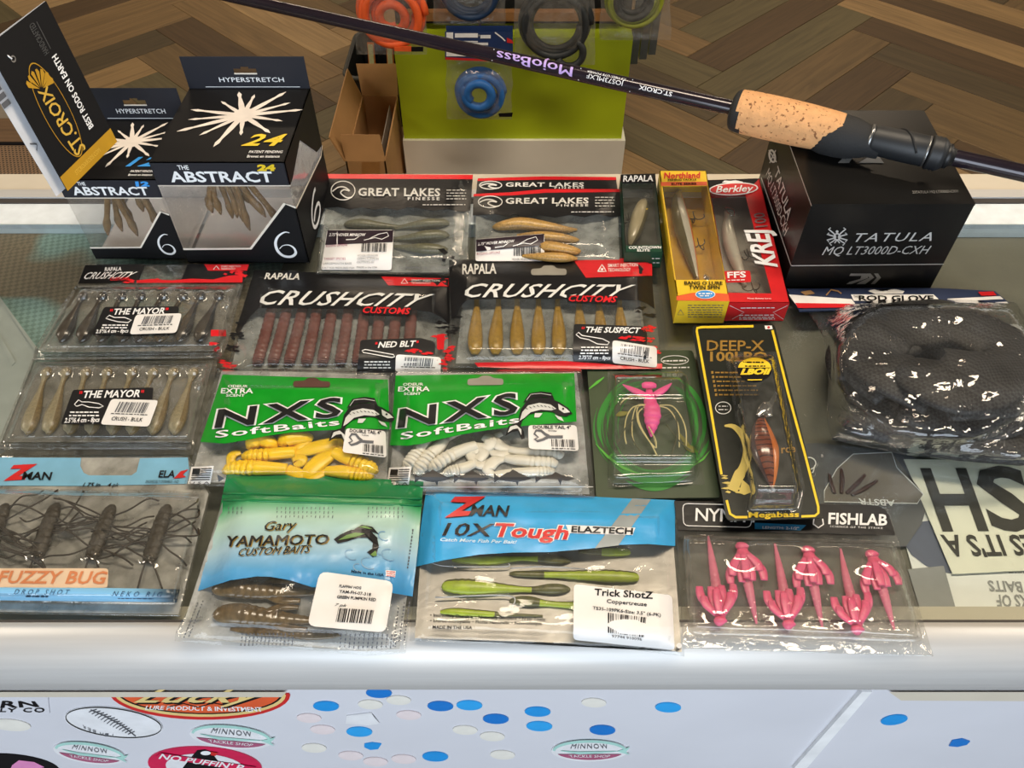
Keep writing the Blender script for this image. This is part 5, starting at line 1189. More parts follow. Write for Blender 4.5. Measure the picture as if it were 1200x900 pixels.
# ---------------------------------------------------------------- swimbait blister packs (two)
def blister_h(raised, H, slope, bumps=(), flange=.0004):
    def h(px, py):
        z = flange
        if inside(px, py, raised): z += H * sm(dist_edge(px, py, raised) / slope)
        for bx, by, r_, bh in bumps:
            d = math.hypot(px - bx, (py - by) * 1.35) / r_
            if d < 1: z += bh * sm(1.35 * (1 - d))
        return z
    return h
def shad_path(tx, ty, bx, by):
    P = lambda t, r_: (tx + (bx - tx) * t, ty + (by - ty) * t, r_)
    return [P(-.04, 1), P(.0, 5.5), P(.07, 6), P(.15, 3.2), P(.3, 3.4), P(.5, 6.6), P(.7, 9.4), P(.86, 9.4), P(.97, 7), P(1.02, 2)]
def mayor_pack(label, out, raised, zb, tops, bots, ty, by, mts, bait_lb, group, lab, title, size, shape, lines, price, seed):
    bumps = [(x, ty - 1, 11, .005) for x in tops]
    bumps += [(raised[0][0] - 2 + (raised[3][0] - raised[0][0]) * .3, raised[0][1] + (raised[3][1] - raised[0][1]) * .33, 9, .004), (raised[1][0] - 8 + (raised[2][0] - raised[1][0]) * .3, raised[1][1] + (raised[2][1] - raised[1][1]) * .3, 9, .004)]
    pk = Pkg('swimbait_blister_pack', label, 'blister pack', out, zb, blister_h(raised, .0115, 7, bumps), 'swimbait blister packs')
    pk.body('blister', M_blis, 3.2); sheet('back_film', pk.base, raised, M_bback, pk.root, .0005, 0)
    for i in range(8):
        o = lure('paddle_tail_bait', shad_path(tops[i], ty, bots[i], by), pk.zb, mts, n=30, flat=.62, lift=.0008, seg=12, midx=lambda j, t: 1 if j in (4, 5, 6) else 0)
        tag(o, bait_lb, 'lure', group)
    for k_ in (.2, .75):
        (ax, ay), (bx, by) = raised[3], raised[2]; wire('flange_glint_tube', [hit_z(ax + (bx - ax) * i / 12 - 2, ay + (by - ay) * i / 12 + 2 + 7 * k_, pk.zb + .002) for i in range(13)], .0011, M_blis, pk.root, 8)  # clear tubes added along the flange to catch bright edges
    product_label(pk, lab, 'THE MAYOR', title, lines, size[0], size[1], shape)
    bulk_label(pk, price, seed)
    return pk
M_dk = mat('bait_dark', (58, 48, 36), .3, var=.3, vscale=300, coat=.3); M_dkb = mat('bait_black', (22, 22, 24), .22, coat=.5)
M_gl = mat('bait_glass', (158, 148, 118), .3, alpha=.9, var=.2, vscale=500, trans=.2); M_glb = mat('bait_glass_dark', (122, 104, 66), .3, alpha=.92, var=.3, vscale=600)
pk = mayor_pack('clear blister pack of pale glittery paddle tail baits without a visible header', [(38, 420), (255, 418), (252, 440), (230, 533), (-2, 534), (-1, 515), (20, 465)], [(42, 424), (250, 422.5), (225.5, 518), (3, 518)], .0008,
    [55, 77.6, 101, 126, 155, 180, 203.6, 227], [31.5, 56, 81, 105.8, 130.5, 153, 178, 203.6], 434, 507, [M_gl, M_glb], 'pale glittery paddle tail bait in the blister pack without a header', 'pale paddle tail baits',
    [(85.5, 456.8), (180, 453.9), (175.5, 497.3), (71, 497.3)], ((97.5, 466.2), (163, 464.9), (99, 458.2)), ('2.5"/6.4 cm - 8pcs', ((75.4, 495.3), (116, 494.2), (76.5, 490))), [(87, 474), (92, 468.5), (96, 471), (104, 471), (116, 473), (121, 476), (116, 478), (104, 477), (96, 474), (90, 476)], [(82, 483, 116), (81, 487, 116)], [(130.5, 467.4), (185.6, 469), (174.4, 500), (117.5, 497.3)], 11)
pk = mayor_pack('clear blister pack of dark paddle tail baits under a black and red header', [(99.8, 309.5), (292, 309.5), (285.4, 331.5), (266, 406), (258, 420), (38, 422), (41, 408), (66, 365), (90.8, 332.6)], [(90, 334.5), (282, 333), (259, 411), (43, 413)], .0044,
    [97.5, 120, 142.5, 165, 191, 214.5, 235, 257], [71.6, 95, 116.6, 141.4, 160.5, 185, 209, 232.5], 345, 399, [M_dk, M_dkb], 'dark olive and black paddle tail bait in the blister pack with red header', 'dark paddle tail baits',
    [(122, 359.6), (210, 359), (205.5, 391.8), (107.6, 392.3)], ((133, 368.6), (192, 367.2), (134.5, 362)), ('2.5"/6.4 cm - 8pcs', ((112, 390.4), (150, 389.5), (113, 386.4))), [(124, 373), (128, 369.5), (134, 372), (146, 372), (154, 375), (150, 378), (138, 377), (130, 375)], [(120, 381, 150), (119, 384, 150)], [(159.4, 368.6), (213.4, 367), (206.6, 390), (151.5, 391.8)], 12)
pk.area('printed_header', [(99.8, 310.5), (170, 309.8), (162.8, 328.3), (150, 330), (135, 331), (120, 331.8), (91.5, 332.4)], M_pblk, .0005)
pk.area('printed_header', [(220, 309.7), (292, 309.7), (285, 331.3), (240, 331), (214, 330), (212, 328.5)], M_pblk, .0005)
pk.area('red_corner', [(239, 309.8), (291.8, 309.8), (289.5, 317), (243.8, 317.2)], M_pred, .0009)
a = pk.art(M_pred, .0010); a.poly([(160, 328.5), (176, 327), (200, 328.5), (225, 326.5), (250, 327.5), (268, 323), (284.5, 322), (284, 331), (160, 331.5)], 0); splat(a, [(268, 322), (276, 320), (284, 322), (150, 329), (180, 327)], 18, 2, 5, 2); pk.put(a, 'splatter_print')
a = pk.art(M_white, .0013); a.text('CRUSHCITY', (97.8, 327), (152, 326), (101.5, 319.2), (161, 318.5), bold=.04, shear=.3); a.text('RAPALA', (122.7, 317.6), (142, 317), (123.3, 313.4), bold=.045); a.text('SMART INJECTION', (259, 313.2), (282, 313), (259, 311.2)); a.text('TECHNOLOGY', (259, 316), (276, 315.8), (259, 314)); a.line([(250, 315.8), (253.5, 311.5), (257, 315.8)], .8); pk.put(a)
a = pk.art(M_pred, .0014); a.text('CUSTOMS', (129, 328.8), (151, 328.2), (129.6, 325.4), bold=.04, shear=.2); pk.put(a)
a = pk.art(M_pred, .0005); a.rect(247, 386.5, 265, 394); splat(a, [(250, 402), (253, 408)], 10, 7, 3, 3); pk.put(a, 'splatter_print')
# ---------------------------------------------------------------- green grub bags (two)
M_fishw = mat('print_fish_pale', (206, 208, 204), .4)
def grub_bag(label, dx, dy, out, green, seed, zb, hole_mt, clip_right=None):
    pk = Pkg('grub_bait_bag', label, 'bag', out, zb, pillow(out, .0115, 24, .0006, seed=seed), 'green grub bags')
    pk.body('pouch', M_bag, 6)
    pk.backing(M_bagw, .05)
    pk.area('printed_header', green, M_pgrn)
    return pk
def fish_print(pk, X, Y, s=1.0, lift=.0010):
    """leaping bass: X,Y offset functions of template px taken on the white bag"""
    T = lambda pts: [(X + x * s, Y + y * s) for x, y in pts]
    body = T([(607, 494), (610, 480), (616, 471), (628, 466), (642, 466), (655, 471), (666, 478), (671, 485), (664, 488), (654, 487), (648, 483), (640, 482), (630, 483), (620, 486), (613, 492), (608, 500)])
    a = pk.art(M_pblk, lift); a.poly([(x, y) for x, y in body], 5); a.poly(T([(613, 472), (620, 461), (634, 458.5), (646, 460), (650, 469), (640, 465), (626, 466)]), 0)
    a.poly(T([(612, 494), (604, 496), (596, 499), (592, 511), (600, 506), (607, 505), (611, 515), (615, 514), (614, 506), (610, 499)]), 0); pk.put(a, 'fish_print')
    b = pk.art(M_fishw, lift + .0004); b.poly(T([(609, 493), (612, 483), (619, 475), (632, 472), (645, 474), (652, 479), (646, 481), (634, 480), (622, 483), (614, 490)]), 0); b.poly(T([(654, 473), (664, 479), (668, 483), (661, 484), (655, 480)]), 0); b.poly(T([(605, 498), (598, 500), (595, 507), (601, 503), (607, 502), (611, 510), (611, 503)]), 0)
    b.line(T([(617, 469), (622, 462), (634, 461), (646, 463)]), .6); b.poly(T([(627, 484), (636, 484), (632, 489), (626, 489)]), 0); b.poly(T([(650, 486), (658, 489), (661, 494), (654, 491)]), 0); pk.put(b, 'fish_print')
    c = pk.art(M_pblk, lift + .0008); c.ell(*T([(660, 479)])[0], 1.3, 1.2)
    for k in range(8): p = T([(616 + k * 4.4, 478 - 3.2 * math.sin(k / 7 * 3.0))])[0]; c.line([p, (p[0] + 2.4, p[1] + 1.6)], .7)
    pk.put(c, 'fish_print')
def nxs_text(pk, N, S_, ex):
    a = pk.art(M_white, .0010); a.text('NXS', *N, bold=.055, shear=.05, space=1.25); a.text('SoftBaits', *S_, bold=.015, space=1.1); pk.put(a)
    a = pk.art(M_pblk, .0024); a.text('NXS', *N, bold=.02, shear=.05, space=1.25); pk.put(a)
    a = pk.art(M_pblk, .0006); a.text('SoftBaits', *S_, bold=.05, space=1.1); pk.put(a)
    a = pk.art(M_white, .0010)
    for t_, q in zip(('ODEUR', 'EXTRA', 'SCENT'), ex): a.text(t_, *q, bold=.02)
    pk.put(a)
def hook_label(pk, quad, colour, seed):
    L = label_part(pk, 'price_label', quad, M_lab, .0012, 4); tl, tr, br, bl = quad
    P = lambda u, v: quad_mid(quad_mid(tl, tr, u), quad_mid(bl, br, u), v)
    a = pk.art(M_ink, .0016); a.text('DOUBLE TAIL 4"', P(.10, .14), P(.88, .14), P(.10, .02), P(.88, .02), bold=.03); a.text(colour, P(.40, .26), P(.58, .26), P(.40, .18), P(.58, .18)); a.barcode(P(.46, .56), P(.94, .56), P(.94, .86), P(.46, .86), 18, seed); a.dashes(*P(.46, .93), *P(.94, .93), .9, 3); pk.put(a, 'label_print', L)
    b = pk.art(M_inkg, .0016); b.line([P(*p) for p in [(.70, .46), (.52, .47), (.40, .47), (.30, .58), (.18, .66), (.12, .58), (.20, .50), (.12, .36), (.16, .22), (.26, .22), (.34, .36), (.42, .44)]], [3.2, 3.2, 3.4, 3, 2.6, 2.4, 1.5, 2.4, 2.6, 2.8, 3, 3]); pk.put(b, 'hook_print', L)
def flag_print(pk, x, y, wd, ht, sh):
    P = lambda u, v: (x + wd * u + sh * v, y + ht * v); a = pk.art(M_lab, .0006); a.poly([P(0, 0), P(1, -.05), P(1, 1), P(0, 1)], 0); pk.put(a, 'flag_patch')
    b = pk.art(M_pblk, .0009); b.poly([P(.08, .1), P(.42, .1), P(.42, .45), P(.08, .45)], 0)
    for k in range(6):
        v = .12 + k * .13; b.line([P(.45 if k < 3 else .08, v), P(.93, v - .02)], 1.1)
    b.text('U S A', P(.05, 1.0), P(.95, 1.0), P(.06, .88), P(.95, .87)); pk.put(b, 'flag_print')
def grub(path, tails, z, mt, label, group, ribs=12, rng=(0, .55)):
    r_ = empty('double_tail_grub', hit_z(path[0][0], path[0][1], z), label, 'lure', group)
    path = [(x, y, r * 1.2) for x, y, r in path]; tails = [[(x, y, r * 1.25) for x, y, r in t_] for t_ in tails]
    lure('body', path, z, mt, r_, 10, 44, .75, .08, ribs, .0006, rib_rng=rng)
    for t_ in tails: lure('tail', t_, z, mt, r_, 8, 20, .30, lift=.0012)
M_ygr = mat('bait_yellow', (255, 208, 12), .35, var=.06, trans=.3); M_wgr = mat('bait_white', (232, 228, 214), .35, var=.04, trans=.3)
out = [(463, 433.5), (681, 432.5), (690, 500), (697, 583), (449, 579), (455, 510)]
pk = grub_bag('green and clear bag of white double tail grubs', 0, 0, out, [(463.8, 439.9), (673, 437.3), (675.7, 494), (650, 496), (617.9, 498.8), (590, 501.5), (560.5, 505.8), (537, 510), (513.7, 515.3), (495, 520), (477.6, 522.3), (456.8, 521.7)], 7, .0064, M_greyi)
pk.area('hang_slot', rounded([(547.7, 444), (561, 443), (565, 440), (574, 440), (578, 443), (590, 444), (590, 451), (547.7, 451.5)], 3), M_greyi, .0007)
nxs_text(pk, ((467, 501), (606, 484), (467.5, 480), (603, 460.5)), ((470, 515), (608, 495), (470, 507), (608, 487.5)), [((472.3, 452), (495.7, 451.6), (472.6, 449)), ((466.6, 458.6), (503, 458.2), (467, 453.2)), ((473.4, 462.8), (493, 462.6), (473.5, 460))])
fish_print(pk, 0, 0); hook_label(pk, [(619, 498.3), (675.7, 498.3), (678.4, 528.5), (619.6, 526)], 'White', 5)
WB = [([(475, 549, 4), (479, 544, 7), (488, 532, 7), (497, 520, 6.5), (503, 512, 5)], [[(503, 512, 4), (512, 506, 6), (522, 504, 3)]]), ([(487, 554, 4), (492, 548, 7), (503, 534, 7.2), (514, 524, 6.5), (521, 516, 5)], [[(521, 516, 4), (530, 508, 6), (540, 507, 3)]]),
      ([(504, 549, 4), (510, 545, 6.5), (528, 534, 7), (545, 526, 6), (558, 522, 5)], [[(556, 522, 4), (570, 524, 6), (575, 516, 7), (566, 512, 4)], [(556, 523, 4), (566, 530, 6), (560, 540, 5)]]), ([(657, 533, 4), (652, 532, 5.6), (630, 531, 5.8), (610, 530, 5), (597, 527, 4)], [[(597, 527, 4), (585, 522, 6), (580, 513, 4), (588, 508, 3)], [(598, 529, 4), (584, 533, 5), (574, 528, 3)]]),
      ([(650, 543, 4), (645, 542, 6), (624, 541, 6.2), (604, 539, 5.5), (592, 537, 4)], [[(592, 537, 4), (580, 540, 6), (572, 550, 6), (578, 556, 3)]]), ([(648, 552, 3), (640, 552, 4.6), (618, 553, 5), (600, 553, 4)], [[(600, 553, 4), (586, 556, 5), (574, 556, 2)]]), ([(520, 556, 3), (528, 552, 5.5), (544, 548, 5.5), (556, 543, 4.5)], [[(556, 543, 4), (552, 531, 6), (562, 527, 5), (572, 530, 3)], [(556, 543, 4), (566, 545, 5), (574, 540, 3)]])]
for p_, t_ in WB: grub(p_, t_, pk.zb, M_wgr, 'white double tail grub inside the green and clear bag', 'white double tail grubs', 14)
for cx, hl, k in ((507, 21, 0), (553, 21, 1), (601, 22, 0), (651, 23.5, 2)):
    a = pk.art(mat('print_softblack', (48, 46, 46), .5), .0010); hh = (5.5, 4.5, 2.6)[k]; a.poly([(cx - hl, 563 - hh - 3), (cx - hl * .72, 559.5), (cx - hl * .3, 559 - hh), (cx + hl * .1, 559 - hh * 1.25), (cx + hl * .5, 559 - hh * .6), (cx + hl, 561), (cx + hl * .6, 563.5), (cx + hl * .1, 559 + hh * 1.1), (cx - hl * .4, 559 + hh * .9), (cx - hl * .74, 561.5), (cx - hl, 566)], 4)
    a.poly([(cx - hl * .2, 559 - hh), (cx + hl * .0, 559 - hh - 3.4), (cx + hl * .3, 559 - hh)], 0); a.poly([(cx + hl * .1, 559 + hh * .8), (cx + hl * .25, 569), (cx + hl * .35, 559 + hh * .6)], 0); pk.put(a, 'fish_silhouette')
Art(pk.surf, M_white, .0008).line([(452, 571), (695, 570.5)], .7).build('seal_line', pk.root); flag_print(pk, 456, 548, 26, 20, -3)
out = [(255, 431.5), (350, 433), (462, 437), (461, 500), (459, 572), (215.5, 569), (236, 500)]
pk = grub_bag('green and clear bag of yellow double tail grubs', 0, 0, out, [(260.8, 439), (454.6, 444.8), (456.5, 503), (420, 502.5), (365, 505), (340, 507), (315, 510.4), (290, 515.5), (263, 519.8), (234.8, 517.7)], 8, .0076, M_greyi)
pk.area('hang_slot', rounded([(343.5, 446.5), (357, 446), (361, 442.5), (371, 442.8), (375, 446.3), (387, 447), (387, 453.7), (343.5, 453.5)], 3), mat('slot_brown', (92, 60, 54), .6), .0007)
nxs_text(pk, ((252.5, 501), (398, 487.5), (254.8, 480.5), (398, 466)), ((252.5, 513), (398, 497.8), (253.5, 505), (396, 491)), [((267, 453.8), (290, 454), (267.4, 451)), ((258.8, 460.8), (296, 460.8), (259.6, 455)), ((265, 464.7), (286.5, 464.7), (265.2, 461.9))])
fish_print(pk, -207 + 0, 6.5, 1.0); hook_label(pk, [(405.6, 501.7), (452, 505), (453, 536.5), (401, 530)], 'Yellow', 6)
YB = [([(287, 535, 4), (292, 534, 6.5), (312, 533, 7), (332, 531, 6.5), (346, 530, 6)], [[(346, 530, 6), (368, 525, 8), (388, 520, 8), (398, 516, 4)], [(344, 531, 5), (352, 540, 7), (345, 546, 3)]]), ([(264, 553, 4), (272, 548, 7), (294, 548, 8), (318, 549, 7), (336, 550, 6)], [[(336, 550, 6), (352, 556, 6), (366, 560, 3)], [(270, 548, 3), (272, 534, 5), (282, 530, 3)]]),
      ([(439, 553, 4), (434, 548, 7), (416, 540, 8), (402, 534, 7.5), (392, 530, 6)], [[(392, 530, 6), (376, 540, 9), (362, 553, 8), (352, 562, 3)], [(392, 530, 5), (398, 520, 6), (390, 514, 3)]]), ([(436, 559, 3), (425, 557, 6), (402, 553, 7), (382, 552, 5)], [[(382, 552, 5), (366, 560, 6), (350, 564, 3)]]), ([(292, 527, 3), (296, 519, 8), (306, 515, 8), (318, 520, 7), (322, 526, 3)], [[(318, 518, 5), (320, 528, 5), (312, 532, 2)]]), ([(330, 524, 3), (334, 516, 8), (346, 513, 8), (360, 513, 6), (366, 516, 3)], [[(360, 514, 6), (350, 524, 7), (338, 528, 3)]])]
for i, (p_, t_) in enumerate(YB): grub(p_, t_, pk.zb, M_ygr, 'yellow double tail grub inside the green and clear bag', 'yellow double tail grubs', 14 if i < 4 else 0)
flag_print(pk, 224.4, 547, 26, 20, -4)
a = pk.art(M_inkg, .0010); a.poly([(254.5, 556), (263, 560.5), (256, 565)], 0); pk.put(a, 'fish_silhouettes')
# ---------------------------------------------------------------- things lying inside the case, under the glass
ZD = DECK + .0008
def card_in(name, label, cat, pts, mt, dz=0.0, thick=.0006):
    b = Bed(ZD + dz); cx = sum(p[0] for p in pts) / len(pts); cy = sum(p[1] for p in pts) / len(pts)
    r_ = empty(name, hit_z(cx, cy, ZD + dz), label, cat); sheet('card', b, pts, mt, r_, thick, 0, thick); return r_, b
M_cardw = mat('card_white', (242, 242, 240), .5, var=.03); M_cardc = mat('card_cream', (236, 234, 216), .55, var=.04); M_brn = mat('ink_brownblack', (46, 42, 36), .5); M_slate = mat('print_slate', (92, 98, 120), .5)
r_, b = card_in('printed_card', 'white card with a slate blue disc and grey lettering under the glass', 'card', [(1036, 545), (1290, 545), (1290, 725), (1085, 725)], M_cardw)
def cl(pts): return pts
a = Art(b, M_slate, .0009); a.poly([(1056, 617), (1075, 612), (1090, 610), (1116, 672), (1105, 671), (1085, 663), (1068, 650), (1059, 636)], 0); a.build('slate_disc', r_)
a = Art(b, mat('print_lightgrey', (150, 150, 150), .5), .0009); a.text('BAITS', (1196, 682), (1157, 680.5), (1199, 694), (1160, 692.5), bold=.03); a.text('CKS OF', (1212, 697), (1167, 697.5), (1215, 711.5), (1169, 711), bold=.03); a.poly([(1064, 667), (1106, 663), (1124, 727), (1082, 727)], 0)
for k in range(3): a.dashes(1182, 665 + k * 3, 1215, 665 + k * 3, 1.2, k)
a.build('lettering', r_)
a = Art(b, M_red, .0012); a.ell(1057, 580.5, 3.2, 2.6); a.ell(1065, 581, 3.2, 2.6); a.build('red_marks', r_)
r_, b = card_in('printed_card', 'cream card with large dark upside-down letters under the glass', 'card', [(1059, 538), (1290, 541), (1290, 664), (1116.5, 672.6)], M_cardc, .0022)
a = Art(b, M_brn, .0009); a.text('H', (1106, 620.5), (1156, 620), (1081, 551), (1131, 551), bold=.024); a.text('S', (1166, 620), (1214, 619.5), (1142, 549), (1196, 549), bold=.024); a.text("ES IT'S A", (1206, 627.5), (1103, 627.5), (1214, 650), (1113, 651.5), bold=.04); a.build('lettering', r_)
r_, b = card_in('printed_card', 'pale card corner under the coiled glove bag', 'card', [(1176, 380), (1290, 378), (1300, 430), (1186, 430)], M_cardw, .0010)
Art(b, M_ink, .0009).line([(1186, 396), (1196, 404), (1206, 402)], 2).build('print', r_)
# upside-down squid box inside the case
pts = [(930, 521), (958, 519), (1062, 530), (1098, 552), (1080, 614), (1062, 640), (930, 640)]
r_, b = card_in('squid_lure_card', 'upside-down dark squid lure pack with clear window lying under the glass', 'pack', pts, mat('card_slate', (92, 92, 96), .45), .0014, .0012)
hexw = [(981, 549), (1000, 532), (1045, 530), (1051, 548), (1082, 579), (1075, 590), (966, 588), (966, 575)]
Art(b, mat('card_window_dark', (120, 112, 104), .5), .0016).poly(hexw, 0).build('window', r_)
a = Art(b, M_white, .0020); a.line(hexw, 1.0, closed=True); a.ring(948, 543, 8, 7, 1.4); a.line([(955, 545), (953, 553), (946, 557)], 1.4); a.text('ABSTR', (1048, 586), (1006, 584), (1049, 593), (1007, 591), bold=.03); a.build('lettering', r_)
for k, pth in enumerate([[(978, 578, 2), (974, 566, 2.5), (972, 555, 1.5)], [(986, 578, 2), (987, 562, 2.8), (986, 549, 1.5)], [(992, 578, 2), (1004, 567, 2.5), (1014, 556, 1.5)], [(998, 580, 2), (1014, 572, 2.5), (1028, 563, 1.5)]]):
    o = lure('squid_bait', pth, ZD + .0032, mat('bait_maroon', (74, 44, 40), .4), n=14, flat=.4); tag(o, 'dark maroon squid bait on the upside-down pack under the glass', 'lure', 'maroon squid baits')

# ---------------------------------------------------------------- pink bug on a green swirl card
out = [(686.5, 410), (812, 410.5), (844, 583), (699, 584.5)]
raised = rounded([(715, 436), (805, 436), (822, 540), (818, 564), (718, 568), (712, 560)], 8)
def hp_(px, py):
    if not inside(px, py, raised): return .0012
    v = max(0, min(1, (py - 436) / 100)); return .0012 + .017 * sm(dist_edge(px, py, raised) / 9) * (1 - .35 * sm((py - 535) / 8)) - .002 * math.exp(-((py - 467) / 2.0) ** 2)
pk = Pkg('bug_lure_card', 'green swirl blister card holding a hot pink bug lure', 'blister card', out, .0024, hp_)
sheet('backing_card', pk.base, rounded(out, 4), mat('card_darkgreen', (66, 78, 56), .35, var=.2, vscale=25), pk.root, .0011, 0, .0011)
M_cres = mat('print_deepgreen', (44, 104, 44), .35)
for a0, a1, rx, ry, wd in ((.15, 2.95, 57, 60, 15), (3.3, 4.5, 56, 54, 11), (5.2, 6.3, 50, 54, 10)):
    pp = [(766 + rx * math.cos(a0 + (a1 - a0) * i / 24), 500 + ry * math.sin(a0 + (a1 - a0) * i / 24)) for i in range(25)]
    Art(pk.base, M_cres, .00128).line(pp, [max(.4, wd * math.sin(math.pi * (i + .3) / 24.6)) for i in range(25)]).build('swirl_print', pk.root)
a = Art(pk.base, mat('print_leafgreen', (54, 132, 52), .35), .0014)
for k, (rx, ry, wd, a0, a1, ro) in enumerate([(63, 66, 4, .3, 2.6, 0), (56, 58, 2.2, .1, 3.0, .2), (66, 62, 3, 3.5, 5.2, .1), (58, 66, 2, 5.0, 6.9, -.1), (48, 52, 2, .2, 2.9, .1), (70, 70, 3.4, .9, 2.0, .0), (60, 55, 1.6, 2.6, 4.4, .1), (42, 48, 1.4, 2.6, 4.2, .2), (70, 64, 2, 2.4, 3.5, 0), (67, 60, 4, .1, .7, .1), (62, 64, 9, .5, 2.3, 0), (52, 66, 7, .6, 2.4, .1), (64, 58, 6, 2.7, 4.2, 0), (60, 64, 6, 5.1, 6.6, 0), (54, 50, 4, 3.0, 4.6, 0), (50, 58, 5, 5.4, 7.0, .1), (66, 72, 7, 1.0, 2.1, 0)]):
    n_ = 26; pp = [(766 + rx * math.cos(a0 + (a1 - a0) * i / n_ + ro), 500 + ry * math.sin(a0 + (a1 - a0) * i / n_ + ro)) for i in range(n_ + 1)]
    pp = [p for p in pp if inside(p[0], p[1], out)]
    if len(pp) > 3: a.line(pp, [max(.4, wd * math.sin(math.pi * (i + .5) / len(pp))) for i in range(len(pp))])
a.build('swirl_print', pk.root)
a = Art(pk.base, mat('print_brightgreen', (92, 176, 64), .35), .0016); a.line([(690, 456), (700, 448), (708, 442)], [1, 3.5, 1]); a.build('swirl_print', pk.root); a = Art(pk.base, MATS['print_brightgreen'], .0017); a.line([(698, 520), (712, 535), (730, 548), (750, 556)], [.6, 3, 3, .8]); a.build('swirl_print', pk.root); a = Art(pk.base, MATS['print_brightgreen'], .0018); a.line([(832, 528), (824, 538), (812, 546)], [.6, 2.4, .6]); a.build('swirl_print', pk.root)
a = Art(pk.base, M_scr, .0016); a.ring(790.8, 422, 16, 5.2, .8); a.dashes(777, 423, 804, 422.5, 1.6, 4); a.dashes(776, 431, 808, 430.5, 1.4, 5); a.build('brand_print', pk.root)
M_hot = mat('bait_hotpink', (250, 90, 160), .45, var=.04, trans=.3)
bg = empty('bug_lure', hit_z(763, 485, pk.zb + .0012), 'hot pink bug lure with trailing skirt inside the green swirl card', 'lure')
zc = pk.zb + .003
lure('body', [(760.5, 455, 3), (761, 462, 5), (762, 470, 7.2), (764.5, 483, 10), (764, 495, 8.5), (763.5, 505, 4.5), (763, 512, 1)], zc, M_hot, bg, 14, 60, .7, .05, 9, .0, rib_rng=(.3, .95))
lure('head', [(752.5, 452, 3), (756, 451.5, 4.4), (764, 451.5, 4.4), (768.5, 452, 3)], zc + .003, M_hot, bg, 12, 10, .7)
lure('claw', [(758, 464, 4), (748, 460, 5), (738, 455, 3.4), (729.6, 450.5, .6)], zc + .002, M_hot, bg, 10, 14, .45); lure('claw', [(767, 463, 4), (774, 459, 4.6), (781, 454, 3.2), (787, 449, .6)], zc + .002, M_hot, bg, 10, 14, .45)
M_strand = mat('skirt_cream', (214, 200, 140), .5); M_strk = mat('skirt_dark', (70, 72, 40), .5)
S = [[(756, 466), (742, 464), (731, 469), (727, 474)], [(756, 475), (742, 477), (734, 490), (732, 508), (734, 520)], [(755, 474), (746, 476), (741, 492), (741, 510), (744, 521)], [(757, 476), (748, 484), (751, 500), (764, 522), (770, 534)], [(757, 474), (747, 478), (748, 496), (760, 516), (769, 525), (766, 512)], [(773, 475), (788, 476), (799, 490), (804, 506), (804, 523)], [(772, 476), (784, 480), (794, 496), (796, 515), (796, 524)], [(760, 500), (768, 515), (769, 525)]]
K = [[(740, 496), (739, 508), (744, 520), (752, 530), (760, 539)], [(792, 488), (794, 504), (791, 520), (786, 536)], [(745, 489), (734, 500), (726, 515), (723, 520)], [(781, 498), (790, 509), (800, 521), (810, 528)], [(755, 479), (740, 474), (727, 473)], [(776, 488), (786, 484), (792, 481)]]
for q, mt in ((S, M_strand), (K, M_strk)):
    for k, pth in enumerate(q): wire('skirt_strand', [hit_z(x, y, zc + .006 - .003 * i / len(pth)) for i, (x, y) in enumerate(pth)], .0005, mt, bg, 5, 16)
for q in ([(739, 483, 1), (728, 485, 4), (722, 487, 1)], [(800, 520, 1), (810, 526, 5), (818, 530, 1)], [(796, 508, 1), (802, 516, 3), (808, 522, 1)]): lure('skirt_tuft', q, pk.zb + .0016, mat('skirt_olive', (150, 146, 44), .5, alpha=.6), bg, 8, 10, .3)
pk.body('blister', M_blis, 3.0, bottom=False, pts=[(712, 432), (808, 432), (826, 568), (712, 572)])

# ---------------------------------------------------------------- green and white tackle bag with gradient print
out = [(266, 553.3), (350, 556), (430, 560), (496.7, 564), (490, 640), (484, 700), (475, 765), (430, 768), (333, 759), (260, 756), (204.5, 751), (206, 741), (228, 700), (240, 660), (255, 610)]
pk = Pkg('creature_bait_bag', 'green to blue printed zip bag of brown creature baits', 'bag', out, .0098, pillow(out, .013, 32, .0012, .035, seed=12))
pk.body('pouch', M_bag, 6); pk.backing(M_bagw, .05)
oy = pk.root.location.y; y_hi = hit_z(380, 556, pk.zb + .008).y - oy; y_lo = hit_z(380, 690, pk.zb + .012).y - oy
M_grad = ramp_mat('print_gradient', [(0, (56, 140, 200)), (.14, (92, 164, 214)), (.34, (168, 200, 214)), (.58, (176, 208, 190)), (.72, (72, 160, 104)), (.76, (30, 118, 68)), (1, (34, 132, 78))], 1, y_lo, y_hi, .25, .25)
pk.area('printed_front', [(266, 553.6), (350, 556.3), (430, 560.3), (496.4, 564.3), (490, 640), (483.5, 699), (460, 695), (425, 692), (395, 690), (365.4, 688), (340, 680), (318, 676), (301, 675.5), (270, 680), (248, 687), (231, 693), (240, 660), (255, 610)], M_grad, .0004, 6)
for y0 in (585.5, 578): wire('zip_ridge', [pk.surf.P(262 + (494 - 262) * i / 20, y0 + 6.5 * i / 20, .0006) for i in range(21)], .0009, mat('zip_green', (26, 120, 66), .3), pk.root, 6)
M_ygold = mat('print_oldgold', (168, 140, 60), .4)
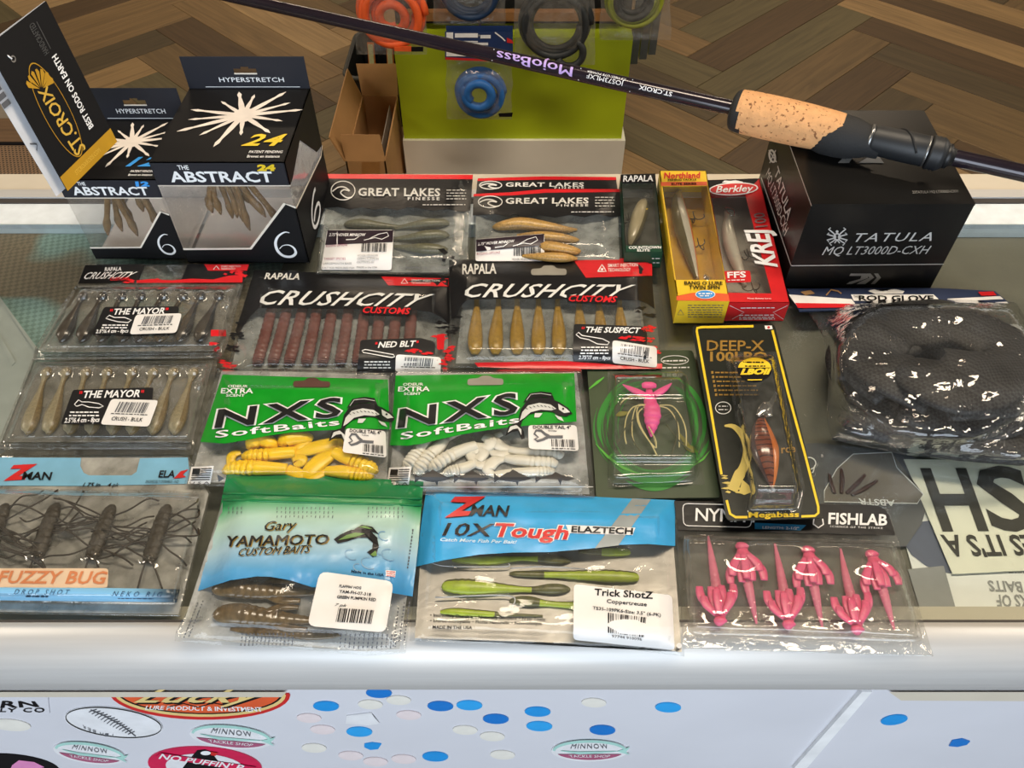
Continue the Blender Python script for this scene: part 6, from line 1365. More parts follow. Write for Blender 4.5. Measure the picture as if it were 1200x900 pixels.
for mt, bo, lf in ((M_ygold, .0, .0010), (M_pblk, .0, .0016)):
    a = pk.art(mt, lf); e_ = 1.1 if mt is M_ygold else 0; a.text('YAMAMOTO', (264.8 + e_, 640.5 + e_), (384.8 + e_, 637 + e_), (266.8 + e_, 628 + e_), (385.8 + e_, 626 + e_), shear=.1); a.text('Gary', (309.4 + e_, 621.5 + e_), (346.7 + e_, 619.5 + e_), (311 + e_, 611 + e_), bold=bo, shear=.25); a.text('YAMAMOTO', (264 + e_, 640.5 + e_), (384 + e_, 637 + e_), (266 + e_, 628 + e_), (385 + e_, 626 + e_), shear=.1); a.text('CUSTOM BAITS', (278.7 + e_, 651 + e_), (362.8 + e_, 647 + e_), (281 + e_, 642.5 + e_), shear=.3); pk.put(a)
a = pk.art(M_pblk, .0010); a.poly([(391, 632), (398, 627), (408, 622), (422, 619), (434, 622), (442, 630), (444, 640), (441, 650), (437, 653), (430, 647), (436, 643), (437, 636), (430, 630), (420, 630), (408, 634), (396, 637)], 12); a.poly([(415, 620), (424, 615), (436, 617), (444, 626), (438, 624), (428, 620)], 0); pk.put(a, 'fish_print')
a = pk.art(mat('print_fishgreen', (104, 140, 70), .4), .0014); a.poly([(396, 633), (406, 627), (416, 624), (428, 625), (421, 628), (408, 631)], 0); a.poly([(420, 617.5), (428, 616), (437, 620), (430, 619.5)], 0); a.poly([(434, 650), (440, 645), (442, 651), (438, 652)], 0); pk.put(a, 'fish_print')
a = pk.art(mat('print_splash', (120, 160, 190), .4), .0008)
for cx, cy, r2 in ((450, 628, 7), (456, 650, 9), (412, 650, 8), (432, 660, 9), (420, 665, 6), (445, 645, 6)): a.ring(cx, cy, r2, r2 * .7, 1.2, 14, .4, .5, 4.6)
pk.put(a, 'splash_print')
a = pk.art(M_inkg, .0008); rnd = random.Random(4)
for x0, y0 in ((232, 706), (238, 704), (484, 620), (480, 705), (474, 706), (467, 712)):
    for k in range(12):
        if x0 < 300: a.line([(x0 - 1.6 * k * .9, y0 + 3.6 * k), (x0 - 1.6 * k * .9 - .8, y0 + 3.6 * k + rnd.uniform(1.2, 3))], 1.4)
        else: a.line([(x0 - .55 * k, y0 + 4 * k), (x0 - .55 * k - .3, y0 + 4 * k + rnd.uniform(1.4, 3.2))], 1.5)
for k in range(14):
    x0 = 284 + k * 4.6
    for j in range(4): a.line([(x0 - j * .5, 742 + j * 4), (x0 - j * .5 - .3, 742 + j * 4 + rnd.uniform(1.4, 3.2))], 1.3)
for k in range(13):
    x0 = 400 + k * 5.4
    for j in range(4): a.line([(x0 - j * .5, 743 + j * 4.6), (x0 - j * .5 - .3, 743 + j * 4.6 + rnd.uniform(1.4, 3.4))], 1.4)
for x0, x1 in ((325, 395), (432, 480), (268, 290)):
    for k in range(3 if x0 != 268 else 2):
        for j in range(int((x1 - x0) / 5)): a.line([(x0 + j * 5, 594 + k * 5), (x0 + j * 5 - .4, 594 + k * 5 + rnd.uniform(1.5, 3.5))], .8)
pk.put(a, 'small_print')
L = label_part(pk, 'price_label', [(374.8, 669.4), (461.5, 681.4), (452, 741.4), (360, 733.4)], M_lab, .0014, 9)
a = pk.art(M_ink, .0018); a.text("FLAPPIN' HOG", (397.4, 688), (423, 690.5), (398, 685), bold=.02); a.text('YAM-FH-07-318', (397.4, 694.4), (434.3, 698.4), (398, 691), bold=.04); a.text('GREEN PUMPKIN RED', (394.8, 701), (440, 704.5), (395.4, 697.6), bold=.03); a.text('7 pk', (392, 710), (406, 711), (393, 707), shear=.3); a.barcode((396.5, 712.5), (440, 715), (436.5, 731), (393.4, 728.5), 22, 8); pk.put(a, 'barcode', L)
a = pk.art(M_ink, .0010); a.text('Made in the USA', (411.6, 670.6), (449.5, 675.2), (412, 668), bold=.02); pk.put(a)
a = pk.art(M_white, .0010); a.poly([(452, 668), (464, 669), (463, 676.5), (452, 675)], 0); pk.put(a, 'flag_patch'); a = pk.art(M_pred, .0012)
for k in range(3): a.line([(453, 669.5 + k * 2.4), (463, 670.5 + k * 2.4)], .9)
pk.put(a, 'flag_print')
M_crea = mat('bait_pumpkin', (98, 80, 52), .25, var=.4, vscale=220, coat=.4)
for k, (pth, legs) in enumerate([([(249, 690, 3), (256, 689, 9), (275, 689, 12), (300, 692, 11), (325, 693, 9), (350, 694, 6), (372, 695, 2)], [[(300, 690, 3), (318, 682, 5), (340, 681, 3)], [(310, 697, 3), (330, 704, 5), (352, 704, 3)]]), ([(250, 720, 3), (258, 719, 10), (280, 719, 13), (305, 722, 11), (330, 725, 9), (356, 727, 6), (378, 728, 2)], [[(310, 717, 3), (328, 712, 5), (350, 712, 3)], [(318, 730, 3), (338, 736, 5), (360, 738, 3)]]), ([(400, 744, 2), (385, 744, 5), (360, 744, 6), (335, 742, 5), (300, 740, 5), (270, 737, 2)], [])]):
    cb_ = empty('creature_bait', hit_z(pth[2][0], pth[2][1], pk.zb), 'brown glossy creature bait inside the green to blue printed bag', 'lure', 'brown creature baits')
    lure('body', pth, pk.zb, M_crea, cb_, 12, 60, .55, .05, 18, .0008, rib_rng=(.35, .9))
    for q in legs: lure('flapper', q, pk.zb + .003, M_crea, cb_, 8, 14, .4)

# ---------------------------------------------------------------- blue and silver bag of paddle minnows
out = [(500, 571), (640, 579), (791, 586), (797, 680), (802, 769), (740, 761), (620, 756), (480, 751), (488, 656), (494, 610)]
pk = Pkg('paddle_minnow_bag', 'sky blue and silver bag of chartreuse paddle minnows with a big label', 'bag', out, .0030, pillow(out, .0115, 22, .0008, .035, seed=14))
pk.body('pouch', M_bag, 6)
sheet('silver_backing', pk.base, [(496, 610), (788, 622), (799, 764), (740, 757), (620, 752), (486, 748)], mat('foil_silver', (164, 160, 152), .38, .35, bump=.2, bscale=50), pk.root, .0005, 0)
pk.area('printed_header', [(500, 571.2), (640, 579.2), (791, 586.2), (791.2, 640), (760, 637.5), (727.5, 638.4), (690, 643), (645, 647), (600, 647.5), (562.5, 649.8), (520, 656.5), (487.6, 664), (494, 610)], M_pblu, .0004, 8)
pk.area('silver_stripe', [(741, 584.2), (763, 585.2), (724.8, 639), (697, 642.5)], mat('stripe_grey', (150, 158, 160), .35), .0007)
zp = [(528, 588), (533, 582), (569.5, 581.5), (541, 598.5), (552, 599), (549, 604), (521, 606.5), (547, 588.8)]
a = pk.art(M_pblk, .0008); a.poly([(x + 1, y + 1) for x, y in zp], 0); pk.put(a, 'logo_shadow')
a = pk.art(M_red, .0011); a.poly(zp, 0); pk.put(a, 'logo_mark')
a = pk.art(M_pblk, .0013); a.text('MAN', (551, 604.2), (595.5, 605), (552.5, 592), bold=.045, shear=.12); a.text('ELAZTECH', (669.8, 623.3), (741, 625.7), (670.5, 616.5), bold=.04); pk.put(a)
for mt, bo, lf in ((M_white, .06, .0008), (M_pblk, .03, .0012)): a = pk.art(mt, lf); a.text('10X', (518.5, 627.4), (576.3, 628.4), (521.5, 613), bold=bo, shear=.15); pk.put(a)
for mt, bo, lf in ((M_white, .065, .0009), (M_pblk, .05, .0011), (M_red, .025, .0014)): a = pk.art(mt, lf); a.text('Tough', (579, 628.2), (664.3, 631.6), (582, 613.4), bold=bo, shear=.1); pk.put(a)
pk.area('name_plate', [(663, 615), (744.6, 618.3), (741.3, 627), (667, 624.8)], M_white, .0008)
a = pk.art(mat('print_iceblue', (200, 226, 240), .4), .0010); a.text('Catch More Fish Per Bait!', (515.8, 634), (605, 637.2), (516.5, 630.2), shear=.2, bold=.02); pk.put(a)
M_cht = mat('bait_chartreuse', (160, 178, 44), .35, var=.15, vscale=200, trans=.2); M_olv = mat('bait_watermelon', (86, 84, 40), .35, var=.35, vscale=350)
def ptail(pth, flip, fl=.6):
    o = lure('paddle_minnow', pth, pk.zb, [M_cht, M_olv], n=48, seg=12, flat=fl, rib=.05, ribs=22, rib_rng=(.05, .5), lift=.0008, midx=lambda j, t: 1 if ((t > .62) or (j in ((4, 5, 6, 7, 8) if not flip else (10, 11, 0, 1, 9)))) else 0)
    tag(o, 'chartreuse and olive paddle minnow inside the sky blue and silver bag', 'lure', 'chartreuse paddle minnows')
ptail([(518.5, 687, 3), (524, 686.5, 7.5), (545, 687.5, 10), (570, 688.5, 8.5), (600, 690, 5), (623, 691, 4), (645, 690, 6.5), (660, 690, 5.5), (668, 690.5, 2)], False); ptail([(748, 677, 3), (742, 676, 6.5), (715, 675, 8), (685, 674, 6.5), (650, 673.5, 4.5), (620, 673, 4), (604, 672.5, 3.4), (597, 672.5, 1.5)], True); ptail([(530, 656, 2), (545, 656.5, 5), (575, 656.5, 6.5), (605, 654.5, 3.5), (622, 654.5, 3.6), (645, 655, 6.5), (660, 656.5, 5), (668.5, 658, 1.5)], False)
ptail([(715, 712, 3), (700, 711, 6), (680, 709.5, 5.5), (660, 708.5, 4), (640, 707, 4), (620, 704.5, 6.5), (604, 704, 5), (597, 704.5, 1.5)], True); ptail([(738, 646.5, 1.5), (734, 646.5, 5), (715, 646.5, 6), (695, 646.5, 4.5), (678, 646.5, 2)], True); ptail([(516, 717, 2), (530, 716.5, 4.4), (560, 718.5, 4.4), (600, 720.5, 2.5), (636, 722, 1.5)], False)
M_emb = mat('tray_edge', (176, 178, 180), .25, .3)
for q in ([(500, 655), (520, 663), (590, 664), (596, 660)], [(598, 666), (640, 664), (700, 668)], [(510, 700), (596, 698), (600, 712)]): wire('tray_edge', [hit_z(x, y, pk.zb + .004) for x, y in q], .0005, M_emb, pk.root, 5, 16)
a = pk.art(M_ink, .0010); a.text('• Incredibly Durable • Naturally Buoyant • Non-Toxic', (504, 722.5), (639, 727.6), (504.3, 719), bold=.03); a.text('• Durée Incroyable • Flotte Naturelle • Non-toxique', (504, 729), (634.8, 732.6), (504.3, 725.5), bold=.03); a.text('MADE IN THE USA', (507, 736.6), (553, 737.4), (507.2, 733), bold=.03); pk.put(a)
L = label_part(pk, 'price_label', [(672.5, 684.3), (787.5, 697.5), (790.8, 762), (671.7, 749.8)], M_lab, .0014, 5)
a = pk.art(M_ink, .0018); a.text('Trick ShotZ', (696.7, 697.5), (764.6, 701.5), (697.2, 689.8), (765.2, 693.6), bold=.055); a.text('Coppertreuse', (711, 706.4), (757.8, 710.4), (711.3, 702), bold=.015); a.text('TS35-109PK6-Size: 3.5" (6-PK)', (694.5, 714), (774.3, 722.6), (694.8, 710.4), bold=.015); a.barcode((712.4, 718), (757.8, 723.6), (755, 747), (712.4, 741.5), 24, 9); a.text('97744 910096', (717, 747), (752, 751), (717.2, 744)); pk.put(a, 'barcode', L)
a = pk.art(M_white, .0010); a.ell(796, 756.6, 3, 3.2); pk.put(a, 'punch_hole')

# ---------------------------------------------------------------- pink nymphs in a clear clamshell
out = [(790, 587), (1041, 595), (1051, 627.8), (1094, 769), (801, 760.5)]
raised = rounded([(800, 627), (1048, 634), (1083, 752), (808, 742)], 8)
heads = [(844.6, 727, 1), (869.4, 641, 0), (925, 731, 1), (947, 645.5, 0), (1005.5, 737, 1), (1021.5, 650.5, 0)]
bumps = [(x, y + (10 if u == 0 else -12), 24, .0025) for x, y, u in heads]
pk = Pkg('nymph_clamshell', 'clear clamshell of six pink nymph baits with a black header', 'blister pack', out, .0040, blister_h(raised, .010, 8, bumps))
pk.body('clamshell', M_blis, 3.6); sheet('back_film', pk.base, raised, film('clamshell_back', (.96, .96, .95), .16, (190, 186, 178), .1, .1, 60), pk.root, .0005, 0)
pk.area('printed_header', [(790, 587), (1020, 591.5), (1030, 593), (1037, 597), (1042, 604), (1049, 626), (1048, 627.5), (935, 624.5), (795, 621)], M_pblk, .0005)
pk.area('blue_strip', [(884.5, 612.6), (945, 615.4), (938, 621.6), (884.5, 620)], mat('print_steelblue', (42, 130, 180), .4), .0008)
a = pk.art(M_white, .0012); a.text('NYMPH', (815, 610.2), (884, 612), (815.6, 595.5), bold=.01, space=.9); a.text('FISHLAB', (971, 613.7), (1039, 615.6), (971.6, 601.2), bold=.04); a.text('SCIENCE OF THE STRIKE', (972.5, 618), (1034.4, 620), (972.5, 615.8), space=1.2); a.text('LENGTH: 2-1/2"', (893.6, 619.4), (936, 620.6), (893.8, 616.6), bold=.02); a.line([(954, 607), (953, 614), (959, 618.5), (965, 614.5), (964, 608)], 1.6); a.line(rounded([(800, 590), (882, 592), (880, 618), (801, 616)], 6), .9, closed=True); pk.put(a)
M_nym = mat('bait_pink', (238, 98, 140), .35, alpha=.95, var=.1, vscale=300, trans=.3); M_nyt = mat('bait_pink_pale', (232, 130, 156), .35, alpha=.78, var=.1)
N = [([(830, 629), (835, 660), (840, 690), (844.6, 730)], 1), ([(908, 637), (914, 668), (919, 695), (925, 734)], 1), ([(985, 643), (991, 674), (998, 702), (1005.5, 740)], 1), ([(886.7, 731), (881, 705), (875, 677), (869.4, 638.5)], 0), ([(963.7, 735), (958, 708), (953, 682), (947, 643)], 0), ([(1048, 737.8), (1040, 710), (1033, 685.5), (1021.5, 648)], 0)]
for pth, u in N:
    nb = empty('nymph_bait', hit_z(*pth[2], pk.zb), 'pink nymph bait pointing its head to the clamshell foot' if u else 'pink nymph bait pointing its head to the black header', 'lure', 'pink nymph baits head down' if u else 'pink nymph baits head up')
    (t0, t1, t2, t3) = pth
    lure('tail', [(*t0, 1.2), (*t1, 4.5), (*t2, 6.2)], pk.zb, M_nyt, nb, 10, 30, .7, .06, 10, .0008)
    v = Vector(t3) - Vector(t2); m1 = Vector(t2) + v * .45
    lure('body', [(*t2, 6.2), (m1.x, m1.y, 8.6), tuple(Vector(t2) + v * .75) + (7.5,), tuple(Vector(t2) + v * .86) + (6.2,), tuple(Vector(t2) + v * .95) + (8,), (*t3, 5)], pk.zb, M_nym, nb, 12, 24, .7, .0, 0, .0008)
    d = v.normalized(); pr = Vector((-d.y, d.x)); root = Vector(t2) + v * .72
    for k, (sx, ln, bw) in enumerate([(-1, 38, .42), (-.55, 38, .16), (.55, 38, .2), (1, 40, .42), (-.9, 27, .5), (.9, 26, .55), (.1, 34, .04)]):
        p0 = root + pr * sx * 5; p1 = p0 - d * ln * .5 + pr * sx * ln * bw * .8; p2 = p0 - d * ln * .85 + pr * sx * ln * bw * .9
        lure('leg', [(p0.x, p0.y, 3.6), (p1.x, p1.y, 5.4), (p2.x, p2.y, 4.2)], pk.zb + .0040 + .0005 * k, M_nym, nb, 8, 12, .26)

# ---------------------------------------------------------------- crankbait on a black and yellow card
out = [(810.3, 382), (907.5, 379.5), (964.7, 607), (851.7, 609.8)]
base = Bed(GZ + .0215)
Hc = .024; raised = [(853, 417.6), (907.5, 416), (940, 574), (934, 597), (876, 598), (880, 575)]
def hm(px, py):
    if not inside(px, py, raised): return .0010
    return .0010 + Hc * sm(dist_edge(px, py, raised) / 7) * (1 - .55 * sm((py - 570) / 22))
pk = Pkg('crankbait_card', 'black card with yellow border holding a brown crankbait in a blister', 'blister card', out, .0150, hm)
sheet('backing_card', pk.base, rounded(out, 5), mat('card_ribbed_black', (26, 30, 24), .35, vscale=200, var=.2), pk.root, .0009, 0, .0009)
Y = Art(pk.base, M_yel, .0012); Y.line([(845.5, 556), (840, 522), (832, 474), (816.5, 388), (817, 384.5), (822, 383.4), (883, 382.2)], 2.8); Y.line([(905.2, 387), (924, 462), (944, 535), (959, 594), (959, 601), (955, 604.5), (939, 605.2)], 2.8); Y.line([(876, 606), (862, 606), (855.5, 602), (851.5, 586)], 2.8); Y.build('border_print', pk.root)
G = Art(pk.base, mat('print_foilgold', (176, 138, 66), .3, .3), .0013); G.text('DEEP-X', (828.6, 410.8), (895, 411), (828.8, 399), bold=.035); G.text('100LBO', (832.7, 423), (899, 423.2), (832.7, 412.5), bold=.03); G.text('rce', (916, 531), (932, 529.5), (915.4, 522), bold=.02)
for k in range(6): G.dashes(838 + k * .9, 436.5 + k * 5.2, 872 + (12 if k > 2 else 0) + k, 436.5 + k * 5.2, 1.6, k); G.rect(833.5 + k * .9, 435 + k * 5.2, 836 + k * .9, 438 + k * 5.2)
G.build('lettering', pk.root)
a = Art(pk.base, M_scr, .0013); a.ring(847.5, 478, 9, 7, .8); a.dashes(842, 476, 853, 476, .9); a.dashes(842, 480, 853, 480, .9, 2); a.build('seal_print', pk.root)
a = Art(pk.base, mat('print_brushgold', (206, 184, 96), .4), .0014); a.line([tuple(p) for p in cr([(849, 499), (860, 500), (871, 511), (876, 527), (873, 544), (865, 559), (858, 575)], 24)], [2 + 9 * math.sin(min(1, i / 24 * 1.15) * 2.2) + (3 if i > 18 else 0) for i in range(25)]); a.poly([(866, 577), (870, 562), (878, 569), (880, 577), (872, 580)], 0); splat(a, [(850, 560), (853, 568), (866, 575), (852, 574)], 14, 3, 3, 3); a.build('brush_print', pk.root)
G2 = Art(pk.base, M_yel, .0014); G2.text('Megabass', (877.6, 606.3), (936, 605.6), (877.8, 600.3), bold=.05); G2.build('lettering', pk.root)
a = Art(pk.base, M_white, .0013); a.poly([(896, 381.6), (904.5, 381.4), (905.5, 385.6), (897, 385.8)], 0); a.build('flag_patch', pk.root); Art(pk.base, M_red, .0015).ell(900.8, 383.6, 1.6, 1.4).build('flag_print', pk.root)
cbt = empty('crankbait', hit_z(896, 530, pk.zb + .001), 'brown crankbait with orange belly and clear lip inside the yellow-bordered card', 'lure')
def craw():
    m = mat('bait_craw', (116, 58, 38), .2, var=.2, coat=.6); t = m.node_tree; b = t.nodes['Principled BSDF']; wv = nd(t, 'ShaderNodeTexWave'); wv.bands_direction = 'Y'; wv.inputs['Scale'].default_value = 75; wv.inputs['Distortion'].default_value = 3
    tc = nd(t, 'ShaderNodeTexCoord'); t.links.new(tc.outputs['Object'], wv.inputs[0]); old = b.inputs['Base Color'].links[0].from_socket; mx = nd(t, 'ShaderNodeMix', data_type='RGBA'); mx.inputs['B'].default_value = (*lin((60, 26, 22)), 1); mr = nd(t, 'ShaderNodeMapRange'); mr.inputs[1].default_value = .7; t.links.new(wv.outputs['Fac'], mr.inputs[0]); t.links.new(mr.outputs[0], mx.inputs['Factor']); t.links.new(old, mx.inputs['A']); t.links.new(mx.outputs['Result'], b.inputs['Base Color']); return m
lure('body', [(893, 490, 4), (892, 497, 8.5), (893, 508, 13), (896, 526, 16.5), (900, 545, 12.5), (903, 560, 7), (904.5, 571, 2.2)], pk.zb + .0012, [craw(), mat('bait_craw_belly', (200, 110, 46), .25, coat=.5), mat('bait_craw_back', (66, 44, 44), .2, coat=.6)], cbt, 16, 30, .62, midx=lambda j, t: 1 if j in (5, 6, 7, 8) else (2 if j in (0, 1, 15) else 0))
lure('lip', [(896, 487, 4), (901, 478, 3.4), (907, 466, 2.6), (910, 460, 2)], pk.zb + .008, M_blis, cbt, 10, 14, .25); lure('head_plate', [(888, 487, 2), (894, 480, 6), (900, 474, 5), (902, 488, 3)], pk.zb + .007, mat('chrome', (220, 220, 220), .12, .9), cbt, 10, 14, .3)
wire('tail_ring', [hit_z(904.5 + 3 * math.cos(q), 574 + 2.4 * math.sin(q), pk.zb + .008) for q in [i / 10 * 2 * math.pi for i in range(11)]], .0006, M_steel, cbt, 6)
pk.body('blister', M_blis, 3.0, bottom=False, pts=[(849, 413), (910, 412), (944, 574), (938, 601), (872, 602), (876, 576)])
o_ = [(868, 434), (870, 424), (880, 419.5), (892, 420)]
L = sheet('round_sticker', pk.surf, ell(884.4, 433, 20.5, 14.2, 32), M_ink, pk.root, .0008, 3)
a = pk.art(M_yel, .0012); a.poly(ell(884.4, 431.5, 19.5, 12.4, 20, 0, math.pi * 1.02, math.pi * 1.98), 3); a.text('LBOII', (868.5, 438.6), (902, 438.2), (869.5, 432.4), bold=.06, shear=.2); a.line([(876, 445.2), (893, 445)], 1.2); pk.put(a, 'sticker_print', L)
a = pk.art(M_ink, .0014); a.dashes(875, 424.5, 895, 424.5, 1.6, 2); a.dashes(873, 429, 897, 429, 1.4, 3); pk.put(a, 'sticker_print', L)

# ---------------------------------------------------------------- fuzzy leggy bugs in a blue blister pack
out = [(-30, 535), (221, 534.5), (247, 578), (211, 722), (-60, 718)]
raised = rounded([(-40, 571), (242, 577), (209, 708), (-55, 704)], 9)
pk = Pkg('leggy_bug_pack', 'blue headed clear blister pack of brown leggy bugs', 'blister pack', out, .0030, blister_h(raised, .014, 9, [(x, y, 12, .003) for x, y in ((41, 652), (105, 654), (173, 658))]))
pk.body('blister', M_blis, 3.6); pk.backing(film('bug_pack_back', (.95, .95, .94), .55, (196, 196, 190), .1, .2, 50), .02)
M_sky = mat('print_sky', (126, 182, 214), .35)
pk.area('printed_header', [(-30, 536), (95, 536.5), (94, 546), (98, 554), (104, 557), (154, 557), (160, 553), (164, 537), (220, 536), (222, 552), (219, 567), (100, 569.5), (-30, 569)], M_sky, .0006)
zp = [(12, 549.5), (16, 545), (44, 543.5), (22, 557.5), (31, 558), (29, 562), (4, 563.5), (25, 549.3)]
a = pk.art(M_red, .0011); a.poly(zp, 0); pk.put(a, 'logo_mark'); a = pk.art(M_red, .0011); a.poly([(203, 561), (212, 552), (221, 550), (214, 556), (218, 559)], 0); pk.put(a, 'logo_mark')
a = pk.art(M_pblk, .0013); a.text('MAN', (25.7, 561.6), (60, 562), (27, 553), bold=.045, shear=.12); a.text('1.75 in', (97, 570), (117, 570.2), (98, 565.6), shear=.25, bold=.02); a.text('4 pk', (126, 570.2), (139, 570.3), (127, 565.8), shear=.25, bold=.02); a.text('ELA', (185.7, 559.2), (204, 559.2), (187, 551.4), bold=.04, shear=.1); a.text('INCREDIBLY DURABLE - NO', (170.5, 566), (209, 566), (171, 562.6), shear=.15); pk.put(a)
M_bug = mat('bait_bug', (52, 45, 32), .45, var=.3, vscale=300, bump=.3, bscale=400); M_leg = mat('bug_leg', (52, 44, 34), .5)
for bi, (x0, y0, x1, y1) in enumerate([(6, 591, -15, 650), (66, 590, 43, 652), (131, 592, 107, 655), (196, 592, 174, 658)]):
    bb = empty('leggy_bug', hit_z((x0 + x1) / 2, (y0 + y1) / 2, pk.zb), 'brown bug bait with long thin rubber legs inside the blue headed pack', 'lure', 'brown leggy bugs')
    P = lambda t, r_: (x0 + (x1 - x0) * t, y0 + (y1 - y0) * t, r_)
    lure('body', [P(0, 3), P(.08, 7), P(.3, 9), P(.6, 9.5), P(.9, 9), P(1, 6.5)], pk.zb, M_bug, bb, 12, 40, .6, .04, 12, .0010)
    rnd = random.Random(bi * 5 + 3)
    for k in range(14):
        t = rnd.uniform(.08, .9); s_ = rnd.choice((-1, 1)); sx, sy = x0 + (x1 - x0) * t + s_ * 7, y0 + (y1 - y0) * t; L1 = rnd.uniform(30, 66); up = rnd.uniform(-34, 24)
        pp = [(sx, sy, 0), (sx + s_ * L1 * .35, sy + up * .3 - rnd.uniform(-6, 8), 0), (sx + s_ * L1 * .75, sy + up * .8, 0), (sx + s_ * L1, sy + up + rnd.uniform(-10, 10), 0)]
        wire('leg', [hit_z(max(-40, min(232, q[0])), max(574, min(700, q[1])), pk.zb + .005 + .004 * math.sin(i * 1.2)) for i, q in enumerate(pp)], .00062, M_leg, bb, 5, 14)
    for dx in (-8, 10): wire('leg', [hit_z(x1 + dx * .4, y1, pk.zb + .005), hit_z(x1 + dx, y1 + 14, pk.zb + .006), hit_z(x1 + dx * 1.6, y1 + 32, pk.zb + .003)], .00062, M_leg, bb, 5, 10)
pk.area('name_plate', rounded([(-45, 666), (127, 666), (126, 689), (-50, 688)], 4), mat('print_peach', (224, 196, 166), .4), .0006)
pk.area('blue_foot_strip', [(-48, 688), (126, 689), (211, 690.5), (207, 706), (-52, 703)], ramp_mat('print_skyfade', [(0, (130, 186, 220)), (.8, (130, 186, 220)), (1, (60, 74, 84))], 0, hit_z(0, 700, GZ).x - pk.root.location.x, hit_z(212, 700, GZ).x - pk.root.location.x), .0008)
a = pk.art(mat('print_rust', (206, 128, 84), .4), .0010); a.text('FUZZY BUG', (-3, 683), (123, 684), (0, 669), bold=.02, shear=.15); pk.put(a)
a = pk.art(mat('print_deepblue', (40, 70, 104), .4), .0012); a.text('DROP SHOT', (16, 696.4), (80.6, 697), (17.5, 690.5), shear=.25, space=1.6); a.text('NEKO RIG', (131, 698.6), (189.4, 699.4), (132.5, 692.8), shear=.25, space=1.6); a.dashes(30, 699.5, 56, 699.8, 1, 2); a.dashes(138, 701.5, 180, 702, 1, 3); pk.put(a)

# ---------------------------------------------------------------- coiled mesh glove in a clear bag
out = [(936, 357), (1040, 350), (1120, 349), (1190, 354), (1218, 396), (1260, 470), (1258, 552), (1200, 546), (1124, 540), (1063, 533), (975, 515), (969, 491), (971, 445), (966, 396), (947, 366)]
zb = .0012
cc = Vector((1105, 428))
def hg2(px, py):
    if not inside(px, py, out): return 0
    d = dist_edge(px, py, out); q = math.hypot((px - 1104) / 118, (py - 428) / 84)
    lo_ = .030 * sm((1.25 - math.hypot((px - 1110) / 140, (py - 510) / 38)) / .4)
    return max(.050 * sm((1.34 - q) / .36), lo_) * sm(d / 12) + .004 * sm(d / 8) + .004 * noise.noise((px * .03, py * .045, 2.2)) * sm(d / 15) + .0022 * noise.noise((px * .09, py * .11, 5.2)) * sm(d / 15)
pk = Pkg('rod_sleeve_bag', 'clear bag with a large black coiled mesh rod sleeve and patriotic header', 'bag', out, zb, hg2)
M_crump = film('crumpled_film', (.96, .96, .96), .035, (200, 204, 208), .05, .75, 38, boost=2.4)
pk.body('pouch', M_crump, 6)
def mesh_sleeve():
    m = bpy.data.materials.new('sleeve_mesh'); m.use_nodes = True; t = m.node_tree; b = t.nodes['Principled BSDF']
    tc = nd(t, 'ShaderNodeTexCoord'); mp = nd(t, 'ShaderNodeMapping'); mp.inputs['Rotation'].default_value = (.6, .4, .78); ck = nd(t, 'ShaderNodeTexChecker'); ck.inputs['Scale'].default_value = 420
    t.links.new(tc.outputs['Object'], mp.inputs[0]); t.links.new(mp.outputs[0], ck.inputs[0]); ck.inputs['Color1'].default_value = (*lin((20, 20, 21)), 1); ck.inputs['Color2'].default_value = (*lin((50, 50, 50)), 1)
    t.links.new(ck.outputs[0], b.inputs['Base Color']); b.inputs['Roughness'].default_value = .6; bp = nd(t, 'ShaderNodeBump'); bp.inputs['Strength'].default_value = .4; bp.inputs['Distance'].default_value = .001; t.links.new(ck.outputs['Fac'], bp.inputs['Height']); t.links.new(bp.outputs[0], b.inputs['Normal']); return m
M_slv = mesh_sleeve()
gv = empty('mesh_rod_sleeve', hit_z(1108, 440, GZ + zb), 'black mesh rod sleeve wound into a wide coil inside the clear bag', 'rod sleeve')
c0 = hit_z(1106, 432, GZ + .02)
R0 = .092
for k, (dx, dy, rx, ry, zz, hw, tl, fl) in enumerate([(0, 0, .056, .044, .010, .027, .0, .28), (.004, .003, .054, .042, .020, .026, .003, .28), (-.002, .004, .052, .040, .029, .025, -.004, .26)]):
    P = []
    for i in range(61):
        an = 2 * math.pi * i / 60 * .97 + 3.4 + k * .5
        P.append(Vector((c0.x + dx + rx * math.cos(an), c0.y + dy + ry * math.sin(an), GZ + zz + tl * math.sin(an) + .0012 * math.sin(an * 5 + k))))
    V, Fc = sweep3(P, [hw * (1 + .05 * math.sin(i * .7 + k)) for i in range(61)], 14, fl); mk('coil', V, Fc, M_slv, gv, True)
q = [Vector(t) for t in cr([tuple(hit_z(x, y, GZ + z_)) for x, y, z_ in [(1062, 425, .036), (1088, 440, .041), (1120, 446, .043), (1160, 440, .042), (1195, 424, .037)]], 30)]
V, Fc = sweep3(q, [.008 + .024 * math.sin(math.pi * (i + 1.5) / 33) for i in range(31)], 14, .22); mk('folded_end', V, Fc, M_slv, gv, True)
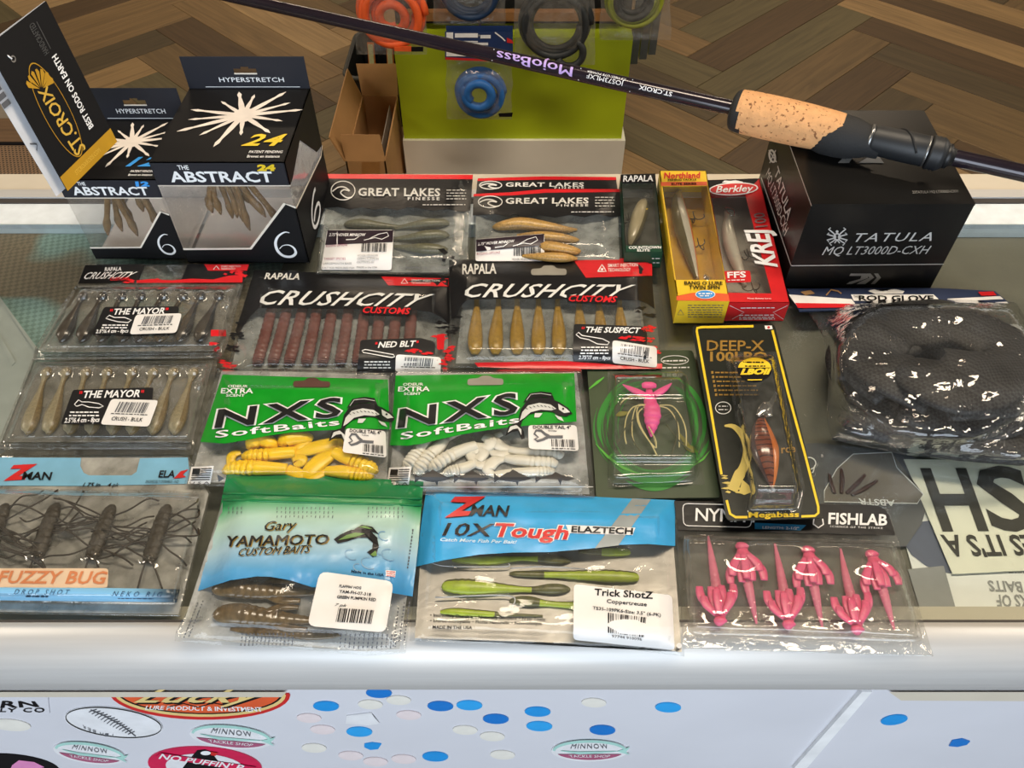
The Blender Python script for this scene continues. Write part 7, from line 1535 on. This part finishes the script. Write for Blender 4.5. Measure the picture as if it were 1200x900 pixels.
P = [hit_z(x, y, GZ + .010) for x, y in [(988, 482), (1010, 494), (1050, 505), (1090, 514), (1140, 521), (1190, 527), (1235, 530)]]; q = [Vector(t) for t in cr([tuple(p) for p in P], 40)]; V, Fc = sweep3(q, [.010 + .005 * math.sin(i / 40 * math.pi) for i in range(41)], 12, .55); mk('trailing_end', V, Fc, M_slv, gv, True)
hd_ = [(922, 338.5), (1010, 337.5), (1100, 337.5), (1166, 341), (1188, 359.5), (1100, 361), (1030, 362), (937, 364.5)]
sheet('header_card', pk.base, hd_, mat('card_navy2', (40, 54, 88), .4), pk.root, .004, 0, .0012)
a = Art(pk.base, M_white, .0046); a.poly([(924, 345), (998, 350.5), (1004, 358), (934, 359)], 0); a.poly([(1110, 350), (1172, 347), (1176, 350.5), (1112, 353.5)], 0); a.poly([(1112, 356), (1180, 353.5), (1182, 356), (1112, 358)], 0); a.poly([(997, 345), (1094, 345), (1103, 353.5), (1000.5, 352.5)], 0); a.poly([(1017, 341), (1024, 339), (1034, 341.5), (1048, 338.5), (1060, 341), (1058, 344), (1026, 344.5)], 0); a.build('header_print', pk.root)
a = Art(pk.base, M_pred, .0048); a.poly([(932, 355), (1000, 356), (1002, 360), (935, 361)], 0); a.poly([(1110, 359), (1182, 355.5), (1189, 360), (1112, 361.5)], 0); a.poly([(1146, 342), (1164, 341.5), (1168, 346), (1150, 346.5)], 0); a.build('header_print', pk.root)
a = Art(pk.base, M_ink, .0052); a.text('THE', (1000.5, 348.6), (1006, 348.6), (1000, 346.2)); a.text('ROD GLOVE', (1007, 352), (1094, 352), (1006.5, 346.4), bold=.03); a.build('lettering', pk.root)
a = Art(pk.base, mat('print_tan', (170, 130, 84), .5), .0048); a.poly([(938, 342), (950, 340), (955, 344), (944, 346)], 0); a.line([(968, 346), (974, 339.5), (982, 341), (986, 344)], 1.6); a.build('header_print', pk.root)
print('triangles', sum(len(p.vertices) - 2 for o in bpy.data.objects if o.type == 'MESH' for p in o.data.polygons))
